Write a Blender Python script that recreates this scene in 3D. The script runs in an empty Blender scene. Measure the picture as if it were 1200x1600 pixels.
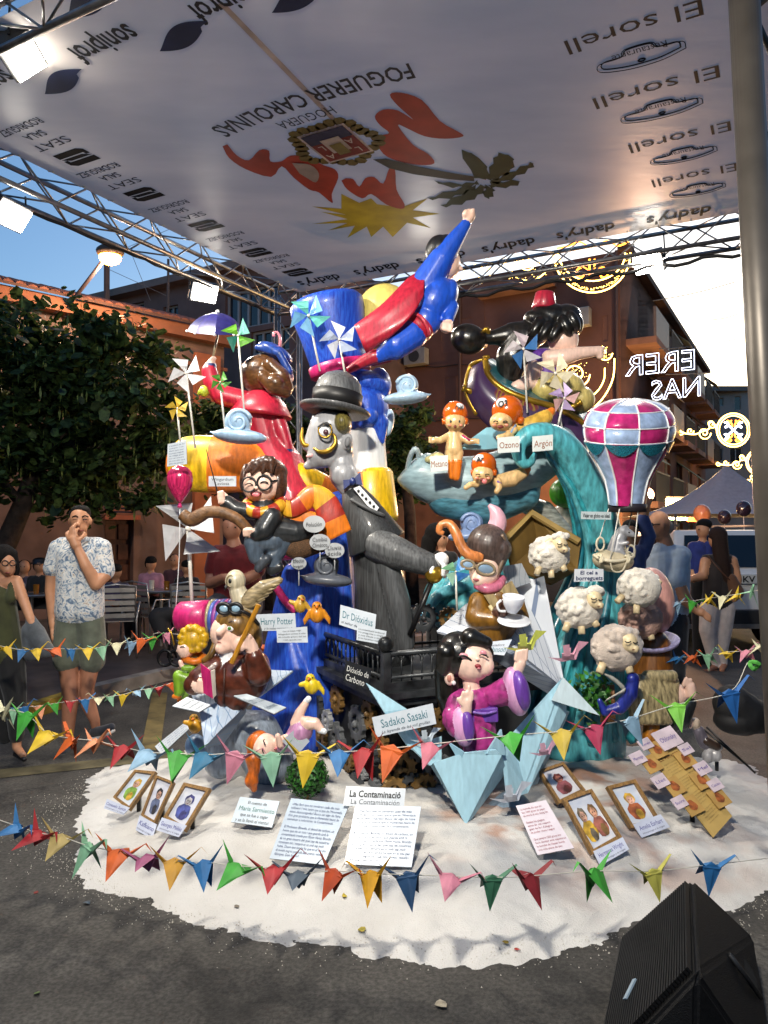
import bpy, bmesh, math, random
import numpy as np
from mathutils import Vector, Matrix, noise
from mathutils.geometry import tessellate_polygon
random.seed(7)
SC = bpy.context.scene
COL = SC.collection
# ---------------------------------------------------------------- camera
F = 26.0 / 36.0 * 1600.0
PITCH = math.radians(1.5)
CAMZ = 1.6
cam = bpy.data.cameras.new('camera'); cam_o = bpy.data.objects.new('camera', cam); COL.objects.link(cam_o)
cam.sensor_fit = 'VERTICAL'; cam.sensor_height = 36.0; cam.lens = 26.0
cam.clip_start = 0.05; cam.clip_end = 500.0
cam_o.location = (0, 0, CAMZ); cam_o.rotation_euler = (math.pi / 2 + PITCH, 0, 0)
SC.camera = cam_o
# ---------------------------------------------------------------- sky and exposure
SUN_EL, SUN_AZ = math.radians(5.0), math.radians(24.0)       # low evening sun behind the street
w = bpy.data.worlds.new('World'); SC.world = w; w.use_nodes = True
nt = w.node_tree; nt.nodes.clear()
sky = nt.nodes.new('ShaderNodeTexSky'); sky.sky_type = 'NISHITA'; sky.sun_disc = False
sky.sun_elevation = SUN_EL; sky.sun_rotation = SUN_AZ
sky.air_density = 1.0; sky.dust_density = 2.2; sky.ozone_density = 3.4
bg = nt.nodes.new('ShaderNodeBackground'); bg.inputs['Strength'].default_value = 0.15
wo = nt.nodes.new('ShaderNodeOutputWorld')
nt.links.new(sky.outputs[0], bg.inputs[0]); nt.links.new(bg.outputs[0], wo.inputs[0])
SC.view_settings.view_transform = 'Standard'; SC.view_settings.look = 'None'
SC.view_settings.gamma = 1.0; SC.view_settings.use_curve_mapping = False
SC.view_settings.exposure = 1.35
SC.cycles.use_denoising = True
SC.cycles.max_bounces = 5; SC.cycles.diffuse_bounces = 3; SC.cycles.glossy_bounces = 3
SC.cycles.transmission_bounces = 3; SC.cycles.transparent_max_bounces = 6
SC.cycles.caustics_reflective = False; SC.cycles.caustics_refractive = False
SC.cycles.sample_clamp_indirect = 4.0
FLOOD_W = 15.0       # watts of one floodlight
# ---------------------------------------------------------------- picture-to-place helpers
FWD = Vector((0, math.cos(PITCH), math.sin(PITCH))); UPV = Vector((0, -math.sin(PITCH), math.cos(PITCH)))
CAM = Vector((0, 0, CAMZ))
def ray(x, y): return FWD + Vector((1, 0, 0)) * ((x - 600) / F) + UPV * ((800 - y) / F)
def at(x, y, d):
    r = ray(x, y); return CAM + r * (d / r.y)
def on_plane(x, y, p0, n):
    r = ray(x, y); return CAM + r * ((p0 - CAM).dot(n) / r.dot(n))
def ground(x, y, z=0.0): return on_plane(x, y, Vector((0, 0, z)), Vector((0, 0, 1)))
# ---------------------------------------------------------------- materials
def hexc(h):
    h = h.lstrip('#'); v = [int(h[i:i + 2], 16) / 255 for i in (0, 2, 4)]
    return tuple(c / 12.92 if c <= .04045 else ((c + .055) / 1.055) ** 2.4 for c in v) + (1.0,)
_M = {}
def mat(col, rough=.5, var=.12, scale=9.0, streak=None, metal=0.0, bump=0.0, coat=0.0, emit=0.0, alpha=None, spec=.5, col2=None, bscale=None, sheen=0):
    key = (col, rough, var, scale, str(streak), metal, bump, coat, emit, alpha, spec, col2, bscale, sheen)
    if key in _M: return _M[key]
    m = bpy.data.materials.new('m_' + col.lstrip('#')); m.use_nodes = True; n = m.node_tree; b = n.nodes['Principled BSDF']
    b.inputs['Roughness'].default_value = rough; b.inputs['Metallic'].default_value = metal
    b.inputs['Coat Weight'].default_value = coat; b.inputs['Coat Roughness'].default_value = .12
    b.inputs['Specular IOR Level'].default_value = spec
    if sheen: b.inputs['Sheen Weight'].default_value = sheen
    c = hexc(col)
    if emit:
        b.inputs['Base Color'].default_value = c
        b.inputs['Emission Color'].default_value = c; b.inputs['Emission Strength'].default_value = emit
    else:
        tc = n.nodes.new('ShaderNodeTexCoord'); mp = n.nodes.new('ShaderNodeMapping')
        n.links.new(tc.outputs['Object'], mp.inputs['Vector'])
        if streak: mp.inputs['Scale'].default_value = streak
        nz = n.nodes.new('ShaderNodeTexNoise'); nz.inputs['Scale'].default_value = scale; nz.inputs['Detail'].default_value = 4.0
        n.links.new(mp.outputs[0], nz.inputs['Vector'])
        mx = n.nodes.new('ShaderNodeMix'); mx.data_type = 'RGBA'
        c2 = hexc(col2) if col2 else None
        lo = c2 or tuple(max(0, v * (1 - 2.2 * var)) for v in c[:3]) + (1,)
        hi = c if c2 else tuple(min(1, v * (1 + 1.2 * var) + .01 * var) for v in c[:3]) + (1,)
        mr = n.nodes.new('ShaderNodeMapRange'); mr.inputs[1].default_value = .32; mr.inputs[2].default_value = .68
        n.links.new(nz.outputs['Fac'], mr.inputs[0]); n.links.new(mr.outputs[0], mx.inputs['Factor'])
        mx.inputs['A'].default_value = lo; mx.inputs['B'].default_value = hi
        n.links.new(mx.outputs['Result'], b.inputs['Base Color'])
        if bump:
            nb = n.nodes.new('ShaderNodeTexNoise'); nb.inputs['Scale'].default_value = bscale or scale * 3; nb.inputs['Detail'].default_value = 5.0
            n.links.new(mp.outputs[0], nb.inputs['Vector'])
            bp = n.nodes.new('ShaderNodeBump'); bp.inputs['Strength'].default_value = bump; bp.inputs['Distance'].default_value = .01
            n.links.new(nb.outputs['Fac'], bp.inputs['Height']); n.links.new(bp.outputs[0], b.inputs['Normal'])
    if alpha is not None: b.inputs['Alpha'].default_value = alpha
    _M[key] = m; return m
def paint(col, var=.12, streak=(22, 22, 5), rough=.38): return mat(col, rough, var * 1.25, 2.2, streak, coat=.22, bump=.12, bscale=7)
def plain(col, rough=.55, var=.05): return mat(col, rough, var, 14)
def cloth(col, var=.12): return mat(col, .85, var, 12, sheen=.2)
def emis(col, s): return mat(col, .5, emit=s)
# ---------------------------------------------------------------- things and parts
ORG = {}
TMP = bpy.data.scenes.new('workbench')
def evaluated(o):
    TMP.collection.objects.link(o)
    with bpy.context.temp_override(scene=TMP, view_layer=TMP.view_layers[0]): dg = bpy.context.evaluated_depsgraph_get()
    me = bpy.data.meshes.new_from_object(o.evaluated_get(dg)); bpy.data.objects.remove(o); return me
def props(o, label=None, cat=None, group=None, kind=None):
    for k, v in (('label', label), ('category', cat), ('group', group), ('kind', kind)):
        if v: o[k] = v
def thing(name, label, cat, loc, group=None):
    o = bpy.data.objects.new(name, None); COL.objects.link(o); o.empty_display_size = .05
    o.location = loc; ORG[o.name] = Vector(loc); props(o, label, cat, group); return o
def link(name, me, parent=None, org=None):
    o = bpy.data.objects.new(name, me); COL.objects.link(o)
    if parent is not None: o.parent = parent; ORG[o.name] = ORG[parent.name]
    else:
        ORG[o.name] = Vector(org); o.location = org
    return o
class MB:
    """collects verts and faces in world coordinates"""
    def __init__(s): s.v = []; s.f = []; s.m = []
    def add(s, vs, fs, mi=0):
        b = len(s.v); s.v.extend([tuple(p) for p in vs]); s.f.extend([tuple(b + i for i in f) for f in fs]); s.m.extend([mi] * len(fs)); return s
    def box(s, c, size, R=None, mi=0):
        c = Vector(c); h = [x / 2 for x in size]
        vs = [Vector((x * h[0], y * h[1], z * h[2])) for x in (-1, 1) for y in (-1, 1) for z in (-1, 1)]
        if R is not None: vs = [R @ v for v in vs]
        return s.add([c + v for v in vs], [(0, 1, 3, 2), (4, 6, 7, 5), (0, 4, 5, 1), (2, 3, 7, 6), (0, 2, 6, 4), (1, 5, 7, 3)], mi)
    def hexa(s, a, b, mi=0):
        """two quads a, b (4 points each) joined into a solid"""
        return s.add(list(a) + list(b), [(3, 2, 1, 0), (4, 5, 6, 7)] + [(i, (i + 1) % 4, 4 + (i + 1) % 4, 4 + i) for i in range(4)], mi)
    def tube(s, pts, r, n=8, cap=True, mi=0, flat=None, up=None):
        pts = [Vector(p) for p in pts]; k = len(pts)
        rs = list(r) if hasattr(r, '__len__') else [r] * k
        vs = []; fs = []; nrm = None
        for i, p in enumerate(pts):
            t = (pts[min(i + 1, k - 1)] - pts[max(i - 1, 0)]).normalized()
            if nrm is None:
                a = Vector(up) if up else (Vector((0, 0, 1)) if abs(t.z) < .9 else Vector((1, 0, 0)))
                nrm = (a - t * a.dot(t)).normalized()
            else: nrm = (nrm - t * nrm.dot(t)).normalized()
            bn = t.cross(nrm)
            for j in range(n):
                an = 2 * math.pi * j / n
                fl = flat if flat else 1.0
                vs.append(p + (nrm * math.cos(an) + bn * math.sin(an) * fl) * rs[i])
        for i in range(k - 1):
            for j in range(n):
                a = i * n + j; b = i * n + (j + 1) % n; fs.append((a, b, b + n, a + n))
        if cap: fs.append(tuple(range(n - 1, -1, -1))); fs.append(tuple((k - 1) * n + j for j in range(n)))
        return s.add(vs, fs, mi)
    def bar(s, a, b, r, n=6, mi=0): return s.tube([a, b], r, n, True, mi)
    def sphere(s, c, r, nu=16, nv=10, R=None, mi=0):
        c = Vector(c); r = r if hasattr(r, '__len__') else (r, r, r); vs = []; fs = []
        for i in range(nv + 1):
            th = math.pi * i / nv
            for j in range(nu):
                ph = 2 * math.pi * j / nu
                v = Vector((r[0] * math.sin(th) * math.cos(ph), r[1] * math.sin(th) * math.sin(ph), r[2] * math.cos(th)))
                vs.append(c + (R @ v if R is not None else v))
        for i in range(nv):
            for j in range(nu):
                a = i * nu + j; b = i * nu + (j + 1) % nu; fs.append((a, a + nu, b + nu, b))
        return s.add(vs, fs, mi)
    def lathe(s, base, axis, prof, n=28, mi=0, closed=True):
        """prof: (height, radius) along axis from base"""
        base = Vector(base); ax = Vector(axis).normalized()
        u = ax.cross(Vector((0, 1, 0.01)) if abs(ax.y) < .9 else Vector((1, 0, 0))).normalized(); w_ = ax.cross(u)
        vs = []; fs = []; k = len(prof)
        for h, r in prof:
            for j in range(n):
                an = 2 * math.pi * j / n; vs.append(base + ax * h + (u * math.cos(an) + w_ * math.sin(an)) * r)
        for i in range(k - 1):
            for j in range(n):
                a = i * n + j; b = i * n + (j + 1) % n; fs.append((a, a + n, b + n, b))
        if closed: fs.append(tuple(range(n))); fs.append(tuple((k - 1) * n + j for j in range(n - 1, -1, -1)))
        return s.add(vs, fs, mi)
    def poly(s, pts, off, mi=0):
        """flat outline pts with thickness vector off (None: a single sheet)"""
        pts = [Vector(p) for p in pts]; tr = tessellate_polygon([pts]); n = len(pts)
        if off is None: return s.add(pts, [tuple(t) for t in tr], mi)
        off = Vector(off)
        return s.add(pts + [p + off for p in pts], [tuple(t) for t in tr] + [tuple(n + i for i in reversed(t)) for t in tr] + [(i, (i + 1) % n, n + (i + 1) % n, n + i) for i in range(n)], mi)
    def build(s, name, m, parent=None, smooth=False, org=None, label=None, cat=None, group=None, kind=None, fix=True, bevel=0):
        ms = m if isinstance(m, (list, tuple)) else [m]
        if parent is None and org is None:
            a = np.array(s.v); org = Vector(((a[:, 0].min() + a[:, 0].max()) / 2, (a[:, 1].min() + a[:, 1].max()) / 2, a[:, 2].min()))
        o0 = ORG[parent.name] if parent is not None else Vector(org)
        me = bpy.data.meshes.new(name); me.from_pydata([(x - o0.x, y - o0.y, z - o0.z) for x, y, z in s.v], [], s.f)
        for q in ms: me.materials.append(q)
        if len(ms) > 1: me.polygons.foreach_set('material_index', s.m)
        if fix:
            bm = bmesh.new(); bm.from_mesh(me); bmesh.ops.recalc_face_normals(bm, faces=bm.faces)
            if bevel: bmesh.ops.bevel(bm, geom=bm.edges[:], offset=bevel, segments=2, affect='EDGES', profile=.7)
            bm.to_mesh(me); bm.free()
        if smooth: me.polygons.foreach_set('use_smooth', [True] * len(me.polygons))
        o = link(name, me, parent, org); props(o, label, cat, group, kind); return o
def arc(c, u, v, r, a0, a1, n=14):
    return [Vector(c) + Vector(u) * (r * math.cos(math.radians(a0 + (a1 - a0) * i / n))) + Vector(v) * (r * math.sin(math.radians(a0 + (a1 - a0) * i / n))) for i in range(n + 1)]
def spline(pts, n=8):
    """Catmull-Rom through tuples of any length"""
    P = [np.array(p, float) for p in pts]; P = [2 * P[0] - P[1]] + P + [2 * P[-1] - P[-2]]; out = []
    for i in range(1, len(P) - 2):
        for k in range(n):
            t = k / n
            out.append(.5 * (2 * P[i] + (P[i + 1] - P[i - 1]) * t + (2 * P[i - 1] - 5 * P[i] + 4 * P[i + 1] - P[i + 2]) * t * t + (3 * P[i] - P[i - 1] - 3 * P[i + 1] + P[i + 2]) * t ** 3))
    out.append(P[-2]); return out
# ---------------------------------------------------------------- sculpted bodies: blended solids, units are photo pixels at depth D
class Sc:
    def __init__(s, D): s.D = D; s.k = D / F; s.pr = []
    def P(s, x, y, dz=0): return at(x, y, s.D + dz * s.k)
    def e(s, m, x, y, rx, ry, rz=None, dz=0, rot=0, b=0, tilt=0):
        rz = rz if rz is not None else (rx + ry) / 2
        R = Matrix.Rotation(math.radians(rot), 3, 'Y') @ Matrix.Rotation(math.radians(tilt), 3, 'X')
        s.pr.append(('e', m, s.P(x, y, dz), (rx * s.k, rz * s.k, ry * s.k), R, b)); return s
    def c(s, m, *pts, b=0):
        q = [(s.P(p[0], p[1], p[2]), p[3] * s.k) for p in pts]
        for a, c in zip(q, q[1:]): s.pr.append(('c', m, a, c, None, b))
        return s
    def bx(s, m, x, y, sx, sy, sz, dz=0, rot=0, b=0):
        s.pr.append(('b', m, s.P(x, y, dz), (sx * s.k / 2, sz * s.k / 2, sy * s.k / 2), Matrix.Rotation(math.radians(rot), 3, 'Y'), b)); return s
    def build(s, name, parent=None, vox=2.0, it=4, label=None, cat=None, group=None, org=None):
        g = MB(); ms = []
        for t, m, a, c, R, b in s.pr:
            if m not in ms: ms.append(m)
            if t == 'e': g.sphere(a, c, 20, 14, R)
            elif t == 'b': g.box(a, [2 * x for x in c], R)
            else:
                g.sphere(a[0], a[1], 14, 10); g.sphere(c[0], c[1], 14, 10)
                if (a[0] - c[0]).length > 1e-5: g.tube([a[0], c[0]], [a[1], c[1]], 14)
        if parent is None and org is None:
            arr = np.array(g.v); org = Vector((arr[:, 0].mean(), arr[:, 1].mean(), arr[:, 2].min()))
        o0 = ORG[parent.name] if parent is not None else Vector(org)
        me = bpy.data.meshes.new('tmp'); me.from_pydata(g.v, [], g.f)
        bm = bmesh.new(); bm.from_mesh(me); bmesh.ops.recalc_face_normals(bm, faces=bm.faces); bm.to_mesh(me); bm.free()
        ob = bpy.data.objects.new('tmp', me)
        md = ob.modifiers.new('r', 'REMESH'); md.mode = 'VOXEL'; md.voxel_size = vox * s.k; md.use_smooth_shade = True
        if it:
            sm = ob.modifiers.new('s', 'SMOOTH'); sm.factor = .5; sm.iterations = it
        me2 = evaluated(ob); bpy.data.meshes.remove(me)
        nf = len(me2.polygons)
        for q in ms: me2.materials.append(q)
        if len(ms) > 1:
            ce = np.empty(nf * 3); me2.polygons.foreach_get('center', ce); ce = ce.reshape(-1, 3)
            best = np.full(nf, 1e9); idx = np.zeros(nf, int)
            for t, m, a, c, R, b in s.pr:
                if t == 'c':
                    A = np.array(a[0]); B = np.array(c[0]); ab = B - A; h = np.clip(((ce - A) @ ab) / max(ab @ ab, 1e-9), 0, 1)
                    d = np.linalg.norm(ce - A - h[:, None] * ab, axis=1) - (a[1] + (c[1] - a[1]) * h)
                else:
                    q = (ce - np.array(a)) @ np.array(R)
                    if t == 'e':
                        r = np.array(c); k0 = np.linalg.norm(q / r, axis=1); k1 = np.linalg.norm(q / (r * r), axis=1); d = k0 * (k0 - 1) / np.maximum(k1, 1e-6)
                    else:
                        qq = np.abs(q) - np.array(c); d = np.linalg.norm(np.maximum(qq, 0), axis=1) + np.minimum(qq.max(axis=1), 0)
                d = d - b * s.k; w_ = d < best; best[w_] = d[w_]; idx[w_] = ms.index(m)
            me2.polygons.foreach_set('material_index', idx.astype(np.int32))
        me2.transform(Matrix.Translation(-o0)); me2.polygons.foreach_set('use_smooth', [True] * nf)
        me2.name = name; o = link(name, me2, parent, org); props(o, label, cat, group); return o
# pixel-unit helpers on a thing at depth D
class Px:
    def __init__(s, D): s.D = D; s.k = D / F
    def P(s, x, y, dz=0): return at(x, y, s.D + dz * s.k)
    def tube(s, pts, r, m, name, parent, n=8, smooth=True, sp=0, flat=None, **k):
        if sp: 
            rr = list(r) if hasattr(r, '__len__') else [r] * len(pts)
            q = spline([tuple(p) + ((0,) if len(p) < 3 else ()) + (rr[i],) for i, p in enumerate(pts)], sp); pts = [p[:3] for p in q]; r = [p[3] for p in q]
        rs = [x * s.k for x in r] if hasattr(r, '__len__') else r * s.k
        g = MB(); g.tube([s.P(*p) for p in pts], rs, n, flat=flat); return g.build(name, m, parent, smooth, **k)
    def sphere(s, x, y, dz, r, m, name, parent, rot=0, **k):
        r = r if hasattr(r, '__len__') else (r, r, r); g = MB()
        g.sphere(s.P(x, y, dz), (r[0] * s.k, r[2] * s.k, r[1] * s.k), 20, 14, Matrix.Rotation(math.radians(rot), 3, 'Y')); return g.build(name, m, parent, True, **k)
    def lathe(s, x, y, dz, ang, tilt, prof, m, name, parent, n=32, smooth=True, **k):
        """axis: ang degrees clockwise from up in the picture, tilt degrees toward the camera"""
        a = math.radians(ang); t = math.radians(tilt)
        ax = Vector((math.sin(a) * math.cos(t), -math.sin(t), math.cos(a) * math.cos(t))); g = MB()
        g.lathe(s.P(x, y, dz), ax, [(h * s.k, r * s.k) for h, r in prof], n); return g.build(name, m, parent, smooth, **k)
    def slab(s, pts, th, m, name, parent, dz=0, **k):
        """outline of (x, y[, dz]) extruded away from the camera by th px"""
        g = MB(); g.poly([s.P(p[0], p[1], dz + (p[2] if len(p) > 2 else 0)) for p in pts], Vector((0, th * s.k, 0))); return g.build(name, m, parent, **k)
# ---------------------------------------------------------------- writing
_T = {}
def glyphs(t, outline=0.0, bold=0.0, shear=0.0):
    key = (t, outline, bold, shear)
    if key in _T: return _T[key]
    cu = bpy.data.curves.new('t', 'FONT'); cu.body = t; cu.resolution_u = 2; cu.shear = shear
    if outline: cu.fill_mode = 'NONE'; cu.bevel_depth = outline; cu.bevel_resolution = 0
    elif bold: cu.offset = bold
    me = evaluated(bpy.data.objects.new('t', cu)); bpy.data.curves.remove(cu)
    n = len(me.vertices); a = np.empty(n * 3); me.vertices.foreach_get('co', a); a = a.reshape(-1, 3)
    fs = [tuple(p.vertices) for p in me.polygons]; bpy.data.meshes.remove(me)
    if n: a[:, 0] -= a[:, 0].min()
    _T[key] = (a, fs); return _T[key]
def lettering(t, c, u, v, W, H, m, parent, name='lettering', lift=.003, align='c', outline=0, bold=0, shear=0, fn=None, **k):
    """text t centred at c, reading along u, letters up along v, W wide (None: natural) and H = capital height"""
    a, fs = glyphs(t, outline, bold, shear)
    if len(a) == 0: return None
    u = Vector(u).normalized(); v = Vector(v).normalized(); n = u.cross(v); c = Vector(c)
    tw = a[:, 0].max(); s = H / .72; sx = W / tw if W else s
    off = -tw / 2 if align == 'c' else 0
    g = MB(); g.v = [tuple(c + u * ((x + off) * sx) + v * ((y - .36) * s) + n * (lift + z * s)) for x, y, z in a] if fn is None else [tuple(fn((x + off) * sx, (y - .36) * s)) for x, y, z in a]
    g.f = fs; g.m = [0] * len(fs); return g.build(name, m, parent, fix=False, **k)
INK = plain('#20242c', .6); 
def lift_clear(px, D, n):
    for _ in range(40):
        p0 = at(sum(p[0] for p in px) / 4, sum(p[1] for p in px) / 4, D); q = [on_plane(x, y, p0, n) for x, y in px]
        if min(p.z - max(0, sand_h(p.x, p.y)) for p in q) > .02: break
        D -= .025
    return D, p0, q
def board(name, label, cat, px, D, back=10, yaw=0, lines=(), face='#c6ced6', th=.006, rough=.25, parent=None, group=None, edge='#2b2b2b', stake=None, tiltx=None):
    """flat card with pixel corners TL, TR, BR, BL on a plane at depth D leaning back by back degrees. lines: (text, u0, v0, u1, height, colour)"""
    cx = sum(p[0] for p in px) / 4; cy = sum(p[1] for p in px) / 4; p0 = at(cx, cy, D)
    b = math.radians(back); yw = math.radians(yaw)
    n = Vector((math.sin(yw) * math.cos(b), -math.cos(yw) * math.cos(b), math.sin(b)))
    q = [on_plane(x, y, p0, n) for x, y in px]
    if stake:
        D, p0, q = lift_clear(px, D, n)
    root = parent
    if root is None:
        lo = min(q, key=lambda p: p.z); root = thing(name, label, cat, (p0.x, p0.y, lo.z), group)
    g = MB(); g.hexa([p for p in q], [p - n * th for p in q])
    g.build('card', [mat(face, rough, .03, 20)], root)
    g = MB(); g.hexa([p - n * (th + .001) for p in q], [p - n * (th + .004) for p in q]); g.build('backing', plain(edge), root)
    def bl(u, v): return q[0] * (1 - u) * (1 - v) + q[1] * u * (1 - v) + q[2] * u * v + q[3] * (1 - u) * v + n * .0025
    Hh = ((q[3] - q[0]).length + (q[2] - q[1]).length) / 2; Ww = ((q[1] - q[0]).length + (q[2] - q[3]).length) / 2
    for L in lines:
        t, u0, v0, u1, h = L[:5]; col = L[5] if len(L) > 5 else '#20242c'; kw = L[6] if len(L) > 6 else {}
        W = (u1 - u0) * Ww; uc = (u0 + u1) / 2
        lettering(t, (0, 0, 0), (1, 0, 0), (0, 1, 0), W, h * Hh, plain(col, .6), root, fn=lambda x, y: bl(uc + x / Ww, v0 - y / Hh), **kw)
    if stake:
        for sx in stake:
            a = bl(sx, .55) - n * (th + .012); e = Vector((a.x, a.y + .04, 0.02)); g = MB(); g.box((a + e) / 2, (.022, .012, abs(a.z - e.z)), None); g.build('stake', plain('#111214'), root)
    return root, q, n
# ================================================================ setting: ground, sand, road paint
def asphalt_mat():
    m = mat('#6d6862', .8, .2, .9, None, 0, .5, bscale=140.0).copy(); n = m.node_tree; b = n.nodes['Principled BSDF']
    mix = [x for x in n.nodes if x.type == 'MIX'][0]
    tc = [x for x in n.nodes if x.type == 'TEX_COORD'][0]
    mix.inputs['A'].default_value = (.028, .026, .023, 1); mix.inputs['B'].default_value = (.085, .079, .07, 1)
    sp = n.nodes.new('ShaderNodeTexNoise'); sp.inputs['Scale'].default_value = 60; sp.inputs['Detail'].default_value = 3
    n.links.new(tc.outputs['Object'], sp.inputs['Vector'])
    cr = n.nodes.new('ShaderNodeMapRange'); cr.inputs[1].default_value = .38; cr.inputs[2].default_value = .66; cr.inputs[3].default_value = .62; cr.inputs[4].default_value = 1.35
    n.links.new(sp.outputs['Fac'], cr.inputs[0])
    st = n.nodes.new('ShaderNodeTexNoise'); st.inputs['Scale'].default_value = 2.6; st.inputs['Detail'].default_value = 6; st.inputs['Distortion'].default_value = 1.2
    n.links.new(tc.outputs['Object'], st.inputs['Vector'])
    sr = n.nodes.new('ShaderNodeMapRange'); sr.inputs[1].default_value = .3; sr.inputs[2].default_value = .6; sr.inputs[3].default_value = .55; sr.inputs[4].default_value = 1.1
    n.links.new(st.outputs['Fac'], sr.inputs[0])
    mu = n.nodes.new('ShaderNodeMath'); mu.operation = 'MULTIPLY'; n.links.new(cr.outputs[0], mu.inputs[0]); n.links.new(sr.outputs[0], mu.inputs[1])
    vm = n.nodes.new('ShaderNodeVectorMath'); vm.operation = 'SCALE'
    n.links.new(mix.outputs['Result'], vm.inputs[0]); n.links.new(mu.outputs[0], vm.inputs['Scale']); n.links.new(vm.outputs[0], b.inputs['Base Color'])
    return m
g = MB(); g.add([(-120, -40, 0), (120, -40, 0), (120, 200, 0), (-120, 200, 0)], [(0, 1, 2, 3)])
g.build('road', asphalt_mat(), org=(0, 0, 0), kind='structure')
# sand mound under the sculpture
SCX, SCY, SRX, SRY = .30, 4.48, 2.16, 1.60
def sand_h(x, y):
    r = math.hypot((x - SCX) / SRX, (y - SCY) / SRY)
    a = math.atan2((y - SCY) / SRY, (x - SCX) / SRX)
    edge = 1 + .035 * math.sin(3 * a + .5) + .03 * math.sin(7 * a) + .02 * math.sin(13 * a + 2) + .045 * noise.noise((x * 3, y * 3, 5)) + .03 * noise.noise((x * 9, y * 9, 2)) + .022 * noise.noise((x * 25, y * 25, 4))
    t = max(0, 1 - r / edge)
    h = .11 * min(1, t * 2.2) ** .95 + .04 * min(1, t * 1.4) if r < edge else -.12 * (r / edge - 1)
    return h + (.022 * noise.noise((x * 3.1, y * 3.1, 0)) + .012 * noise.noise((x * 9, y * 9, 3)) + .005 * noise.noise((x * 26, y * 26, 8))) * min(1, t * 9)
def sand_mat():
    m = bpy.data.materials.new('sand'); m.use_nodes = True; n = m.node_tree; b = n.nodes['Principled BSDF']; b.inputs['Roughness'].default_value = .95
    tc = n.nodes.new('ShaderNodeTexCoord'); prev = None
    def nz(s, d=4, off=0):
        q = n.nodes.new('ShaderNodeTexNoise'); q.inputs['Scale'].default_value = s; q.inputs['Detail'].default_value = d; q.noise_dimensions = '4D'; q.inputs['W'].default_value = off
        n.links.new(tc.outputs['Object'], q.inputs['Vector']); return q
    def mixc(fac, a, c):
        x = n.nodes.new('ShaderNodeMix'); x.data_type = 'RGBA'; n.links.new(fac, x.inputs['Factor'])
        if isinstance(a, tuple): x.inputs['A'].default_value = a
        else: n.links.new(a, x.inputs['A'])
        x.inputs['B'].default_value = c; return x.outputs['Result']
    def ramp(q, lo, hi):
        r = n.nodes.new('ShaderNodeMapRange'); r.inputs[1].default_value = lo; r.inputs[2].default_value = hi; n.links.new(q.outputs['Fac'], r.inputs[0]); return r.outputs[0]
    c = mixc(ramp(nz(2.2, 5), .35, .7), (.66, .65, .63, 1), (.52, .50, .47, 1))
    # painted scenery cloud stains: rust, grey blue toward the figure
    sx = n.nodes.new('ShaderNodeSeparateXYZ'); n.links.new(tc.outputs['Object'], sx.inputs[0])
    def zone(x0, y0, rad):
        d = n.nodes.new('ShaderNodeVectorMath'); d.operation = 'DISTANCE'; n.links.new(tc.outputs['Object'], d.inputs[0]); d.inputs[1].default_value = (x0, y0, .1)
        r = n.nodes.new('ShaderNodeMapRange'); r.inputs[1].default_value = rad; r.inputs[2].default_value = rad * .45; n.links.new(d.outputs['Value'], r.inputs[0]); return r.outputs[0]
    def mul(a, c_):
        q = n.nodes.new('ShaderNodeMath'); q.operation = 'MULTIPLY'; n.links.new(a, q.inputs[0]); n.links.new(c_, q.inputs[1]); return q.outputs[0]
    c = mixc(mul(ramp(nz(3.4, 4, 2), .47, .6), zone(.95, 4.1 - SCY + SCY, 1.15)), c, (.42, .24, .17, 1))
    c = mixc(mul(ramp(nz(2.6, 4, 7), .48, .6), zone(.6, 4.2, 1.3)), c, (.28, .30, .33, 1))
    c = mixc(mul(ramp(nz(3.0, 4, 11), .46, .62), zone(-.55, 4.3, 1.0)), c, (.46, .43, .39, 1))
    n.links.new(c, b.inputs['Base Color'])
    bp = n.nodes.new('ShaderNodeBump'); bp.inputs['Strength'].default_value = .7; bp.inputs['Distance'].default_value = .012
    n.links.new(nz(160, 3).outputs['Fac'], bp.inputs['Height']); n.links.new(bp.outputs[0], b.inputs['Normal']); return m
N = 260; vs = []; fs = []
for i in range(N + 1):
    for j in range(N + 1):
        x = SCX + SRX * 1.12 * (2 * i / N - 1); y = SCY + SRY * 1.12 * (2 * j / N - 1); vs.append((x, y, sand_h(x, y)))
for i in range(N):
    for j in range(N):
        q = [i * (N + 1) + j, (i + 1) * (N + 1) + j, (i + 1) * (N + 1) + j + 1, i * (N + 1) + j + 1]
        if max(vs[k][2] for k in q) > -.012: fs.append(tuple(q))
g = MB(); g.add(vs, fs); g.build('sand', sand_mat(), smooth=True, org=(0, 0, 0), fix=False, kind='stuff', label='white sand mound spread round the foot of the sculpture', cat='sand')
def on_sand(x, y):
    p = ground(x, y, .1)
    for _ in range(6): p = ground(x, y, max(0, sand_h(p.x, p.y)))
    return p
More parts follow.
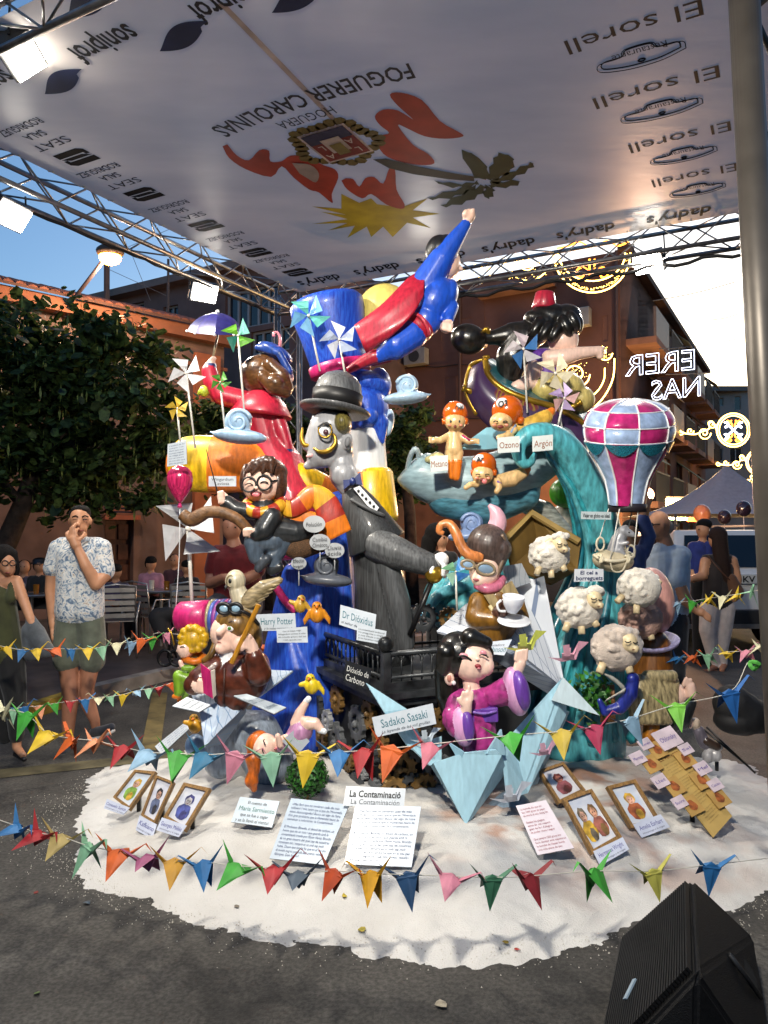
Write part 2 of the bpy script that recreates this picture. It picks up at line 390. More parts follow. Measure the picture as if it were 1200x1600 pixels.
# spilled grains and litter on the asphalt
g = MB(); rg = random.Random(3)
for _ in range(2200):
    a = rg.uniform(math.pi * .9, math.pi * 2.05); t = 1.0 + abs(rg.gauss(0, .06)) - .02; x = SCX + SRX * t * math.cos(a); y = SCY + SRY * t * math.sin(a)
    z = max(0, sand_h(x, y)); s = rg.uniform(.0012, .0034)
    g.add([(x - s, y - s, z), (x + s, y - s, z), (x, y + s, z), (x, y, z + s * 1.3)], [(0, 1, 3), (1, 2, 3), (2, 0, 3)])
g.build('gravel', plain('#b8b2a6', .9), org=(0, 0, 0), fix=False, kind='stuff', label='loose white grains spilled on the asphalt', cat='grains')
def litter(name, label, x, y, s, col, seed):
    p = on_sand(x, y); r_ = random.Random(seed); g = MB(); n = 7
    pts = [p + Vector((math.cos(2 * math.pi * i / n) * s * r_.uniform(.5, 1.1), math.sin(2 * math.pi * i / n) * s * r_.uniform(.4, 1.2), .004 + r_.uniform(0, s * .45))) for i in range(n)]
    g.add(pts + [p + Vector((0, 0, s * .5))], [(i, (i + 1) % n, n) for i in range(n)]); g.build(name, mat(col, .7, .2, 40), label=label, cat='litter')
litter('paper_scrap', 'crumpled dark blue wrapper scrap on the bare asphalt', 136, 1413, .022, '#56646f', 1)
litter('paper_scrap', 'tiny red paper scrap on asphalt near the lowest string', 56, 1396, .012, '#7d2a22', 2)
litter('dry_leaf', 'crumpled pale dry leaf on asphalt in front of the sand', 690, 1573, .028, '#a39a86', 3)
litter('dry_leaf', 'yellow leaf on sand below the dark grey crane', 538, 1402, .018, '#b7a12e', 4)
litter('dry_leaf', 'yellow leaf near the front edge of the sand', 565, 1456, .02, '#9d8f35', 5)
litter('paper_scrap', 'small red scrap at the sand edge near the loudspeaker', 808, 1486, .013, '#a02c22', 6)
litter('paper_scrap', 'green scrap on the dark asphalt near the picture edge', 58, 1554, .015, '#566b3a', 7)
litter('paper_scrap', 'thin brown twig scrap on sand beside grey crane', 370, 1418, .016, '#7a7264', 8)
litter('dry_leaf', 'yellow leaf beside red scrap at the sand edge', 790, 1474, .016, '#a88d2c', 9)
# road paint and kerb
def strip(name, px, col, z=.004, kind='structure'):
    g = MB(); q = [ground(x, y, z) for x, y in px]; g.add(q, [tuple(range(len(q)))]); return g.build(name, mat(col, .8, .25, 6, bump=.3), org=(0, 0, 0), kind=kind)
strip('road_marking', [(220, 1172), (250, 1172), (262, 1082), (238, 1082)], '#6a5c34')
strip('road_marking', [(-60, 1222), (-60, 1208), (300, 1172), (330, 1180)], '#5c553c')
kb = [ground(-260, 1180), ground(20, 1134), ground(120, 1100), ground(262, 1064), ground(300, 1056), ground(430, 1035), ground(700, 1002)]
g = MB(); vs = []; fs = []
far = [p + Vector((-4, 60, 0)) for p in kb]
for i, p in enumerate(kb): vs += [(p.x, p.y, 0), (p.x + .01, p.y + .02, .12), (p.x - .04, p.y + .22, .122), (far[i].x, far[i].y, .122)]
for i in range(len(kb) - 1):
    for j in range(3): a = 4 * i + j; fs.append((a, a + 4, a + 5, a + 1))
g.add(vs, fs)
for i in range(len(kb) - 1): g.m[i * 3] = 1 if i < 2 else 2; g.m[i * 3 + 1] = 1 if i < 2 else 2
g.build('pavement', [mat('#4a403c', .8, .2, 3, bump=.2), mat('#8f7a26', .8, .25, 9), mat('#8c8780', .8, .15, 6)], org=(0, 0, 0), fix=False, kind='structure')
# ================================================================ buildings
GLASS = mat('#18222c', .08, .2, 1.5, spec=.6)
def uvz(p0, u, p): d = p - p0; return d.dot(u), p.z
def facade(root, p0, u, s0, s1, z1, wall, px_open=(), frame='#5a5552', depth=.18, z0=0.0, name='wall', sz_open=()):
    """wall sheet on the vertical plane through p0 along u, with real openings; returns outward normal"""
    u = Vector(u).normalized(); n = Vector((u.y, -u.x, 0))
    if n.dot(CAM - p0) < 0: n = -n
    ops = []
    for o in px_open:
        a = on_plane(o[0], o[1], p0, n); b = on_plane(o[2], o[3], p0, n); (sa, za), (sb, zb) = uvz(p0, u, a), uvz(p0, u, b)
        ops.append((min(sa, sb), max(sa, sb), min(za, zb), max(za, zb)) + tuple(o[4:]))
    ops += list(sz_open)
    S = sorted({s0, s1} | {x for o in ops for x in o[:2] if s0 < x < s1}); Z = sorted({z0, z1} | {x for o in ops for x in o[2:4] if z0 < x < z1})
    pt = lambda s, z, dd=0: Vector((p0.x, p0.y, 0)) + u * s + Vector((0, 0, z)) - n * dd
    g = MB()
    for a, b in zip(S, S[1:]):
        for c, d in zip(Z, Z[1:]):
            if any(o[0] <= (a + b) / 2 <= o[1] and o[2] <= (c + d) / 2 <= o[3] for o in ops): continue
            g.add([pt(a, c), pt(b, c), pt(b, d), pt(a, d)], [(0, 1, 2, 3)])
    for o in ops:
        q = [(o[0], o[2]), (o[1], o[2]), (o[1], o[3]), (o[0], o[3])]
        for (a, b), (c, d) in zip(q, q[1:] + q[:1]): g.add([pt(a, b), pt(c, d), pt(c, d, depth), pt(a, b, depth)], [(0, 1, 2, 3)])
    # side and back so that the block is solid
    g.add([pt(s0, z0), pt(s0, z1), pt(s0, z1, 6), pt(s0, z0, 6)], [(0, 1, 2, 3)]); g.add([pt(s1, z0), pt(s1, z1), pt(s1, z1, 6), pt(s1, z0, 6)], [(0, 1, 2, 3)])
    g.add([pt(s0, z1), pt(s1, z1), pt(s1, z1, 6), pt(s0, z1, 6)], [(0, 1, 2, 3)])
    g.build(name, wall, root, fix=False)
    for o in ops:
        a, b, c, d = o[:4]; typ = o[4] if len(o) > 4 else 'win'; nm = o[5] if len(o) > 5 else 2; nh = o[6] if len(o) > 6 else 1
        R = Matrix((u, -n, Vector((0, 0, 1)))).transposed(); mid = pt((a + b) / 2, (c + d) / 2, depth - .02)
        if typ in ('win', 'shut'):
            g = MB(); t = min(.07, (b - a) * .07)
            for x in np.linspace(a + t / 2, b - t / 2, nm + 1): g.box(pt(x, (c + d) / 2, depth - .03), (t, .06, d - c), R)
            for z in ([c + t / 2, d - t / 2] + ([c + (d - c) * .68] if nh > 1 else [])): g.box(pt((a + b) / 2, z, depth - .04), (b - a, .05, t), R)
            w_ = g.build('window', plain(frame), root)
            g = MB(); g.box(pt((a + b) / 2, (c + d) / 2, depth + .01), (b - a, .02, d - c), R); g.build('pane', GLASS, w_)
            if typ == 'shut':
                g = MB()
                for k in range(7): g.box(pt((a + b) / 2, d - (d - c) * (.04 + .06 * k), depth - .1), (b - a - .04, .03, (d - c) * .052), R)
                g.build('shutter', plain('#86807c'), w_)
        elif typ == 'door':
            g = MB(); g.box(pt((a + b) / 2, (c + d) / 2, depth), (b - a, .05, d - c), R)
            dr = g.build('door', mat('#4a2a1c', .6, .2, 6, (9, 9, 1)), root)
            for i in range(2):
                for j in range(4):
                    g = MB(); g.box(pt(a + (b - a) * (.27 + .46 * i), c + (d - c) * (.14 + .24 * j), depth - .04), ((b - a) * .36, .04, (d - c) * .18), R); g.build('panel', mat('#553222', .6, .2, 6), dr, bevel=.012)
        elif typ == 'vent':
            for k in range(5):
                g = MB(); g.box(pt((a + b) / 2, c + (d - c) * (k + .5) / 5, depth - .1), (b - a, .05, (d - c) * .11), Matrix.Identity(3) @ R); g.build('slat', plain('#7b4a38'), root)
    return n
# old orange house with a tiled roof
pL = at(0, 830, 13.0); pR = at(300, 830, 15.6); pL.z = pR.z = 0; uL = (pR - pL).normalized(); LL = (pR - pL).length
hz = at(0, 452, 13.0).z
house = thing('tiled_house', 'old orange plastered house with a clay tile eave behind the tree', 'house', pL)
OW = mat('#80685e', .9, .25, 1.1, bump=.4)
nL = facade(house, pL, uL, -7, LL + .75, hz, OW, [(164, 812, 208, 945, 'door'), (163, 776, 212, 806, 'vent')])
RL = Matrix((uL, -nL, Vector((0, 0, 1)))).transposed()
ptL = lambda s, z, o=0: Vector((pL.x, pL.y, 0)) + uL * s + Vector((0, 0, z)) + nL * o
g = MB(); g.box(ptL(LL / 2 - 3, hz - .12, .12), (LL + 8, .25, .26), RL); g.build('cornice', mat('#8d5a40', .9, .1, 3), house)
g = MB(); g.box(ptL(LL / 2 - 3, hz - .75, .03), (LL + 7.6, .06, .07), RL); g.build('string_course', mat('#8d5a40', .9, .1, 3), house)
g = MB(); g.box(ptL(LL + .3, hz / 2 - .2, .05), (.6, .12, hz - .6), RL); g.build('pilaster', mat('#b06a48', .9, .1, 2), house)
g = MB(); dsl = ptL((at(164, 870, 14) - pL).dot(uL) , 0)
for (x0, y0, x1, y1) in ((160, 806, 216, 811),):
    a = on_plane(x0, y0, pL, nL); b = on_plane(x1, y1, pL, nL); g.box((a + b) / 2 + nL * .05, ((b - a).dot(uL), .14, .09), RL)
g.build('lintel', mat('#a0604a', .9, .1, 3), house)
g = MB(); sl = -nL * .5 + Vector((0, 0, .17))
TW = .2; tile_m = mat('#7d4c38', .85, .3, 7)
for r_ in range(5):
    for i in range(int((LL + 8) / TW)):
        s = -7 + i * TW + random.uniform(-.01, .01); b0 = ptL(s, hz + .03 + random.uniform(0, .02), .30) + sl * (r_ * .72)
        pts = [(b0 + uL * (TW * .5 * math.cos(a)) + Vector((0, 0, .075 * math.sin(a)))) for a in (0, .8, 1.57, 2.35, 3.14)]
        g.add(pts + [p + sl for p in pts], [(k, k + 1, k + 6, k + 5) for k in range(4)] + [(0, 1, 2, 3, 4)])
q_ = [ptL(-7, hz + .0, .36), ptL(LL + 1, hz + .0, .36), ptL(LL + 1, hz + .0, .36) + sl * 3.9, ptL(-7, hz, .36) + sl * 3.9]; gd = MB(); gd.hexa(q_, [p + Vector((0, 0, .05)) for p in q_]); gd.build('roof_deck', mat('#5a4034', .9, .1, 3), house)
g.build('roof_tile', tile_m, house, fix=False, kind='stuff')
# taller mauve block behind
uS = Vector((.58, 1, 0)).normalized(); uP = Vector((1, -.58, 0)).normalized()
pA = at(300, 830, 24.0); pA.z = 0
blkA = thing('apartment_block', 'mauve block with a glazed gallery behind the lit corner floodlight', 'building', pA)
zA = at(300, 441, 24.0).z; MW = mat('#6a5450', .9, .12, 1.2, bump=.2)
nA = facade(blkA, pA, uP, -5, 5.2, zA, MW, [(352, 458, 434, 503, 'win', 5, 1), (392, 519, 452, 546, 'win', 4, 1), (313, 553, 345, 592, 'win', 2, 1), (205, 475, 225, 492, 'win', 1, 1), (255, 480, 278, 492, 'win', 2, 1)], '#8f9092')
RA = Matrix((uP, -nA, Vector((0, 0, 1)))).transposed()
g = MB(); g.box(Vector((pA.x, pA.y, zA + .12)) + nA * .1, (11, .6, .24), RA); g.build('parapet', mat('#7d6a64', .9, .1, 2), blkA)
# brown block on the street corner
pB = at(972, 830, 22.0); pB.z = 0; zB = at(972, 392, 22.0).z
BW = mat('#6e4a3e', .9, .12, 1.0, bump=.25)
blkB = thing('corner_block', 'brown apartment block on the street corner behind the genie girl', 'building', pB)
nB = facade(blkB, pB, -uP, 0, 11.5, zB, BW, [(757, 465, 841, 518, 'win', 4, 2), (690, 503, 738, 546, 'shut', 3, 1), (694, 590, 737, 630, 'shut', 2, 1), (941, 494, 950, 533, 'win', 1, 1), (943, 590, 953, 624, 'win', 1, 1), (625, 590, 648, 630, 'win', 2, 1), (960, 520, 965, 548, 'win', 1, 1), (850, 600, 880, 640, 'win', 2, 1)], '#8b8d90', name='front_wall')
g = MB(); RB = Matrix((uP, -nB, Vector((0, 0, 1)))).transposed()
a = on_plane(752, 455, pB, nB); b = on_plane(870, 447, pB, nB); g.box((a + b) / 2 + nB * .25, ((b - a).length, .5, .35), RB); g.build('ledge', mat('#7d5a4c', .9, .1, 2), blkB)
a = on_plane(590, 745, pB, nB); zg = a.z
g = MB(); g.box(Vector((pB.x, pB.y, zg / 2)) - uP * 5.8 + nB * .04, (11.4, .06, zg), RB); g.build('plinth', mat('#93644a', .9, .18, 1.2, bump=.3), blkB)
g = MB(); g.box(Vector((pB.x, pB.y, zg + .12)) - uP * 5.8 + nB * .08, (11.4, .14, .22), RB); g.build('string_course', mat('#7d5a4c', .9, .1, 2), blkB)
# long street side with balconies
blkC = thing('street_facade', 'row of brown balconied flats receding down the street', 'building', pB + uS * .05)
ops = []; LEN = 20.0; fl = zB / 4.0
for st in range(4):
    for k in range(6):
        s = 1.2 + k * 3.1; ops.append((s, s + 1.35, fl * st + (.25 if st else .05), fl * st + fl * .78, 'win', 2, 1))
pC = pB + uS * .02
nC = facade(blkC, pC, uS, 0.0, LEN, zB, mat('#755044', .9, .12, 1.0, bump=.25), frame='#a9a59f', name='side_wall', sz_open=ops)
RC = Matrix((uS, -nC, Vector((0, 0, 1)))).transposed()
ptC = lambda s, z, o=0: Vector((pC.x, pC.y, 0)) + uS * s + Vector((0, 0, z)) + nC * o
rb_ = random.Random(5)
for st in range(1, 4):
    for k in range(6):
        s = 1.2 + k * 3.1 + .67
        g = MB(); g.box(ptC(s, fl * st - .1, .45), (2.3, .9, .2), RC); bal = g.build('balcony', mat('#8a6252', .9, .12, 2), blkC)
        g = MB()
        if (k + st) % 3 == 0: g.box(ptC(s, fl * st + .45, .86), (2.3, .08, .9), RC)
        else:
            for j in range(12): g.box(ptC(s - 1.1 + j * .2, fl * st + .45, .86), (.03, .03, .9), RC)
            g.box(ptC(s, fl * st + .9, .86), (2.3, .05, .05), RC)
        g.build('railing', plain('#6a5a52' if (k + st) % 3 == 0 else '#2c2a2a'), bal)
        if (k * 2 + st) % 3 == 1:
            g = MB(); q0 = ptC(s - .9, fl * st + fl * .8, .02); q1 = ptC(s + .9, fl * st + fl * .8, .02); q2 = ptC(s + .9, fl * st + fl * .5, .95); q3 = ptC(s - .9, fl * st + fl * .5, .95)
            g.hexa([q0, q1, q2, q3], [p - Vector((0, 0, .03)) for p in (q0, q1, q2, q3)]); g.build('awning', cloth(('#4a6a58', '#7a5a48', '#5a6a62')[k % 3]), bal)
g = MB(); g.box(ptC(LEN / 2, zB + .1, .12), (LEN + .2, .35, .2), RC); g.build('eave', mat('#5c4238', .9, .1, 2), blkC)
# grey block closing the street
pD = at(1130, 830, 46.0); pD.z = 0
blkD = thing('grey_block', 'pale grey block closing the far end of the street', 'building', pD)
zD = at(1130, 612, 46).z
nD = facade(blkD, pD, Vector((1, -.25, 0)), -3.5, 6, zD, mat('#83807e', .9, .1, .6), [(1117, 622, 1131, 634, 'win', 2), (1148, 619, 1158, 640, 'win', 1), (1115, 700, 1130, 720, 'win', 2), (1140, 700, 1160, 722, 'win', 2)], '#9a9a98')
g = MB(); g.box(Vector((pD.x, pD.y, zD + .1)), (10, 1.2, .3)); g.build('parapet', mat('#6f6c6a', .9, .1, 1), blkD)
# ================================================================ trees
LEAF = [mat('#566e38', .5, .45, 14), mat('#3c5230', .55, .35, 14), mat('#98a858', .5, .3, 20)]
for m_ in LEAF:
    n_ = m_.node_tree; b_ = n_.nodes['Principled BSDF']; t_ = n_.nodes.new('ShaderNodeBsdfTranslucent'); n_.links.new(b_.inputs['Base Color'].links[0].from_socket, t_.inputs[0]); x_ = n_.nodes.new('ShaderNodeMixShader'); x_.inputs[0].default_value = .4
    n_.links.new(b_.outputs[0], x_.inputs[1]); n_.links.new(t_.outputs[0], x_.inputs[2]); n_.links.new(x_.outputs[0], n_.nodes['Material Output'].inputs[0])
def crown(name, m, parent, blobs, n, leaf, seed, pods=0):
    r_ = random.Random(seed); g = MB()
    vol = [b[3] * b[4] * b[5] for b in blobs]; tot = sum(vol)
    cl = []
    for b, vv in zip(blobs, vol):
        for _ in range(max(3, int(n / 75 * vv / tot))):
            d = Vector((r_.gauss(0, 1), r_.gauss(0, 1), r_.gauss(0, 1))).normalized(); q = r_.random() ** .4 * r_.uniform(.8, 1.1)
            cl.append((Vector((b[0] + d.x * b[3] * q, b[1] + d.y * b[4] * q, b[2] + d.z * b[5] * q)), r_.uniform(.16, .34)))
    for cc_, cr in cl:
        for _ in range(int(n / len(cl))):
            p = cc_ + Vector((r_.gauss(0, cr * .6), r_.gauss(0, cr * .6), r_.gauss(0, cr * .42))); s = leaf * r_.choice((.55, .8, 1, 1.3)) * r_.uniform(.8, 1.2)
            a = Vector((r_.gauss(0, 1), r_.gauss(0, 1), r_.gauss(0, .5))).normalized(); c = a.cross(Vector((r_.gauss(0, .5), r_.gauss(0, .5), 1)).normalized()).normalized(); a2 = a - Vector((0, 0, .5))
            if pods and r_.random() < pods: g.add([p, p + c * s * .13 - Vector((0, 0, s * .8)), p - Vector((0, 0, s * 1.5)), p - c * s * .13 - Vector((0, 0, s * .8))], [(0, 1, 2, 3)], 2)
            else: g.add([p, p + a2 * s * .35 + c * s * .5, p + a2 * s * .8 + c * s * .38, p + a2 * s, p + a2 * s * .8 - c * s * .38, p + a2 * s * .35 - c * s * .5], [(0, 1, 2, 3), (0, 3, 4, 5)], r_.choice((0, 0, 1)))
    return g.build(name, m, parent, fix=False)
def tb(x, y, d, rx, ry, rz): p = at(x, y, d); k = d / F; return (p.x, p.y, p.z, rx * k, rz, ry * k)
tr = thing('street_tree', 'broad dark green tree with hanging seed pods before the orange house', 'tree', ground(-30, 960, .12))
D_ = 10.2; T = Px(D_); BARK = mat('#3d3028', .9, .3, 8, bump=.6)
g = MB()
g.tube([Vector((at(-25, 900, D_).x, D_, .1)), at(5, 860, D_), at(35, 790, D_), at(60, 720, D_ + .1), at(85, 640, D_ + .1), at(100, 560, D_)], [.17, .15, .13, .11, .08, .04], 10); g.build('trunk', BARK, tr, True)
for pts in ([(35, 790), (-20, 720), (-60, 640)], [(60, 720), (140, 650), (230, 600)], [(85, 640), (40, 560), (20, 500)], [(70, 690), (160, 700), (260, 720)], [(90, 610), (150, 540), (190, 510)]):
    g = MB(); q = spline([(x, y, D_ + .2 * math.sin(i * 2.1 + x)) for i, (x, y) in enumerate(pts)], 5); g.tube([at(*p) for p in q], list(np.linspace(.075, .02, len(q))), 7); g.build('limb', BARK, tr, True)
crown('crown', LEAF, tr, [tb(40, 590, D_, 95, 95, 1.1), tb(130, 600, D_, 95, 85, 1.0), tb(215, 640, D_ - .2, 78, 85, .9), tb(60, 700, D_ - .1, 110, 75, 1.0), tb(170, 710, D_, 100, 70, 1.0), tb(260, 690, D_ + .2, 45, 60, .7), tb(120, 535, D_, 75, 50, .7), tb(35, 760, D_ - .2, 70, 45, .6),
      tb(20, 500, D_, 45, 55, .6), tb(100, 775, D_, 80, 34, .6), tb(195, 770, D_, 70, 34, .6), tb(235, 555, D_, 40, 45, .5), tb(140, 500, D_, 30, 24, .4), tb(190, 520, D_, 30, 24, .3), tb(-60, 620, D_, 60, 160, 1)], 14000, .115, 11, .09)
tr = thing('street_tree', 'dark tree seen between the grey bowler man and the helmeted babies', 'tree', Vector((at(640, 830, 15).x, 15, .1)))
g = MB(); g.tube([Vector((at(645, 830, 15).x, 15, .1)), at(640, 800, 15), at(632, 740, 15), at(628, 680, 15)], [.14, .12, .1, .05], 9); g.build('trunk', BARK, tr, True)
crown('crown', LEAF, tr, [tb(630, 690, 15, 45, 60, 1.0), tb(615, 740, 15, 45, 45, 1.0), tb(650, 740, 15, 40, 50, .8), tb(560, 720, 15.3, 55, 70, .8), tb(645, 655, 15, 28, 22, .5)], 3600, .13, 12)
tr = thing('street_tree', 'dark tree behind the woman in the red coat', 'tree', Vector((at(430, 830, 14).x, 14, .1)))
g = MB(); g.tube([Vector((at(425, 830, 14).x, 14, .1)), at(430, 760, 14), at(440, 660, 14)], [.14, .11, .05], 9); g.build('trunk', BARK, tr, True)
crown('crown', LEAF, tr, [tb(440, 680, 14, 60, 60, 1.0), tb(330, 660, 13.6, 60, 45, .9), tb(380, 720, 14, 70, 45, .9), tb(300, 690, 13.5, 40, 45, .7)], 3800, .13, 13)
# ================================================================ canopy and trusses
HC = 4.5; up = Vector((0, 0, 1)); hp = Vector((0, 0, HC))
cn = lambda x, y, dz=0: on_plane(x, y, Vector((0, 0, HC - dz)), up)
cFL = cn(466, 457); E1 = (cn(1155, 332) - cFL).normalized(); E2 = (cFL - cn(0, 241)).normalized()
E2 = (E2 - E1 * E2.dot(E1) * .6).normalized()
fr = cn(60, 62); Lv = abs((cFL - fr).dot(E2)) + .25; Lu = (cn(1215, 321) - cFL).length
C = {'fl': cFL, 'fr': cFL + E1 * Lu, 'nl': cFL - E2 * Lv, 'nr': cFL + E1 * Lu - E2 * Lv}
def pvc_mat():
    m = mat('#cfc7c1', .34, .10, .9, (1, 3, 1), 0, .25, bscale=2.6).copy(); m.node_tree.nodes['Principled BSDF'].inputs['Specular IOR Level'].default_value = .14
    n = m.node_tree; b = n.nodes['Principled BSDF']; o = n.nodes['Material Output']; tl_ = n.nodes.new('ShaderNodeBsdfTranslucent'); tl_.inputs[0].default_value = hexc('#d8d0cc'); ms = n.nodes.new('ShaderNodeMixShader'); ms.inputs[0].default_value = .42
    n.links.new(b.outputs[0], ms.inputs[1]); n.links.new(tl_.outputs[0], ms.inputs[2]); n.links.new(ms.outputs[0], o.inputs[0]); return m
canopy = thing('canopy', 'printed grey white tarpaulin roof stretched over the sculpture', 'canopy', C['fl'])
g = MB(); q = [C['fl'], C['fr'], C['nr'], C['nl']]; g.add(q, [(0, 1, 2, 3)]); g.build('tarpaulin', pvc_mat(), canopy, fix=False)
PR = lambda col: mat(col, .7, .12, 5, spec=.15)
def print_poly(px, col, name='print', lift=.004): g = MB(); g.poly([cn(x, y) - up * lift for x, y in px], None); return g.build(name, PR(col), canopy, fix=False)
def print_text(t, x, y, h, col='#1c1a1c', W=None, wx=None, **k):
    """h: letter height px (vertical in the picture); wx: (x0,y0,x1,y1) ends of the line"""
    c = cn(x, y); hh = (cn(x, y + h / 2) - cn(x, y - h / 2)).length * .93
    if wx: W = (cn(wx[0], wx[1]) - cn(wx[2], wx[3])).length
    return lettering(t, c, -E1, E2, W, hh, PR(col), canopy, 'lettering', .004, **k)
# sponsor columns
for (x, y, s) in ((232, 480, 0), (120, 245, 1), (225, 303, .74), (322, 352, .6), (400, 394, .5), (465, 425, .38)):
    if s == 0: continue
    cc = cn(x, y)
    q = .30
    for k in (0, 1):     # bold slanted S made of two offset bars
        o = cc + E1 * (.03 - .0 * k) + E2 * (.0)
    W0 = .30; Hh = .20
    def lp(a, b): return cc + E1 * (a * W0) + E2 * (b * Hh) - up * .004
    for pts in ([(-.5, -.5), (.34, -.5), (.5, -.34), (.5, -.02), (.36, -.02), (.36, -.16), (-.5, -.16)], [(.5, .5), (-.34, .5), (-.5, .34), (-.5, .02), (-.36, .02), (-.36, .16), (.5, .16)], [(-.5, -.10), (.26, -.10), (.5, .10), (-.26, .10)]):
        g = MB(); g.poly([lp(a, b) for a, b in pts], None); g.build('emblem', PR('#1c1a1c'), canopy, fix=False)
    lettering('SEAT', cc - E2 * .22, -E1, E2, .36, .085, PR('#2a2628'), canopy, lift=.004)
    lettering('SALA', cc - E2 * .36, -E1, E2, .20, .075, PR('#2a2628'), canopy, lift=.004, bold=.01)
    lettering('RODRIGUEZ', cc - E2 * .48, -E1, E2, .44, .075, PR('#2a2628'), canopy, lift=.004, bold=.01)
for (x, y) in ((165, 70), (-20, 135), (360, 2)): lettering('soniprof', cn(x, y), -E1, E2, .50, .17, PR('#1c1a1c'), canopy, lift=.004, bold=.02)
for (x, y) in ((286, 56), (98, 127), (140, 0), (470, -8)):
    cc = cn(x, y); pts = []
    for i in range(25): t = i / 24; pts.append((-1 + 2 * t, -.62 * math.sin(math.pi * t) ** 1.1 - .25 * math.cos(math.pi * t)))
    for i in range(25): t = 1 - i / 24; pts.append((-1 + 2 * t, .55 * math.sin(math.pi * t) * (1 - .55 * (t < .2)) - .25 * math.cos(math.pi * t)))
    g = MB(); g.poly([cc + E1 * (-a * .22) + E2 * (b * .14) - up * .004 for a, b in pts[:-1]], None); g.build('emblem', PR('#1b2444'), canopy, fix=False)
for (x, y, wx) in ((985, 45, (1092, 8, 883, 80)), (1022, 135, (1116, 103, 930, 172)), (1052, 210, (1136, 190, 985, 240)), (1085, 268, (1148, 256, 1020, 292))):
    c = cn((wx[0] + wx[2]) / 2, (wx[1] + wx[3]) / 2); Wd = (cn(wx[0], wx[1]) - cn(wx[2], wx[3])).length
    lettering('El sorell', c, -E1, E2, Wd, .15, PR('#2a2424'), canopy, lift=.004)
    c2 = c + E2 * .25; g = MB()
    lettering('Restaurante', c2 - E2 * .02, -E1, E2, Wd * .42, .07, PR('#3a3232'), canopy, lift=.004)
    def LL2(a, b): return c2 + E1 * (a * Wd * .30) + E2 * (b * .095) - up * .005
    o1 = [(-1, -.55), (-.95, .1), (-.45, .2), (-.3, .75), (.3, .75), (.45, .2), (.95, .1), (1, -.55), (.5, -.95), (0, -1.05), (-.5, -.95)]
    g.tube([LL2(-a, -b) for a, b in spline(o1 + o1[:1], 4)], .0045, 4, False); g.tube([LL2(-a * 1.12, -b * 1.25 + .1) for a, b in spline(o1 + o1[:1], 4)], .003, 4, False); g.tube([LL2(.09 * math.cos(t), .72 + .14 * math.sin(t)) for t in np.linspace(0, 6.283, 12)], .006, 4, False)
    g.build('print', PR('#2a2424'), canopy, fix=False)
for i, (x, y) in enumerate(((500, 438), (590, 421), (690, 403), (795, 384), (915, 362), (1060, 337))):
    lettering("dadry's", cn(x, y), -E1, E2, .56, .20, PR('#1e1a1a'), canopy, lift=.004, bold=.02, shear=.25)
# curved association name and crest
cA = cn(520, 235)
def arc_text(t, R_, ctr, H, span, col, bold=0):
    a, fs = glyphs(t, 0, bold); tw = a[:, 0].max(); s = H / .72; g = MB(); vs = []
    for x, y, z in a:
        th = (x / tw - .5) * span; rr = R_ + (y - .1) * s; vs.append(ctr - E1 * (rr * math.sin(th)) + E2 * (rr * math.cos(th)) - up * .004)
    g.add(vs, fs); g.build('lettering', PR(col), canopy, fix=False)
pa, pb, pc = cn(630, 128), cn(468, 158), cn(322, 212)
Wn = (pa - pc).length; sag = (pb - (pa + pc) / 2).dot(-E2); sag = max(.1, abs(sag)); Rr = (Wn * Wn / 4 + sag * sag) / (2 * sag)
c_ = pb + E2 * Rr
def arc_up(t, pm, W_, R_, H, col, bold=0):
    a, fs = glyphs(t, 0, bold); tw = a[:, 0].max(); s = H / .72; ctr = pm + E2 * R_; g = MB(); vs = []
    for x, y, z in a:
        th = (x / tw - .5) * W_ / R_; rr = R_ - (y - .36) * s; vs.append(ctr - E1 * (rr * math.sin(th)) - E2 * (rr * math.cos(th)) - up * .004)
    g.add(vs, fs); g.build('lettering', PR(col), canopy, fix=False)
arc_up('FOGUERER CAROLINAS', cn(474, 155), Wn * 1.0, Rr * 1.6, .16, '#241f22', .015)
lettering('HOGUERA', cn(478, 184), -E1, E2, .46, .10, PR('#241f22'), canopy, lift=.004)
K = lambda L_: [(300 + x * 560 / 1200, 90 + y * 310 / 664) for x, y in L_]
RED = '#97301f'
print_poly(K(spline([(102, 295), (125, 335), (180, 372), (265, 398), (300, 362), (340, 400), (392, 440), (425, 450), (470, 486), (468, 455), (490, 400), (478, 372), (440, 358), (380, 330), (330, 326), (300, 345), (262, 345), (258, 310), (225, 308), (190, 342), (150, 325), (118, 288)], 3)), RED)
print_poly(K(spline([(335, 350), (395, 356), (425, 385), (415, 415), (385, 400), (360, 385)], 3)), '#8f8480', lift=.007)
print_poly(K(spline([(500, 410), (520, 440), (570, 470), (600, 455), (650, 490), (700, 505), (712, 490), (685, 440), (680, 375), (660, 370), (640, 420), (610, 398), (580, 402), (560, 430), (540, 405), (515, 402)], 3)), RED)
print_poly(K(spline([(610, 270), (640, 320), (690, 345), (760, 358), (812, 352), (790, 320), (740, 290), (690, 225), (720, 235), (780, 262), (850, 270), (908, 262), (890, 245), (830, 210), (770, 140), (700, 115), (662, 122), (690, 160), (740, 205), (690, 175), (640, 172), (612, 195), (630, 225), (660, 250), (630, 258)], 3)), RED)
SUNP = [(400, 497), (500, 505), (500, 455), (560, 485), (600, 470), (620, 490), (700, 500), (790, 470), (740, 510), (830, 522), (740, 535), (800, 570), (720, 552), (672, 600), (640, 565), (600, 600), (585, 565), (520, 603), (545, 562), (455, 578), (520, 553), (402, 556), (520, 540), (430, 515), (515, 525)]
print_poly(K(SUNP), '#a8961e', lift=.002)
print_poly(K([(605, 338), (650, 335), (760, 362), (880, 385), (945, 395), (945, 412), (860, 405), (740, 388), (660, 368)]), '#2a2622', lift=.006)
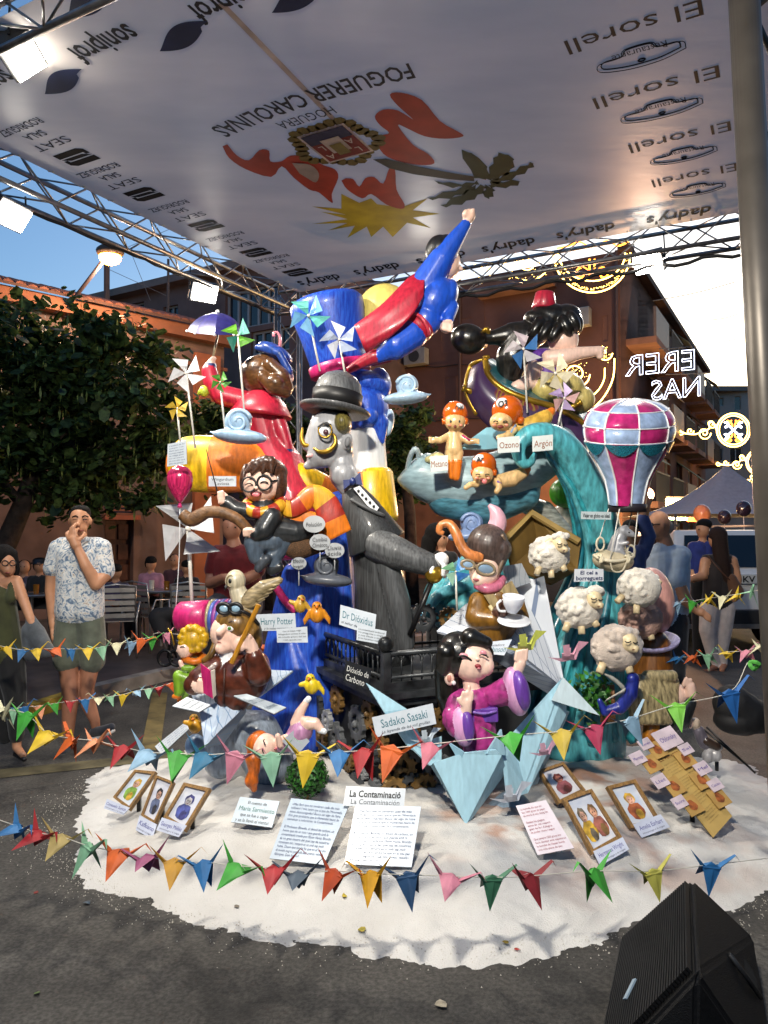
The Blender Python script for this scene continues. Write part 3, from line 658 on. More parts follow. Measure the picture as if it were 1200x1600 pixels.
for L_ in ([(950, 405), (900, 315), (940, 320), (985, 360), (990, 400)], [(985, 405), (1005, 350), (1030, 318), (1075, 335), (1070, 375), (1020, 405)], [(1000, 410), (1080, 375), (1135, 350), (1142, 362), (1090, 395), (1020, 420)], [(1000, 415), (1100, 410), (1070, 430), (1000, 432)], [(960, 410), (900, 420), (815, 412), (870, 432), (950, 425)], [(965, 420), (880, 440), (790, 470), (860, 468), (930, 445)], [(970, 425), (900, 455), (835, 495), (900, 488), (960, 460), (985, 432)], [(985, 425), (975, 460), (1000, 468), (1012, 440)]):
    print_poly(K([(x + (4 if i % 2 else -4), y + (3 if i % 2 else -3)) for i, (x, y) in enumerate(spline(L_ + L_[:1], 3)[:-1])]), '#12280f', lift=.005)
cc = cn(525, 224); g = MB()
for i in range(26):
    t = 2 * math.pi * i / 26; rx = .30 + .03 * math.sin(5 * t); g.add([cc + E1 * ((rx + .06 * math.cos(q)) * math.cos(t) + .05 * math.sin(q) * math.sin(t)) + E2 * ((rx + .06 * math.cos(q)) * math.sin(t) * .92 - .05 * math.sin(q) * math.cos(t)) - up * .005 for q in np.linspace(0, 6.283, 8)[:-1]], [tuple(range(7))])
g.build('emblem', PR('#5f5220'), canopy, fix=False)
def crest(a0, b0, a1, b1, col, l): g = MB(); g.poly([cc + E1 * a + E2 * b - up * l for a, b in ((a0, b0), (a1, b0), (a1, b1), (a0, b1))], None); g.build('emblem', PR(col), canopy, fix=False)
crest(-.20, -.22, .20, .22, '#b5aaa4', .006); crest(-.18, -.20, .18, .20, '#6d1f1c', .008); crest(-.18, -.20, .18, -.06, '#232344', .010); crest(-.08, -.10, .08, .10, '#a59a90', .012); crest(-.05, -.02, .05, .14, '#6d6230', .014)
for t, a, b in (('L', -.12, .0), ('A', .12, .0), ('A', -.12, .13), ('L', .12, .13)): lettering(t, cc + E1 * a + E2 * b, -E1, E2, None, .07, PR('#b5aaa4'), canopy, lift=.013)
g = MB(); g.add([cn(340, 5) - up * .0025, cn(352, 5) - up * .0025, cn(535, 195) - up * .0025, cn(528, 198) - up * .0025], [(0, 1, 2, 3)]); g.build('seam', PR('#a2968e'), canopy, fix=False)
for a_, b_, n_, o_ in ((C['nl'], C['fl'], 16, -E1), (C['fl'], C['fr'], 18, E2)):
    for i in range(n_):
        p = a_.lerp(b_, (i + .5) / n_); g = MB(); g.tube([p - o_ * .04 - up * .008, p + o_ * .02 + up * .01, p + o_ * .04 + up * .05], .006, 5); g.build('lacing_tie', plain('#c8c4bc'), canopy, True)
ALU = mat('#9a9a9c', .35, .15, 12, metal=.85)
def truss(label, a, b, wd=.27, rad=.022, step=.34, side=None, upv=None, name='truss'):
    a = Vector(a); b = Vector(b); t = (b - a).normalized(); u = Vector(upv or (0, 0, 1)); s = (side or t.cross(u)).normalized()
    root = thing(name, label, 'truss', a if a.z < b.z else (a if abs(a.z - b.z) < .01 else b)); cor = [(0, 0), (wd, 0), (wd, -wd), (0, -wd)]
    pos = lambda x, c: a + t * x + s * c[0] + u * c[1]; Ln = (b - a).length
    for c in cor:
        g = MB(); g.tube([pos(0, c), pos(Ln, c)], rad, 10); g.build('chord', ALU, root, True)
    n = max(2, round(Ln / step)); st = Ln / n
    for f in range(4):
        c0, c1 = cor[f], cor[(f + 1) % 4]
        for i in range(n):
            p, q = (c0, c1) if (i + f) % 2 else (c1, c0); g = MB(); g.bar(pos(i * st, p), pos((i + 1) * st, q), rad * .38, 6); g.build('brace', ALU, root, True)
    return root
out = Vector((0, 0, .05))
trL = truss('aluminium roof truss with black cable beside the street lamp', C['nl'] + out - E1 * .03 - E2 * .6, C['fl'] + out - E1 * .03, side=-E1)
trF = truss('aluminium truss along the far canopy edge with festive lights behind', C['fl'] + out + E2 * .03 - E1 * .3, C['fr'] + out + E2 * .03 + E1 * .3, side=E2)
trN = truss('aluminium truss at the near canopy corner above the hanging floodlight', C['nl'] + out - E2 * .03 - E1 * .3, C['nr'] + out - E2 * .03, side=-E2)
trR = truss('aluminium truss behind the thick steel mast along the canopy side', C['nr'] + out + E1 * .03, C['fr'] + out + E1 * .03, side=E1)
x_, y_ = C['fl'].x - .14, C['fl'].y + .14
twL = truss('upright aluminium truss tower behind the blue top hat', Vector((x_ - .13, y_ + .13, 0.0)), Vector((x_ - .13, y_ + .13, HC + .05)), side=Vector((1, 0, 0)), upv=(0, 1, 0), name='truss_tower')
p = C['fr'] + E1 * .1; twR = truss('truss tower carrying the far end of the canopy', Vector((p.x, p.y + .1, 0)), Vector((p.x, p.y + .1, HC + .05)), side=Vector((1, 0, 0)), upv=(0, 1, 0), name='truss_tower')
# thick near mast at the picture edge
mast = thing('steel_mast', 'thick grey steel mast where the paper crane strings are tied', 'mast', Vector((at(1222, 830, 3.1).x, 3.1, 0)))
MST = mat('#5a544d', .42, .18, 3, None, .45, .05)
mb, mt = Vector((at(1236, 1426, 3.1).x, 3.1, 0)), at(1166, -10, 3.1) + Vector((-.02, 0, .25))
g = MB(); g.tube([mb, mt], .062, 24); g.build('tube', MST, mast, True)
for k in (.05,):
    g = MB(); g.lathe(mb, (0, 0, 1), [(0, .085), (.02, .085), (.025, .075), (.06, .068)], 24); g.build('base_flange', MST, mast, True)
dv = Vector((.34, .25, 0)); g = MB(); g.tube([mb + dv, mt + dv], .03, 12); g.build('chord', MST, mast, True)
for i in range(14):
    p0 = mb.lerp(mt, i / 14); p1 = mb.lerp(mt, (i + 1) / 14); g = MB(); g.bar(*( (p0 + dv * .15, p1 + dv) if i % 2 else (p0 + dv, p1 + dv * .15)), .014, 8); g.build('brace', MST, mast, True)
# cable run on the side truss
g = MB(); a = C['nl'] + out - E1 * .3 - E2 * .6 - up * .29; b = C['fl'] + out - E1 * .3 - up * .29
g.tube([a.lerp(b, i / 40) - up * (.012 * math.sin(i * 1.7) ** 2) - E1 * .01 * math.sin(i) for i in range(41)], .016, 6); g.build('power_cable', plain('#15161a'), label='black power cable strapped along the canopy side truss', cat='cable')
a = C['fl'] + out + E2 * .3 - up * .30; b = C['fr'] + out + E2 * .3 - up * .30
g = MB(); g.tube([a.lerp(b, i / 40) - up * (.05 * math.sin(i * .8) ** 2) for i in range(41)], .018, 6); g.build('power_cable', plain('#15161a'), label='black power cable drooping under the far canopy truss', cat='cable')
# ================================================================ lamps
def floodlight(label, p, aim, power, hang, size=.30, col='#fff6e6', e=30):
    p = Vector(p); d = (Vector(aim) - p).normalized(); root = thing('floodlight', label, 'floodlight', p, 'floodlights on the canopy trusses')
    s = d.cross(up).normalized(); v = s.cross(d); R = Matrix((s, d, v)).transposed()
    g = MB(); g.box(p - d * .045, (size, .07, size * .72), R); g.build('housing', plain('#2a2a2c', .4), root, bevel=.008)
    for i in range(6):
        g = MB(); g.box(p - d * .10 + s * (size * (-.4 + .16 * i)), (.008, .04, size * .6), R); g.build('fin', plain('#2a2a2c', .4), root)
    g = MB(); g.box(p + d * .001, (size * .88, .012, size * .6), R); g.build('lens', emis(col, e), root)
    for q in (-1, 1):
        g = MB(); g.bar(p - d * .04 + s * q * size * .54, p - d * .04 + s * q * size * .5 + Vector((0, 0, hang)), .008); g.build('bracket', plain('#1c1c1e', .4), root)
    L = bpy.data.lights.new('flood', 'AREA'); L.shape = 'RECTANGLE'; L.size = size * .85; L.size_y = size * .58; L.energy = power; L.color = hexc(col)[:3]; L.spread = math.radians(104)
    o = bpy.data.objects.new('flood_light', L); COL.objects.link(o); o.parent = root; o.location = d * .02; o.rotation_euler = d.to_track_quat('-Z', 'Y').to_euler(); return root
floodlight('floodlight hanging from the near canopy corner with its edge of light showing', at(38, 92, 4.35), (.3, 4.6, 1.1), FLOOD_W * 1.3, .2, .32)
floodlight('glaring floodlight on the side truss above the orange house roof', at(20, 338, 5.75), (.2, 4.6, 1.3), FLOOD_W * .7, .2)
floodlight('glaring floodlight above the purple umbrella', at(320, 458, 8.0), (.1, 4.8, 1.8), FLOOD_W * .5, .25)
floodlight('glaring floodlight under the far truss in front of the white sky', at(1012, 412, 7.3), (.3, 4.6, 1.2), FLOOD_W * .5, .25)
floodlight('assumed floodlight on the far truss hidden behind the flying caped figure', at(662, 477, 7.95), (.3, 4.6, 1.6), FLOOD_W * .35, .25)  # lamp itself unseen, assumed from its glare on the canopy
stp = Vector((-.5, .3, 0)); floodlight('unseen floodlight on a tall stand, assumed and added to brighten the sculpture front', stp + Vector((0, .12, 4.05)), (.2, 5.0, 1.5), FLOOD_W * 3.1, -.12, .36)  # unseen front lamp, assumed from board glare and added to brighten the faces
t = thing('added_lighting_stand', 'unseen tall black tripod stand, added to carry the assumed front floodlight', 'stand', stp); g = MB(); g.tube([stp + Vector((0, 0, .35)), stp + Vector((0, 0, 3.95))], .02, 10); g.build('mast_tube', plain('#1a1a1c'), t, True); g = MB(); g.box(stp + Vector((0, .04, 3.93)), (.42, .05, .03)); g.build('crossbar', plain('#1a1a1c'), t)  # unseen stand, added only to hold the assumed front lamp
for k in range(3): a = k * 2.094 + .6; g = MB(); g.bar(stp + Vector((0, 0, .9)), stp + Vector((.42 * math.cos(a), .42 * math.sin(a), .01)), .014); g.build('leg', plain('#1a1a1c'), t)
sl_ = thing('street_lamp', 'orange street lamp on a bracket above the tiled roof', 'street lamp', on_plane(100, 490, pL, nL))
p = at(172, 402, 12.6)
g = MB(); g.tube([on_plane(100, 500, pL, nL) + nL * .05, on_plane(100, 480, pL, nL) + nL * .3, at(150, 422, 12.7), p + Vector((0, 0, .1))], .035, 8); g.build('bracket_arm', plain('#3a3030', .5), sl_, True)
g = MB(); g.sphere(p + Vector((0, 0, .1)), (.24, .2, .12), 14, 8); g.build('lamp_head', plain('#4a3a30', .5), sl_, True)
g = MB(); g.sphere(p, (.19, .16, .13), 14, 8); g.build('bulb', emis('#ffa030', 30), sl_, True)
L = bpy.data.lights.new('sodium', 'POINT'); L.energy = 150; L.color = (1, .68, .46); L.shadow_soft_size = .15; o = bpy.data.objects.new('sodium_light', L); COL.objects.link(o); o.parent = sl_; o.location = p - Vector((0, 0, .3)) - sl_.location
g = MB(); g.bar(at(168, 470, 17) - Vector((0, 0, 3)), at(167, 385, 17), .07, 8); g.build('utility_pole', plain('#4a3c38'), label='thin dark pole rising behind the tiled roof under the lamp', cat='pole')
g = MB(); g.bar(at(263, 460, 17) - Vector((0, 0, 2)), at(263, 405, 17), .03, 8); g.build('utility_pole', plain('#3c3636'), label='slim antenna pole beside the mauve block roofline', cat='pole')
for i, (a, b) in enumerate((((168, 400), (330, 330)), ((168, 420), (260, 462)), ((205, 395), (235, 470)))):
    g = MB(); g.bar(at(*a, 17), at(*b, 17 + 2 * (i == 0)), .006, 5); g.build('overhead_wire', plain('#55585e'), label=('thin overhead wire leaving the dark pole towards the truss', 'thin overhead wire sagging to the mauve roof', 'thin steep wire between pole and roof')[i], cat='wire')
# unseen rest of the street: plain house rows added to block some sky light
for nm, lb, c_, sz, rz in (('unseen_opposite_house', 'unseen plain house row across the road, added to block sky light', (-4, -30, 4.0), (60, 8, 8), .0), ('unseen_side_house', 'unseen plain house row beyond the mast, added to block sky light', (19, 4, 5), (8, 34, 10), -.5), ('unseen_side_house', 'unseen plain house row beyond the tree, added to block sky light', (-19, 2, 5), (8, 26, 10), .45)):
    t = thing(nm, lb, 'house', (c_[0], c_[1], 0)); R_ = Matrix.Rotation(rz, 3, 'Z'); g = MB(); g.box(c_, sz, R_); g.build('wall', mat('#7a6a5e', .9, .15, 1.0), t); g = MB(); g.box((c_[0], c_[1], sz[2] + .1), (sz[0] + .5, sz[1] + .5, .3), R_); g.build('parapet', mat('#6a5c52', .9, .1, 2), t)
# wear and clutter on the brown block
for (x, y) in ((860, 560), (655, 560), (905, 500)):
    p = on_plane(x, y, pB, nB) + nB * .22; g = MB(); g.box(p, (.8, .35, .55), RB); ac = g.build('air_conditioner', mat('#9a9690', .6, .1, 4), blkB, bevel=.03); g = MB(); g.lathe(p + nB * .18, nB, [(0, .2), (.02, .2), (.02, 0)], 20); g.build('fan_grille', plain('#3a3a3a'), ac)
for x in (965, 720, 600):
    p = on_plane(x, 560, pB, nB) + nB * .08; g = MB(); g.bar((p.x, p.y, 0), (p.x, p.y, zB), .05, 8); g.build('drainpipe', plain('#5a4238'), blkB)
for y in (556, 640):
    a = on_plane(600, y + 20, pB, nB) + nB * .05; b = on_plane(970, y, pB, nB) + nB * .05; g = MB(); g.tube([a.lerp(b, i / 20) - up * .06 * math.sin(i * .9) ** 2 for i in range(21)], .018, 5); g.build('wall_cable', plain('#2a2422'), blkB)
# ================================================================ the sculpture group (painted figures)
SKIN = paint('#ecc4ac', .06); SKP = paint('#f0c9b6', .06); BLU = mat('#2a5cc8', .4, .3, 2.6, (34, 34, 2.5), coat=.2, col2='#12309a', bump=.15, bscale=8); RED_ = paint('#a81c34', .12)
PALE = paint('#b8d2ea', .06); WHT = paint('#e6e8ea', .04); BLK = paint('#17181b', .2); GREY = paint('#4e5053', .2, (40, 40, 4), .5); GOLD = mat('#a8842a', .3, .2, 8, metal=.7)
ORG_ = paint('#d8741a', .10); YEL = paint('#e0b416', .12); TEAL = paint('#52aab4', .18, (16, 16, 4)); BRN = paint('#5a3a22', .2, (30, 30, 6)); DRK = plain('#121214', .4)
STICK = plain('#d8d6cc', .5); WOOD = mat('#8a5f38', .5, .2, 5, (20, 20, 3)); NAVY = paint('#1b2c66', .1); PINKC = paint('#c2266c', .12)
def loft(P, A, B, m, name, parent, bulge=0, th=3, nu=18, nv=8, smooth=True, wave=0):
    """cloth between two pixel curves A and B (x, y, dz)"""
    a = spline([tuple(p) + ((0,) if len(p) < 3 else ()) for p in A], nu // (len(A) - 1) + 1); b = spline([tuple(p) + ((0,) if len(p) < 3 else ()) for p in B], nu // (len(B) - 1) + 1)
    n = min(len(a), len(b)); a = [a[round(i * (len(a) - 1) / (n - 1))] for i in range(n)]; b = [b[round(i * (len(b) - 1) / (n - 1))] for i in range(n)]
    g = MB(); vs = []; fs = []
    for s in (0, th):
        for i in range(n):
            for j in range(nv + 1):
                t = j / nv; p = a[i] * (1 - t) + b[i] * t; vs.append(P.P(p[0], p[1], p[2] - bulge * math.sin(math.pi * t) + wave * math.sin(6.3 * t * 1.5 + i * .2) + s))
    q = nv + 1; o = n * q
    for i in range(n - 1):
        for j in range(nv): x = i * q + j; fs += [(x, x + 1, x + q + 1, x + q), (o + x, o + x + q, o + x + q + 1, o + x + 1)]
    for i in range(n - 1): fs += [(i * q, i * q + q, o + i * q + q, o + i * q), (i * q + nv, o + i * q + nv, o + i * q + q + nv, i * q + q + nv)]
    for j in range(nv): e = (n - 1) * q + j; fs += [(j, o + j, o + j + 1, j + 1), (e, e + 1, o + e + 1, o + e)]
    g.add(vs, fs); return g.build(name, m, parent, smooth)
def striped(o, n, k, cols, off=0):
    o.data.materials.clear()
    for m in cols: o.data.materials.append(m)
    for i, p in enumerate(o.data.polygons): p.material_index = ((p.index // n + off) // k) % len(cols)
def ring(P, x, y, dz, rx, ry, r, m, name, parent, rot=0, tilt=0):
    a = math.radians(rot); pts = [(x + rx * math.cos(t) * math.cos(a) - ry * math.sin(t) * math.sin(a), y + rx * math.cos(t) * math.sin(a) + ry * math.sin(t) * math.cos(a), dz + tilt * math.sin(t)) for t in np.linspace(0, 2 * math.pi, 25)]
    return P.tube(pts, r, m, name, parent, 8)
def shut_eye(P, x, y, dz, w, parent, rot=0, up_=1):
    a = math.radians(rot); dz -= 2; pts = [(x + u * w * math.cos(a) - (-up_ * (1 - u * u) * w * .45) * -math.sin(a), y + u * w * math.sin(a) - up_ * (1 - u * u) * w * .45, dz - 2 * (1 - u * u)) for u in np.linspace(-1, 1, 9)]
    P.tube(pts, max(.9, w * .15), DRK, 'eyelid', parent, 5)
def open_eye(P, x, y, dz, r, parent, look=(0, 0), col='#3a5a3a'):
    e = P.sphere(x, y, dz, (r, r * .75, r * .6), WHT, 'eye', parent); P.sphere(x + look[0], y + look[1], dz - r * .5, (r * .45, r * .45, r * .25), plain(col, .2), 'iris', e)
def root_at(name, label, cat, x, y, D, group=None): return thing(name, label, cat, at(x, y, D), group)
def cloud(label, x, y, s, col, D, flip=1, stand=True):
    t = root_at('cloud_ornament', label, 'cloud', x, y + .45 * s, D, 'swirled cloud ornaments'); m = paint(col, .05)
    c = Sc(D); f = flip
    c.e(m, x, y + .28 * s, .86 * s, .24 * s, .5 * s, 0, -5 * f); c.c(m, (x - .55 * s * f, y + .36 * s, -.1 * s, .14 * s), (x - .1 * s * f, y + .18 * s, -.15 * s, .2 * s), (x + .5 * s * f, y + .22 * s, -.1 * s, .12 * s), (x + .95 * s * f, y + .14 * s, 0, .03 * s))
    c.e(m, x + .05 * s * f, y - .18 * s, .43 * s, .43 * s, .38 * s); c.build('body', t, vox=max(1.3, s / 26), it=3)
    sp = [(x + .05 * s * f + f * s * .4 * (1 - q * .8) * math.cos(3.4 + q * 9), y - .18 * s + s * .4 * (1 - q * .8) * math.sin(3.4 + q * 9), -.30 * s - .07 * s * q) for q in np.linspace(0, 1, 30)]
    Px(D).tube(sp, [.07 * s * (1 - .5 * q) for q in np.linspace(0, 1, 30)], m, 'swirl', t, 8); return t
def pinwheel(label, x, y, r, cols, D, foot, n=4, rot=20, dz=0, thick=1.6, spin=1):
    t = root_at('pinwheel', label, 'pinwheel', foot[0], foot[1], D, 'paper pinwheels on sticks'); P = Px(D)
    P.tube([(x, y, 4 + dz), (foot[0], foot[1], 4 + dz)], thick, STICK, 'stick', t, 8)
    for i in range(n):
        a = math.radians(rot + 360 * i / n); b = a + spin * math.radians(360 / n * .55); pt = lambda rr, an, z: P.P(x + rr * math.cos(an), y + rr * math.sin(an), dz + z)
        g = MB(); b = a + spin * math.radians(360 / n * .72); vs = [pt(0, 0, -1), pt(r * .55, a, -r * .08), pt(r, a, -r * .04), pt(r * .66, b, -r * .30), pt(r * .34, b, -r * .28), pt(r * .06, b, -r * .12)]
        g.add(vs, [(0, 1, 4, 5), (1, 2, 3, 4)]); g.add([v + Vector((0, .002, 0)) for v in vs], [(5, 4, 1, 0), (4, 3, 2, 1)]); g.build('blade', mat(cols[i % len(cols)], .45, .06, 20), t, fix=False)
    P.sphere(x, y, -r * .14 + dz, max(1.4, r * .07), plain('#e8e4d8'), 'hub', t); return t
# ---- giant child seen from behind
D = 5.2; P = Px(D); G = root_at('giant_figure', 'giant child seen from behind with blue top hat and trailing yellow striped scarf', 'figure', 500, 1150, D)
P.lathe(533, 583, 0, -12, 3, [(0, 44), (22, 46), (60, 51), (98, 58), (110, 58), (117, 52), (119, 40), (120, 0)], BLU, 'hat', G, 40)
P.lathe(533, 584, 0, -12, 3, [(-1, 46), (0, 48), (15, 49), (16, 46.5)], PINKC, 'hat_band', G, 40)
Sc(D).e(BLU, 566, 600, 46, 22, 40, 0, 8).e(BLU, 594, 600, 18, 26, 22, 0, -10).build('hat_brim', G)
c = Sc(D); c.e(BLU, 566, 640, 42, 45, 44).c(BLU, (592, 660, -15, 16), (598, 690, -20, 4)).c(BLU, (555, 660, -20, 14), (548, 678, -18, 3)).c(BLU, (575, 650, -30, 16), (566, 664, -34, 5)); c.build('hair', G)
c = Sc(D); c.c(WHT, (566, 665, 4, 34), (570, 735, 4, 36)).e(PALE, 607, 660, 9, 22, 12, -4, 8); c.build('neck', G)
o = P.lathe(583, 815, 0, -3, 0, [(0, 38), (8, 40), (76, 35), (82, 31)], YEL, 'scarf_collar', G, 40); o.data.materials.append(ORG_)
for p in o.data.polygons:
    if p.center.x + ORG[G.name].x < P.P(572, 770).x: p.material_index = 1
o = P.tube([(560, 790, 10, 20), (500, 765, 0, 26), (445, 745, -5, 34), (390, 730, -8, 41), (330, 725, -8, 45), (285, 724, -5, 41), (266, 723, 0, 22)], [20, 26, 34, 41, 45, 41, 22], YEL, 'scarf_tail', G, 20, sp=6, flat=.55) if 0 else P.tube([(560, 790, 10), (500, 765, 0), (445, 745, -5), (390, 730, -8), (330, 725, -8), (285, 724, -5), (266, 723, 0)], [20, 26, 32, 40, 45, 41, 22], YEL, 'scarf_tail', G, 20, sp=6, flat=.6)
striped(o, 20, 9, [ORG_, YEL], 3)
cq = Sc(D).c(BLU, (530, 800, 0, 34), (505, 880, 0, 50), (492, 1000, 0, 62), (498, 1160, 0, 76))
for i in range(7): cq.c(BLU, (478 + i * 9, 850, -28, 14), (455 + i * 14, 980, -48 + 4 * abs(i - 3), 16), (425 + i * 21, 1160, -66 + 7 * abs(i - 3), 15))
cq.c(BLU, (462, 900, -20, 22), (440, 1010, -30, 26), (425, 1090, -36, 22), (388, 1150, -46, 12)).c(BLU, (450, 990, -40, 16), (470, 1070, -60, 20), (440, 1130, -70, 14)); cq.build('coat', G, 2.6, 3)
for k, (a, b) in enumerate((((432, 868), (470, 862)), ((430, 915), (462, 955)))):
    P.tube([(a[0], a[1], -44), ((a[0] + b[0]) / 2, (a[1] + b[1]) / 2 + 4, -52), (b[0], b[1], -54)], 6, PINKC, 'coat_piping', G, 8, sp=4)
# ---- pale ball behind the cape
Sc(5.35).e(paint('#d8c56a', .06), 602, 492, 46, 48).build('moon_ball', None, 3, 3, 'pale yellow ball between the blue hat and the red cape', 'ball')
# ---- flying caped figure (generic hero-like flyer)
D = 4.9; P = Px(D); FB = paint('#1d50c4', .08); H = root_at('flying_figure', 'flying figure in blue suit with red cape and raised fist', 'figure', 550, 578, D)
c = Sc(D)
c.c(FB, (662, 452, 6, 27), (690, 405, -4, 20), (727, 352, -8, 9)); c.c(SKP, (730, 345, -8, 8), (733, 337, -8, 10.5)); c.e(SKP, 727, 334, 5, 7, 6, -14, 20); c.e(SKP, 738, 331, 4, 6, 5, -14, 30)
c.e(FB, 678, 470, 30, 40, 30, 4, 25); c.e(FB, 665, 500, 26, 26, 24, 2); c.e(FB, 702, 462, 14, 26, 22, 6, 12)
c.e(RED_, 654, 512, 21, 25, 25, 0, -40, 1.5); c.c(FB, (645, 522, -4, 24), (618, 540, -12, 22), (594, 556, -8, 10.5)); c.c(RED_, (584, 557, -6, 12), (562, 568, -4, 9), (547, 577, -4, 6.5))
c.c(FB, (640, 530, 18, 20), (610, 552, 22, 12)); c.c(RED_, (606, 556, 22, 11), (584, 566, 22, 7))
c.c(FB, (705, 480, 0, 12), (700, 500, -12, 9)); c.c(SKP, (700, 505, -14, 8), (697, 511, -16, 10)); 
for i in range(4): c.c(SKP, (693 + i * 4, 505 + i, -24, 3.2), (692 + i * 4, 514 + i, -25, 3.2))
c.c(SKP, (688, 425, 10, 13), (694, 415, 10, 13)); c.e(SKP, 698, 412, 22, 26, 22, 10, 10); c.e(SKP, 719, 420, 5, 4, 5, 8)
c.build('body', H, 1.8, 3)
c = Sc(D); c.e(BLK, 686, 392, 22, 25, 24, 8, 15); c.e(BLK, 700, 378, 14, 10, 16, 8, 25); c.build('hair', H, 1.8, 2)
P.sphere(684, 415, 4, (4, 7, 4), SKP, 'ear', H)
loft(P, [(664, 424, -2), (640, 432, -10), (598, 474, -26), (553, 508, -20)], [(662, 462, -30), (644, 492, -40), (612, 525, -36), (572, 552, -24)], RED_, 'cape', H, 10, 3, 20, 10, wave=2)
P.tube([(650, 490, -22), (660, 498, -27), (668, 512, -25), (671, 524, -18)], 3, paint('#c23a4a'), 'belt', H, 8, sp=4)
# ---- grey man in a bowler hat
D = 4.72; P = Px(D); W_ = root_at('bowler_man_figure', 'tall grey caped man figure with bowler hat, monocle and gold topped cane', 'figure', 600, 1008, D); FACE = paint('#96979b', .06)
P.lathe(524, 640, 0, 9, -4, [(0, 36), (10, 38), (28, 38), (44, 34), (54, 25), (60, 13), (62, 0)], GREY, 'hat_crown', W_, 40)
P.lathe(524, 640, 0, 9, -4, [(5, 37), (5, 39), (27, 40), (27, 38)], plain('#141416', .5), 'hat_band', W_, 40)
P.lathe(523, 643, 0, 9, -4, [(-3, 30), (-4, 44), (-1, 54), (3, 57), (5, 55), (3, 48), (2, 40), (2, 30)], GREY, 'hat_brim', W_, 48)
c = Sc(D); c.e(FACE, 517, 668, 32, 30, 30); c.c(FACE, (508, 672, 0, 26), (498, 712, 0, 19)); c.c(FACE, (515, 714, 0, 17), (480, 728, 0, 6)); c.c(FACE, (530, 698, 2, 22), (492, 720, 0, 13)); c.c(FACE, (500, 655, -10, 9), (490, 660, -8, 6)); c.c(FACE, (492, 652, 0, 5), (481, 697, 0, 9)); c.c(FACE, (538, 710, 8, 15), (500, 722, 4, 10))
c.c(FACE, (532, 708, 8, 18), (536, 742, 4, 22), (548, 760, 4, 20)); c.e(FACE, 543, 690, 8, 13, 6, -18, 12); c.e(FACE, 536, 742, 20, 20, 18, -4); c.build('head', W_, 1.7, 3)
P.sphere(543, 690, -25, (4.5, 8, 3), plain('#6e6f72'), 'ear_hollow', W_, 12)
Sc(D).e(paint('#6b6232', .25, (50, 50, 6)), 535, 662, 15, 18, 26, -12).build('sideburn', W_, 1.8, 2)
open_eye(P, 507, 675, -28, 9.5, W_, (2, 0), '#50303a'); P.tube([(497, 668, -33), (506, 661, -36), (517, 664, -33)], 2, plain('#3a3a3c'), 'eyebrow', W_, 6, sp=3)
ring(P, 508, 672, -34, 10.5, 11.5, 1.4, GOLD, 'monocle', W_); P.tube([(490, 700, -20), (500, 706, -26), (514, 704, -28), (524, 692, -28), (522, 680, -27), (516, 678, -26)], [1.6, 3.4, 3.8, 3.2, 2.4, 1.2], GOLD, 'moustache', W_, 10, sp=5)
P.tube([(484, 696, -8), (476, 695, -6), (471, 684, -4), (473, 668, -2)], [3, 4, 3.4, 1.4], GOLD, 'moustache', W_, 10, sp=5); P.sphere(485, 712, -14, (7, 3.6, 4), paint('#c89a9a'), 'lips', W_, -10)
COAT = paint('#2a2c2e', .3, (60, 60, 3), .6)
P.lathe(590, 852, 0, -25, 0, [(0, 46), (3, 47), (40, 36), (75, 26), (96, 17), (98, 0)], COAT, 'shoulder_cape', W_, 40)
c = Sc(D); c.c(COAT, (570, 800, 4, 28), (588, 860, 6, 38), (596, 930, 6, 41), (602, 1012, 6, 47)); c.c(paint('#4c4e50', .15, (50, 50, 3)), (606, 880, -26, 18), (622, 940, -30, 19), (634, 1008, -30, 14)); c.build('coat', W_, 2.2, 4)
Sc(D).c(paint('#4c4e50', .2, (40, 40, 4), .55), (592, 852, -26, 27), (620, 864, -40, 25), (650, 875, -46, 20), (670, 882, -46, 18)).build('sleeve', W_, 2, 3)
c = Sc(D); c.c(WHT, (676, 880, -46, 10), (690, 874, -50, 11)); 
for i in range(4): c.c(WHT, (684 + 3.4 * i, 872 + 2 * i, -58 + 6 * i, 4), (694 + 1.5 * i, 884 + 2 * i, -62 + 6 * i, 3.8), (692 + i, 898 + i, -60 + 6 * i, 3.2))
c.c(WHT, (676, 882, -58, 4), (674, 894, -62, 3.6)); c.build('hand', W_, 1.3, 2)
for a, b in (((536, 757), (549, 750)), ((552, 750), (566, 748))): P.slab([(a[0], a[1] - 7), (b[0], b[1] - 1), (b[0], b[1] + 5), (a[0] + 1, a[1] + 8)] if a[0] < 545 else [(a[0], a[1] - 1), (b[0] - 3, b[1] - 11), (b[0], b[1] + 10), (a[0], a[1] + 5)], 10, NAVY, 'bow_tie', W_, -24)
P.sphere(551, 752, -26, (5, 6, 5), NAVY, 'bow_knot', W_)
P.slab([(552, 763), (562, 759), (592, 793), (588, 800), (574, 790)], 5, WHT, 'shirt_front', W_, -31)
for i in range(5): P.sphere(560 + i * 6, 767 + i * 6, -33, 2.1, DRK, 'shirt_button', W_)
P.tube([(548, 780, -31), (575, 795, -36), (600, 806, -30)], 3, plain('#4a4c4e'), 'lapel', W_, 6, sp=4)
P2 = P; cn_ = root_at('walking_cane', 'black cane with a gold ball grip held by the bowler man', 'cane', 640, 990, D)
P.sphere(678, 897, -52, 14, GOLD, 'ball_grip', cn_); P.tube([(674, 910, -50), (640, 992, -44)], 4, DRK, 'shaft', cn_)
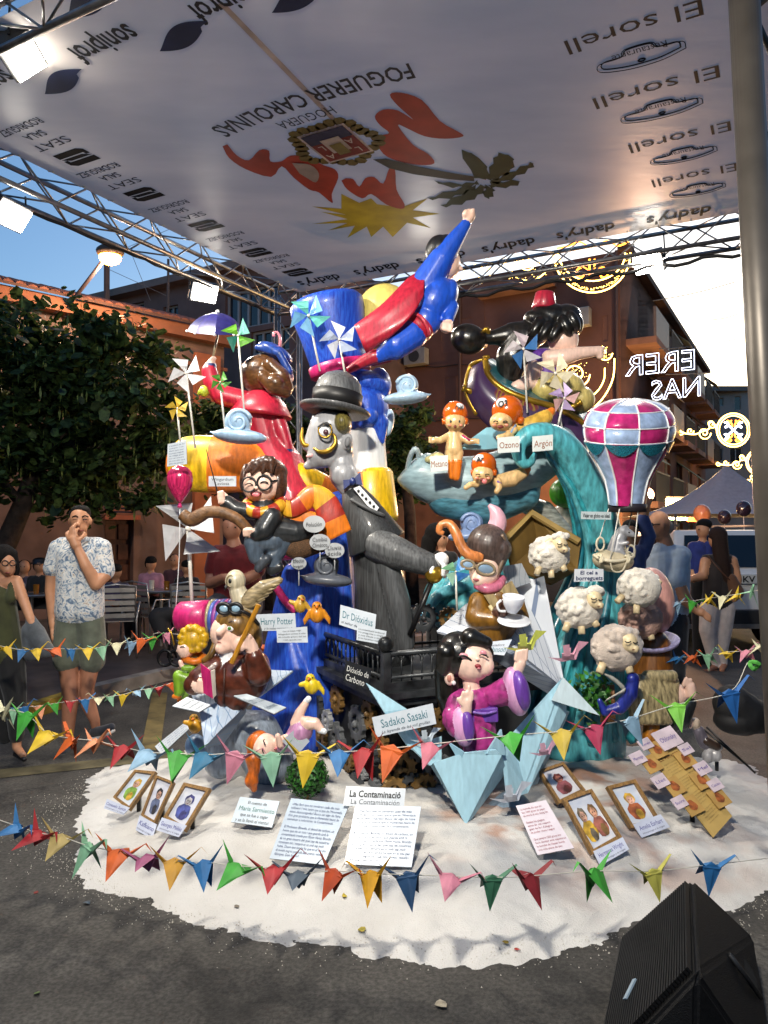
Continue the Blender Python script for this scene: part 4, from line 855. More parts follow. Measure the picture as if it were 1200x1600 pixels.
# ---- iron platform with railing over the gear base
A = Vector((at(600, 1068, 4.1).x, 4.1, 0)); zr = .918; zd = .755
uB = Vector((-.484, .98, 0)).normalized(); uC = Vector((.98, .484, 0)).normalized(); LS = 1.09
IRON = mat('#3a3d40', .36, .35, 10, metal=.35, bump=.15); plat = thing('iron_platform', 'black iron balcony with arched railing and ball finials', 'platform', A + (uB + uC) * (LS / 2) + Vector((0, 0, .62)))
RP = Matrix((uC, uB, Vector((0, 0, 1)))).transposed(); ctr = A + (uB + uC) * (LS / 2)
for i, (z, o, h) in enumerate(((zd - .02, .0, .05), (zd - .06, .05, .035), (zd - .10, .02, .045))):
    g = MB(); g.box(ctr + Vector((0, 0, z)), (LS + o * 2, LS + o * 2, h), RP); g.build(('deck', 'moulding', 'moulding')[i], IRON, plat)
cor = [A + (uB + uC) * .02, A + uB * (LS - .02) + uC * .02, A + (uB + uC) * (LS - .02), A + uC * (LS - .02) + uB * .02]
for i in range(4):
    a, b = cor[i], cor[(i + 1) % 4]
    for z, r in ((zr, .016), (zd + .03, .012)):
        g = MB(); g.tube([a + Vector((0, 0, z)), b + Vector((0, 0, z))], r, 8); g.build('rail', IRON, plat, True)
    g = MB(); g.box(a + Vector((0, 0, (zr + zd) / 2)), (.045, .045, zr - zd + .02), RP); g.build('corner_post', IRON, plat)
    g = MB(); g.sphere(a + Vector((0, 0, zr + .055)), .045, 16, 12); g.build('finial', mat('#2a2c2e', .3, .3, 30, metal=.6, bump=.3), plat, True)
    n = 16
    for k in range(n):
        p = a.lerp(b, (k + .5) / n); g = MB(); g.bar(p + Vector((0, 0, zd)), p + Vector((0, 0, zr - .01)), .0055, 5); g.build('baluster', IRON, plat, True)
        p2 = a.lerp(b, (k + 1) / n); m_ = a.lerp(b, (k + 1) / n); 
        if k < n - 1:
            p3 = a.lerp(b, (k + 1.5) / n); g = MB(); g.tube([p + Vector((0, 0, zr - .06)), p.lerp(p3, .18) + Vector((0, 0, zr - .025)), p2 + Vector((0, 0, zr - .008)), p.lerp(p3, .82) + Vector((0, 0, zr - .025)), p3 + Vector((0, 0, zr - .06))], .004, 5); g.build('arch', IRON, plat, True)
base = thing('gear_base', 'dark machine plinth covered in grey and bronze gear wheels', 'plinth', ctr + Vector((0, 0, .08)))
g = MB(); g.box(ctr + Vector((0, 0, .36)), (LS * .88, LS * .88, .60), RP); g.build('core', mat('#26282b', .6, .3, 6, bump=.3), base)
def gear(p, n, r, teeth, m, th=.03):
    n = n.normalized(); u = n.cross(Vector((0, 0, 1))).normalized(); v = u.cross(n); g = MB(); pts = []
    for i in range(teeth):
        for q, rr in ((0, .86), (.25, .86), (.32, 1), (.68, 1), (.75, .86)): an = 2 * math.pi * (i + q) / teeth; pts.append(rr * r * np.array((math.cos(an), math.sin(an))))
    N_ = len(pts); inner = [.5 * r * np.array((math.cos(2 * math.pi * i / N_), math.sin(2 * math.pi * i / N_))) for i in range(N_)]
    pt = lambda q, d: p + u * float(q[0]) + v * float(q[1]) + n * d
    vs = [pt(q, th) for q in pts] + [pt(q, th) for q in inner] + [pt(q, 0) for q in pts] + [pt(q, 0) for q in inner]; fs = []
    for i in range(N_): j = (i + 1) % N_; fs += [(i, j, N_ + j, N_ + i), (2 * N_ + i, 3 * N_ + i, 3 * N_ + j, 2 * N_ + j), (i, 2 * N_ + i, 2 * N_ + j, j), (N_ + i, N_ + j, 3 * N_ + j, 3 * N_ + i)]
    g.add(vs, fs)
    for k in range(4):
        an = math.pi * k / 4 + .3; w_ = .1 * r; d1 = u * math.cos(an) + v * math.sin(an); d2 = n.cross(d1)
        if k % 2 == 0: g.hexa([p + d1 * r * .55 + d2 * w_ + n * th * .8, p - d1 * r * .55 + d2 * w_ + n * th * .8, p - d1 * r * .55 - d2 * w_ + n * th * .8, p + d1 * r * .55 - d2 * w_ + n * th * .8], [p + d1 * r * .55 + d2 * w_ + n * .004, p - d1 * r * .55 + d2 * w_ + n * .004, p - d1 * r * .55 - d2 * w_ + n * .004, p + d1 * r * .55 - d2 * w_ + n * .004])
    g.sphere(p + n * th, r * .2, 10, 6); g.build('gear', m, base, fix=False)
GM = [mat('#64676a', .45, .2, 12, metal=.2), mat('#7a5c30', .5, .25, 12, metal=.2), mat('#9a9c9e', .4, .2, 12, metal=.2), mat('#3c3f43', .5, .25, 12, metal=.2)]
for (x, y, r, t, m, dd) in ((497, 1105, 27, 9, 3, .1), (530, 1092, 22, 12, 1, 0), (562, 1130, 26, 9, 0, .0), (529, 1160, 30, 10, 0, .06), (530, 1211, 36, 11, 0, .05), (572, 1203, 12, 12, 2, .03), (665, 1092, 21, 18, 0, -.05), (598, 1158, 20, 10, 1, -.02), (620, 1200, 27, 14, 1, -.02), (640, 1232, 22, 14, 3, 0), (580, 1115, 20, 10, 1, -.03), (655, 1160, 24, 12, 3, 0), (560, 1235, 24, 12, 3, .08), (690, 1120, 18, 12, 1, 0), (590, 1240, 20, 12, 0, 0), (505, 1150, 20, 10, 1, .12), (680, 1200, 22, 12, 0, 0), (515, 1125, 16, 10, 2, .1), (548, 1185, 18, 12, 1, .07), (585, 1178, 16, 10, 3, .02), (610, 1125, 18, 12, 3, .01), (640, 1128, 17, 12, 1, .02), (500, 1190, 22, 12, 3, .1), (612, 1235, 18, 10, 1, .04), (660, 1228, 18, 12, 1, .04), (545, 1240, 20, 10, 1, .1)):
    left = x < 600; n = (-uC if left else -uB); p0 = A + (uC if left else uB) * (LS * .05) + n * (.02 + dd * .6); gear(on_plane(x, y, p0, n), n, r * 5.0 / F, t, GM[m])
for (x, y, r) in ((660, 965, 24), (700, 965, 17)):
    t_ = at(x, y, 4.9); base_ = base; gear(t_, Vector((.2, -1, 0)), r * 4.9 / F, 14, GM[3 if r > 20 else 1])
# ---- woman in a red coat with umbrella, seen from behind
D = 5.25; P = Px(D); W2 = root_at('red_coat_figure', 'figure of a woman in a red coat and blue hat seen from behind', 'figure', 450, 780, D); RC_ = paint('#b02038', .12, (30, 30, 4)); HB = paint('#5c3c20', .2, (14, 14, 26), .28)
c = Sc(D); c.c(RC_, (403, 640, 0, 32), (418, 690, 0, 30), (436, 735, 0, 42), (452, 785, 0, 50)); c.c(RC_, (380, 626, -6, 17), (346, 617, -10, 16), (331, 596, -10, 14), (327, 580, -10, 12.5)); c.c(RC_, (430, 648, -12, 13), (440, 672, -16, 12), (449, 698, -18, 9)); c.c(SKP, (416, 600, 0, 14), (414, 626, 0, 15)); c.e(NAVY, 329, 572, 10, 8, 10, -10); c.e(NAVY, 451, 705, 7, 10, 8, -18); c.c(SKP, (329, 566, -14, 5), (334, 560, -16, 4.5))
c.build('body', W2, 2.2, 3); P.lathe(408, 650, -4, 6, 0, [(0, 47), (3, 48), (22, 36), (36, 22), (40, 14), (40, 0)], RC_, 'capelet', W2, 36)
c = Sc(D); c.e(HB, 410, 586, 35, 32, 34, -2); c.c(HB, (422, 570, -30, 11), (440, 588, -26, 13), (448, 606, -18, 11)); c.c(HB, (412, 590, -32, 10), (428, 604, -32, 13), (446, 612, -22, 10)); c.e(HB, 430, 598, 15, 13, 12, -34, 30); c.build('hair', W2, 1.7, 2)
P.sphere(454, 590, -4, (5, 8, 5), SKP, 'ear', W2); c = Sc(D); c.e(NAVY if 0 else paint('#20418e', .15), 430, 552, 30, 13, 28, 0, 28); c.c(paint('#20418e', .15), (404, 543, -14, 6), (436, 552, -24, 6), (452, 580, -20, 6)); c.build('hat', W2, 1.7, 3)
P.tube([(437, 546, -10), (438, 530, -12), (434, 520, -12), (428, 520, -12), (428, 526, -12)], [2.6, 2.4, 2, 2, 2.2], paint('#d67a86'), 'hat_feather', W2, 8, sp=4)
U = root_at('umbrella', 'purple umbrella with white tips raised by the red coat figure', 'umbrella', 330, 570, D); P.tube([(330, 572, -12), (342, 515, -12)], 2, mat('#a89a80', .3, .1, 8, metal=.4), 'shaft', U)
PUR = [paint('#1f1d5a', .1), paint('#28256a', .1)]
cu = (337, 523, -12); ax_ = (341, 487)
for k in range(8):
    g = MB(); vs = []; 
    for i in range(7):
        for j in range(5):
            th = i / 6 * 1.35; ph = (k + j / 4) * math.pi / 4; rr = 43 * math.sin(th) / math.sin(1.35) * (1 - .06 * math.sin(math.pi * j / 4) * i / 6); hh = (math.cos(th) - math.cos(1.35)) / (1 - math.cos(1.35)) * 30
            vs.append(P.P(335 + rr * math.cos(ph) + hh * .16, 519 - hh + rr * math.sin(ph) * -.10 - rr * math.cos(ph) * -.04, -12 + rr * math.sin(ph)))
    g.add(vs, [(i * 5 + j, i * 5 + j + 1, i * 5 + j + 6, i * 5 + j + 5) for i in range(6) for j in range(4)]); g.build('panel', PUR[k % 2], U, True, fix=False)
    ph = k * math.pi / 4; P.sphere(335 + 43 * math.cos(ph), 519 - 4.3 * math.sin(ph) + 1.7 * math.cos(ph), -12 + 43 * math.sin(ph), 2.2, WHT, 'tip', U)
P.sphere(340, 487, -12, 3, WHT, 'ferrule', U); Sc(D).e(paint('#a8b83a', .1), 319, 611, 8, 9, 8, -14).c(paint('#a8b83a', .1), (313, 612, -16, 4), (309, 616, -16, 1.5)).build('parrot_handle', U, 1.3, 2)
# ---- boy on a broom
D = 4.5; P = Px(D); HAIR = paint('#4a2c1c', .25, (40, 12, 40)); Bx = root_at('broom_boy_figure', 'laughing boy figure in round glasses and dark coat riding a broom', 'figure', 420, 890, D); DG = paint('#232629', .2)
c = Sc(D); c.e(SKP, 409, 756, 32, 30, 28); c.e(SKP, 437, 762, 5, 8, 5, -4); c.c(DG, (412, 798, 2, 22), (430, 828, 2, 25), (462, 832, 4, 20), (490, 826, 10, 14)); c.c(DG, (395, 800, -8, 13), (368, 796, -12, 14), (356, 786, -14, 12)); c.c(SKP, (351, 780, -14, 8), (347, 776, -15, 8)); c.c(DG, (424, 808, -18, 17), (412, 828, -26, 15), (402, 834, -28, 12)); c.c(SKP, (392, 832, -28, 8), (386, 830, -30, 7))
for i in range(4): c.c(SKP, (342 + i * .4, 770 + i * 5, -20, 3.2), (348, 769 + i * 5, -24, 3)); c.c(SKP, (382 + i * 4, 836, -36 + i * 2, 3), (382 + i * 4, 828, -38, 3))
J = paint('#4c5968', .15); c.c(J, (428, 846, -6, 17), (396, 848, -18, 15), (400, 870, -18, 12)); c.c(J, (442, 848, 2, 16), (428, 868, -4, 14), (428, 882, -4, 12)); c.c(paint('#3a4048'), (406, 878, -18, 10), (416, 874, -20, 8), (404, 888, -22, 7)); c.c(paint('#25282c'), (426, 890, -6, 10), (436, 886, -8, 8)); c.build('body', Bx, 1.6, 2)
c = Sc(D); c.e(HAIR, 415, 739, 35, 25, 31, 9); c.e(HAIR, 436, 756, 13, 28, 20, 4); c.e(HAIR, 382, 746, 7, 22, 14, -4, 8)
for (a, b, q, w) in ((408, 722, 394, 740), (415, 720, 410, 738), (423, 721, 424, 738), (399, 725, 384, 738)): c.c(HAIR, (a, b, -22, 9), (q, w, -27, 3))
c.build('hair', Bx, 1.6, 2)
for x, y in ((389, 757), (413, 754)): ring(P, x, y, -29, 11, 11.5, 1.5, DRK, 'glasses', Bx); shut_eye(P, x, y + 1, -26, 6, Bx)
P.tube([(400, 756, -30), (402, 756, -30)], 1.4, DRK, 'glasses', Bx); P.tube([(424, 752, -28), (438, 750, -8)], 1.4, DRK, 'glasses', Bx)
P.sphere(400, 771, -23, (9, 5.5, 3), plain('#5a1518'), 'mouth', Bx); P.sphere(400, 773, -25, (6, 3.5, 2), paint('#e07a80'), 'tongue', Bx); P.sphere(400, 762, -28, (3.4, 3, 3), SKP, 'nose', Bx)
o = P.tube([(384, 792, -8), (396, 800, -18), (412, 801, -21), (432, 794, -15), (440, 784, 0), (425, 776, 16), (395, 782, 10), (384, 792, -8)], 9.5, RED_, 'scarf', Bx, 12, sp=5, flat=1); striped(o, 12, 3, [paint('#a83020'), paint('#d8a028')])
o = P.tube([(440, 790, -6), (455, 795, -8), (472, 786, -4), (490, 774, 0), (508, 786, 4), (520, 812, 4), (532, 836, 6)], [10, 14, 15, 17, 20, 22, 20], YEL, 'scarf', Bx, 14, sp=6, flat=.25); striped(o, 14, 6, [paint('#d8a028'), paint('#a83020'), ORG_])
o = P.tube([(442, 796, -2), (460, 808, 0), (490, 820, 6), (515, 830, 8)], [8, 16, 20, 22], ORG_, 'scarf', Bx, 12, sp=6, flat=.25)
BR = root_at('broom', 'crooked brown broom ridden by the boy figure', 'broom', 300, 815, D); P.tube([(284, 803, -24), (298, 812, -24), (312, 806, -25), (326, 800, -26), (350, 802, -28), (372, 812, -28), (392, 832, -22), (420, 850, -8), (450, 856, 0)], [9, 11, 11, 9.5, 9, 8.5, 8, 8, 8], mat('#6e4c2c', .55, .25, 4, (8, 8, 8), bump=.3), 'handle', BR, 14, sp=5)
Sc(D).c(mat('#5c3f24', .7, .35, 6, (30, 6, 30), bump=.6), (446, 856, 4, 12), (466, 856, 8, 20), (500, 852, 14, 12)).build('bristles', BR, 2, 2)
g = MB(); g.tube([P.P(346, 792, -18), P.P(322, 702, -20)], [.0055, .002], 6); g.build('wand', DRK, label='thin dark wand raised by the boy figure', cat='wand')
# ---- owl
D = 4.35; P = Px(D); OW_ = root_at('owl_figure', 'cream owl figure with one spread wing', 'owl', 376, 968, D); OC = paint('#c9bfa4', .12); OB = paint('#8f7f5e', .25, (8, 8, 30))
c = Sc(D); c.e(OC, 368, 908, 16, 18, 16); c.c(OC, (372, 925, 0, 14), (382, 948, 0, 17), (390, 962, 2, 12)); c.c(OB, (388, 940, -4, 15), (412, 918, -4, 12), (436, 907, -2, 6), (441, 905, 0, 2)); c.build('body', OW_, 1.4, 2)
for i in range(5): P.tube([(394 + i * 8, 948 - i * 8, -14), (414 + i * 6, 936 - i * 6, -12)], [2.6, 1], OB, 'feather', OW_, 6)
ring(P, 360, 908, -13, 6, 9, 1, OB, 'face_disc', OW_); P.sphere(360, 908, -14, (3.2, 4, 2), DRK, 'eye', OW_); P.tube([(354, 916, -12), (351, 922, -13)], [3, .8], DRK, 'beak', OW_)
# ---- pilot writer on a folded graph paper plane
D = 4.2; P = Px(D); LEA = paint('#57291a', .2, (10, 10, 10), .3); CAP = paint('#7a5a26', .2); PI = root_at('pilot_figure', 'aviator writer figure in brown leather jacket with goggles, book and brush', 'figure', 365, 1100, D)
c = Sc(D); c.e(SKP, 357, 990, 28, 31, 28, 0, -12); c.c(SKP, (352, 1006, -14, 14), (345, 1013, -20, 9)); c.c(SKP, (352, 980, -24, 6), (343, 988, -32, 6)); c.e(SKP, 372, 1004, 15, 16, 14, -10)
c.c(WHT, (355, 1022, -4, 13), (352, 1044, -10, 12)); c.e(LEA, 372, 1060, 46, 42, 36, 4); c.c(LEA, (364, 1086, 4, 30), (352, 1098, 4, 18)); c.c(LEA, (398, 1040, -6, 24), (404, 1052, -26, 20), (398, 1028, -36, 15)); c.c(SKP, (394, 1014, -38, 10), (388, 1003, -40, 10))
for i in range(4): c.c(SKP, (390 - i * 1, 994 + i * 6, -46, 3.8), (382 - i, 992 + i * 6, -51, 3.6), (378, 997 + i * 6, -49, 3.2))
c.c(LEA, (338, 1042, -6, 20), (312, 1062, -18, 19), (303, 1070, -22, 16)); c.c(SKP, (306, 1070, -28, 11), (314, 1074, -30, 10))
for i in range(4): c.c(SKP, (312, 1064 + i * 5, -38, 3.8), (322, 1066 + i * 5, -36, 3.4))
c.build('body', PI, 1.6, 2); c = Sc(D); c.e(CAP, 370, 974, 34, 25, 31, 2, 12); c.e(CAP, 396, 990, 14, 28, 18, 0, -12); c.build('leather_cap', PI, 1.7, 2)
for x, y in ((350, 951), (368, 951)):
    ring(P, x, y, -24, 10, 8, 3, DRK, 'goggle_rim', PI, 10); P.sphere(x, y, -22, (8, 6.5, 4), mat('#8fb0c4', .08, .1, 4), 'goggle_lens', PI)
P.tube([(376, 954, -24), (392, 962, -18), (404, 976, -6)], 3, DRK, 'strap', PI, 8, sp=3); open_eye(P, 360, 982, -26, 6.2, PI, (-1.5, 0), '#4a7a3a'); P.tube([(356, 974, -26), (363, 971, -27), (370, 975, -25)], 1.5, HAIR, 'eyebrow', PI, 6, sp=3); P.tube([(340, 1003, -26), (347, 1005, -26)], 1, plain('#8a4a40'), 'mouth', PI)
P.tube([(351, 1044, -30), (349, 1098, -34)], 1.5, plain('#3a1c12'), 'zip', PI); P.tube([(338, 1000, -8), (330, 1022, -16), (318, 1034, -14)], 5, CAP, 'collar', PI, 8, sp=4)
g = MB(); g.tube([P.P(362, 1036, -48), P.P(404, 945, -58)], .014, 10); bo = g.build('paint_brush', paint('#b07a1e'), label='big brush with blue ferrule held by the aviator writer', cat='brush')
bk = root_at('book', 'crimson book held against the aviator writer', 'book', 325, 1088, D)
def quadp(P, px, th, m, name, parent): g = MB(); q = [P.P(*p) for p in px]; n = (q[1] - q[0]).cross(q[3] - q[0]).normalized(); n = n if n.y > 0 else -n; g.hexa(q, [p + n * th * P.k for p in q]); return g.build(name, m, parent)
quadp(P, [(313, 1037, -40), (329, 1049, -46), (333, 1092, -46), (318, 1083, -40)], 2, PINKC, 'cover', bk); quadp(P, [(329, 1049, -46), (336, 1046, -38), (338, 1086, -38), (333, 1092, -46)], 2, plain('#d8d0c4'), 'pages', bk)
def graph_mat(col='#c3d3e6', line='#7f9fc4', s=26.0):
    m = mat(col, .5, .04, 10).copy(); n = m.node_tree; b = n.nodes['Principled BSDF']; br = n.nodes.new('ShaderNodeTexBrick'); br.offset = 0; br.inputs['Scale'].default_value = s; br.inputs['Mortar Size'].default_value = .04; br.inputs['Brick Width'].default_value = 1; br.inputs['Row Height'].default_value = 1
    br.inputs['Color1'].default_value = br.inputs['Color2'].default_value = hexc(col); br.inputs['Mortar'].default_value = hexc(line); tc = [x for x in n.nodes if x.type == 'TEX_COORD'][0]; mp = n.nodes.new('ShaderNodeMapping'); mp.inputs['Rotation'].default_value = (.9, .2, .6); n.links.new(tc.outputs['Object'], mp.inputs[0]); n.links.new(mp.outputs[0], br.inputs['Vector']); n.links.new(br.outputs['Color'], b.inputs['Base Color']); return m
GP = graph_mat(); pp = root_at('paper_plane', 'folded graph paper plane carrying the aviator writer', 'paper plane', 330, 1168, D)
def facet(P, px, m, name, parent, th=4):
    g = MB(); q = [P.P(*p) for p in px]; n = (q[1] - q[0]).cross(q[2] - q[0]).normalized(); n = n if n.y > 0 else -n; k = len(q)
    g.add(q + [p + n * th * P.k for p in q], [tuple(range(k)), tuple(range(2 * k - 1, k - 1, -1))] + [(i, (i + 1) % k, k + (i + 1) % k, k + i) for i in range(k)]); return g.build(name, m, parent)
facet(P, [(288, 1064, 20), (330, 1084, 40), (346, 1098, -10), (312, 1112, -30)], GP, 'wing', pp); facet(P, [(312, 1112, -32), (347, 1097, -12), (320, 1167, -70)], GP, 'nose_fold', pp); facet(P, [(347, 1097, -12), (366, 1083, -6), (385, 1102, -4), (345, 1140, -44), (320, 1167, -70)], GP, 'nose_fold', pp)
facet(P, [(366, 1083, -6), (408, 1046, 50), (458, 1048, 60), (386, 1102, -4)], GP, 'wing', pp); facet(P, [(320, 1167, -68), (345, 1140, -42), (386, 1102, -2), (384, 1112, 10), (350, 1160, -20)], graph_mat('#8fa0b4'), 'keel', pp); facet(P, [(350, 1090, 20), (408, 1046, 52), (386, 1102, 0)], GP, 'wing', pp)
STN = paint('#8b97a6', .15); Sc(4.4).c(STN, (345, 1190, 0, 26), (360, 1140, 6, 34), (400, 1150, 10, 40), (420, 1190, 10, 40)).e(paint('#6c86a8', .1), 305, 1165, 16, 18, 16, -10).build('painted_smoke', None, 3, 5, 'grey blue painted smoke puff under the graph paper plane', 'smoke puff')
# bedroll drum behind
D = 4.55; P = Px(D); dr = root_at('striped_drum', 'glossy pink drum with blue and purple stripes behind the aviator', 'drum', 315, 988, D)
P.lathe(278, 964, 10, 88, 12, [(0, 10), (1, 20), (6, 24), (52, 26), (54, 22)], PINKC, 'drum_end', dr, 32)
for i, cc_ in enumerate(('#a8a078', '#4a62b4', '#8c3c8c', '#4a62b4', '#b03c84', '#4a62b4')): P.lathe(330 + i * 6, 965 + i * .8, 10, 92, 12, [(0, 27 + i), (.5, 29 + i), (6, 29.5 + i), (6.5, 27 + i)], paint(cc_), 'stripe', dr, 32)
for x, y in ((331, 977), (358, 990)): P.sphere(x, y, -16, 3.4, GOLD, 'stud', dr)
# ---- small fair child in green
D = 4.5; P = Px(D); K2 = root_at('green_child_figure', 'small golden haired child figure in a green suit and orange scarf', 'figure', 295, 1085, D); GRN = paint('#7da82c', .12)
c = Sc(D); c.e(SKP, 290, 1014, 13, 15, 14, -6); c.c(SKP, (279, 1016, -8, 2.6), (277, 1017, -8, 2.4)); c.c(GRN, (306, 1046, 0, 13), (302, 1064, 0, 14)); c.c(GRN, (300, 1064, -6, 11), (279, 1056, -8, 9), (280, 1080, -8, 8)); c.c(GRN, (308, 1066, 4, 10), (296, 1076, 4, 8), (286, 1086, 4, 7)); c.c(GRN, (300, 1044, -12, 6), (288, 1044, -14, 5)); c.c(SKP, (284, 1040, -14, 4), (282, 1034, -14, 3.6)); c.e(ORG_, 276, 1088, 8, 4.5, 6, -8); c.e(ORG_, 284, 1094, 8, 4.5, 6, 4); c.build('body', K2, 1.4, 2)
HY = paint('#d0a41c', .15); c = Sc(D); c.e(HY, 303, 998, 22, 21, 22, 2)
for i in range(12): a = i * .55; c.e(HY, 302 + 17 * math.cos(a), 998 + 17 * math.sin(a), 8, 7, 9, -9)
c.build('hair', K2, 1.4, 2); o = P.tube([(288, 1030, -8), (304, 1034, -14), (318, 1028, -4), (310, 1022, 8), (292, 1024, 4), (288, 1030, -8)], 5.5, ORG_, 'scarf', K2, 10, sp=4); shut_eye(P, 285, 1012, -16, 3.5, K2); P.tube([(272, 1008, -10), (268, 990, -8), (262, 982, -6)], 1.4, GOLD, 'wire', K2, 6, sp=3)
# ---- small birds
def bird(label, x, y, s, col, D, f=1, up_=0):
    t = root_at('bird_figure', label, 'bird', x, y + s, D, 'small bird figures'); m = paint(col, .1); P = Px(D); c = Sc(D)
    c.e(m, x, y + .1 * s, .62 * s, .72 * s, .6 * s); c.e(m, x + .12 * s * f, y - .55 * s, .42 * s, .42 * s, .42 * s); c.c(m, (x - .5 * s, y - .1 * s, 0, .26 * s), (x - .95 * s, y + (.6 - up_) * s, 0, .2 * s), (x - 1.0 * s, y + (.95 - 1.6 * up_) * s, 0, .06 * s)); c.c(m, (x + .5 * s, y - .1 * s, 0, .26 * s), (x + .95 * s, y + .5 * s, 0, .2 * s), (x + 1.05 * s, y + .9 * s, 0, .06 * s))
    c.build('body', t, 1.2, 2); P.tube([(x + .2 * s * f, y - .5 * s, -.38 * s), (x + .34 * s * f, y - .42 * s, -.7 * s)], [.17 * s, .03 * s], ORG_, 'beak', t, 8)
    for q in (-1, 1): P.sphere(x + .12 * s * f + q * .2 * s, y - .62 * s, -.38 * s, .06 * s, DRK, 'eye', t)
bird('orange bird figure above the name card beside the iron platform', 495, 958, 19, '#d88a1e', 4.5, 0); bird('ochre bird figure with lifted wing beside the grey cloud', 469, 945, 16, '#b89030', 4.65, 1, .9); bird('bright yellow bird figure in front of the gear wheels', 487, 1070, 18, '#dcc022', 4.2, -1, .6); bird('orange bird figure under the nose of the graph paper plane', 305, 1132, 17, '#c8901e', 4.3, -1, .8)
# ---- upside down girl
D = 3.95; P = Px(D); UD = root_at('tumbling_girl_figure', 'tumbling girl figure with orange braid and legs in the air', 'figure', 395, 1232, D); OH = paint('#c8641a', .2, (20, 20, 8))
c = Sc(D); c.e(SKP, 414, 1166, 22, 20, 20, 0, 10); c.e(SKP, 404, 1172, 5, 6, 5, -16); c.c(SKP, (432, 1158, -6, 5), (446, 1152, -10, 5)); c.c(paint('#c08ab0'), (470, 1142, 0, 19), (458, 1158, 0, 16), (440, 1164, 0, 11)); c.c(SKP, (464, 1130, 0, 11), (468, 1114, -2, 8), (478, 1098, -2, 5.5)); c.c(SKP, (480, 1130, -6, 11), (492, 1130, -8, 9), (501, 1139, -10, 6)); c.c(WHT, (478, 1096, -2, 4.5), (482, 1092, -4, 5)); c.c(WHT, (500, 1141, -10, 5), (507, 1143, -14, 4.5)); c.c(SKP, (438, 1164, -12, 5), (434, 1150, -16, 4.6)); c.build('body', UD, 1.4, 2)
c = Sc(D); c.e(OH, 402, 1160, 16, 20, 20, 6, 40); c.e(OH, 395, 1176, 9, 18, 14, 4); c.c(OH, (396, 1186, 0, 13), (397, 1204, -2, 9)); c.c(OH, (396, 1206, -2, 8), (393, 1220, -2, 11), (397, 1233, -2, 5)); c.build('hair', UD, 1.5, 2)
shut_eye(P, 414, 1160, -20, 4.5, UD, 80); shut_eye(P, 412, 1174, -20, 4.5, UD, 80); P.sphere(430, 1170, -12, (3.4, 2, 2), paint('#c86a70'), 'lips', UD)
quadp(P, [(441, 1158, -22), (462, 1138, -14), (484, 1158, -14), (463, 1182, -22)], 3, plain('#a8adb4', .4), 'paper', UD)
# ---- topiary ball
D = 3.95; tp = root_at('topiary_ball', 'round green topiary ball below the gear wheels', 'topiary', 480, 1245, D); P = Px(D); P.tube([(480, 1200, 0), (480, 1262, 0)], 2.4, WOOD, 'stem', tp); g = MB(); r_ = random.Random(4); ctp = P.P(480, 1212); R0 = 32 * P.k
Sc(D).e(plain('#12240e', .8), 480, 1212, 28, 28, 28).build('core', tp, 3, 0)
for _ in range(900):
    d = Vector((r_.gauss(0, 1), r_.gauss(0, 1), r_.gauss(0, 1))).normalized(); p = ctp + d * R0 * r_.uniform(.85, 1.02); a = d.cross(Vector((r_.gauss(0, 1), r_.gauss(0, 1), r_.gauss(0, 1)))).normalized(); b = d.cross(a); s = .011
    g.add([p - a * s, p + b * s * .6 + d * .006, p + a * s * 1.2 + d * .008, p - b * s * .6 + d * .004], [(0, 1, 2, 3)], r_.choice((0, 0, 1)))
g.build('foliage', [plain('#2c6a1e', .5), plain('#1d4a16', .5)], tp, fix=False)
# ---- girl in a pink kimono seated in a giant folded crane
D = 3.95; P = Px(D); KI = paint('#b03a86', .25, (8, 8, 8)); LIL = paint('#d49cc8', .06); PUR2 = paint('#6a3fa0', .1); SKW = paint('#f4d0be', .05); BLH = paint('#15130f', .3, (30, 30, 8), .3)
S = root_at('kimono_girl_figure', 'smiling black haired girl figure in a pink kimono', 'figure', 745, 1165, D)
c = Sc(D); c.e(SKW, 738, 1032, 32, 33, 29, -2, 14); c.e(SKW, 758, 1040, 14, 16, 16, -12); c.c(SKW, (735, 1062, 0, 13), (738, 1080, 0, 13)); c.e(SKW, 702, 1060, 8, 11, 7, -10, -10)
c.c(KI, (722, 1092, 0, 16), (762, 1090, 0, 16)); c.c(KI, (740, 1096, 0, 24), (748, 1130, 0, 26), (750, 1162, 2, 28)); c.c(KI, (716, 1098, -4, 18), (708, 1125, -12, 17), (722, 1140, -24, 15)); c.c(KI, (768, 1088, -2, 17), (795, 1078, -10, 18))
c.c(SKW, (728, 1112, -34, 9), (730, 1095, -38, 8)); c.c(SKW, (808, 1052, -24, 8), (813, 1036, -26, 9))
for i in range(4): c.c(SKW, (722 + i * 5, 1092 - 2 * (i == 2), -40, 3.4), (724 + i * 4.5, 1082 - 9 * (i == 2), -42, 2.8)); c.c(SKW, (806 + i * 5, 1030, -30, 3.4), (808 + i * 5, 1018 - i, -32, 2.9))
c.c(SKW, (722, 1100, -40, 3.6), (716, 1092, -42, 3)); c.build('body', S, 1.5, 2)
c = Sc(D); c.e(BLH, 715, 1022, 34, 36, 34, 8, 10); c.c(BLH, (735, 997, -10, 16), (760, 1004, -14, 10)); c.c(BLH, (697, 1020, -14, 16), (692, 1045, -10, 12)); c.c(BLH, (700, 1050, 14, 22), (700, 1085, 14, 20), (706, 1120, 14, 14)); c.c(BLH, (752, 1000, -4, 10), (766, 1020, 2, 6)); c.build('hair', S, 1.7, 2)
c = Sc(D); c.c(KI, (772, 1088, -6, 18), (792, 1080, -14, 22)); c.e(LIL, 806, 1080, 19, 38, 26, -20, -12); c.build('sleeve', S, 1.6, 2); Sc(D).e(PUR2, 814, 1079, 13, 31, 19, -34, -12).build('sleeve_lining', S, 1.6, 1)
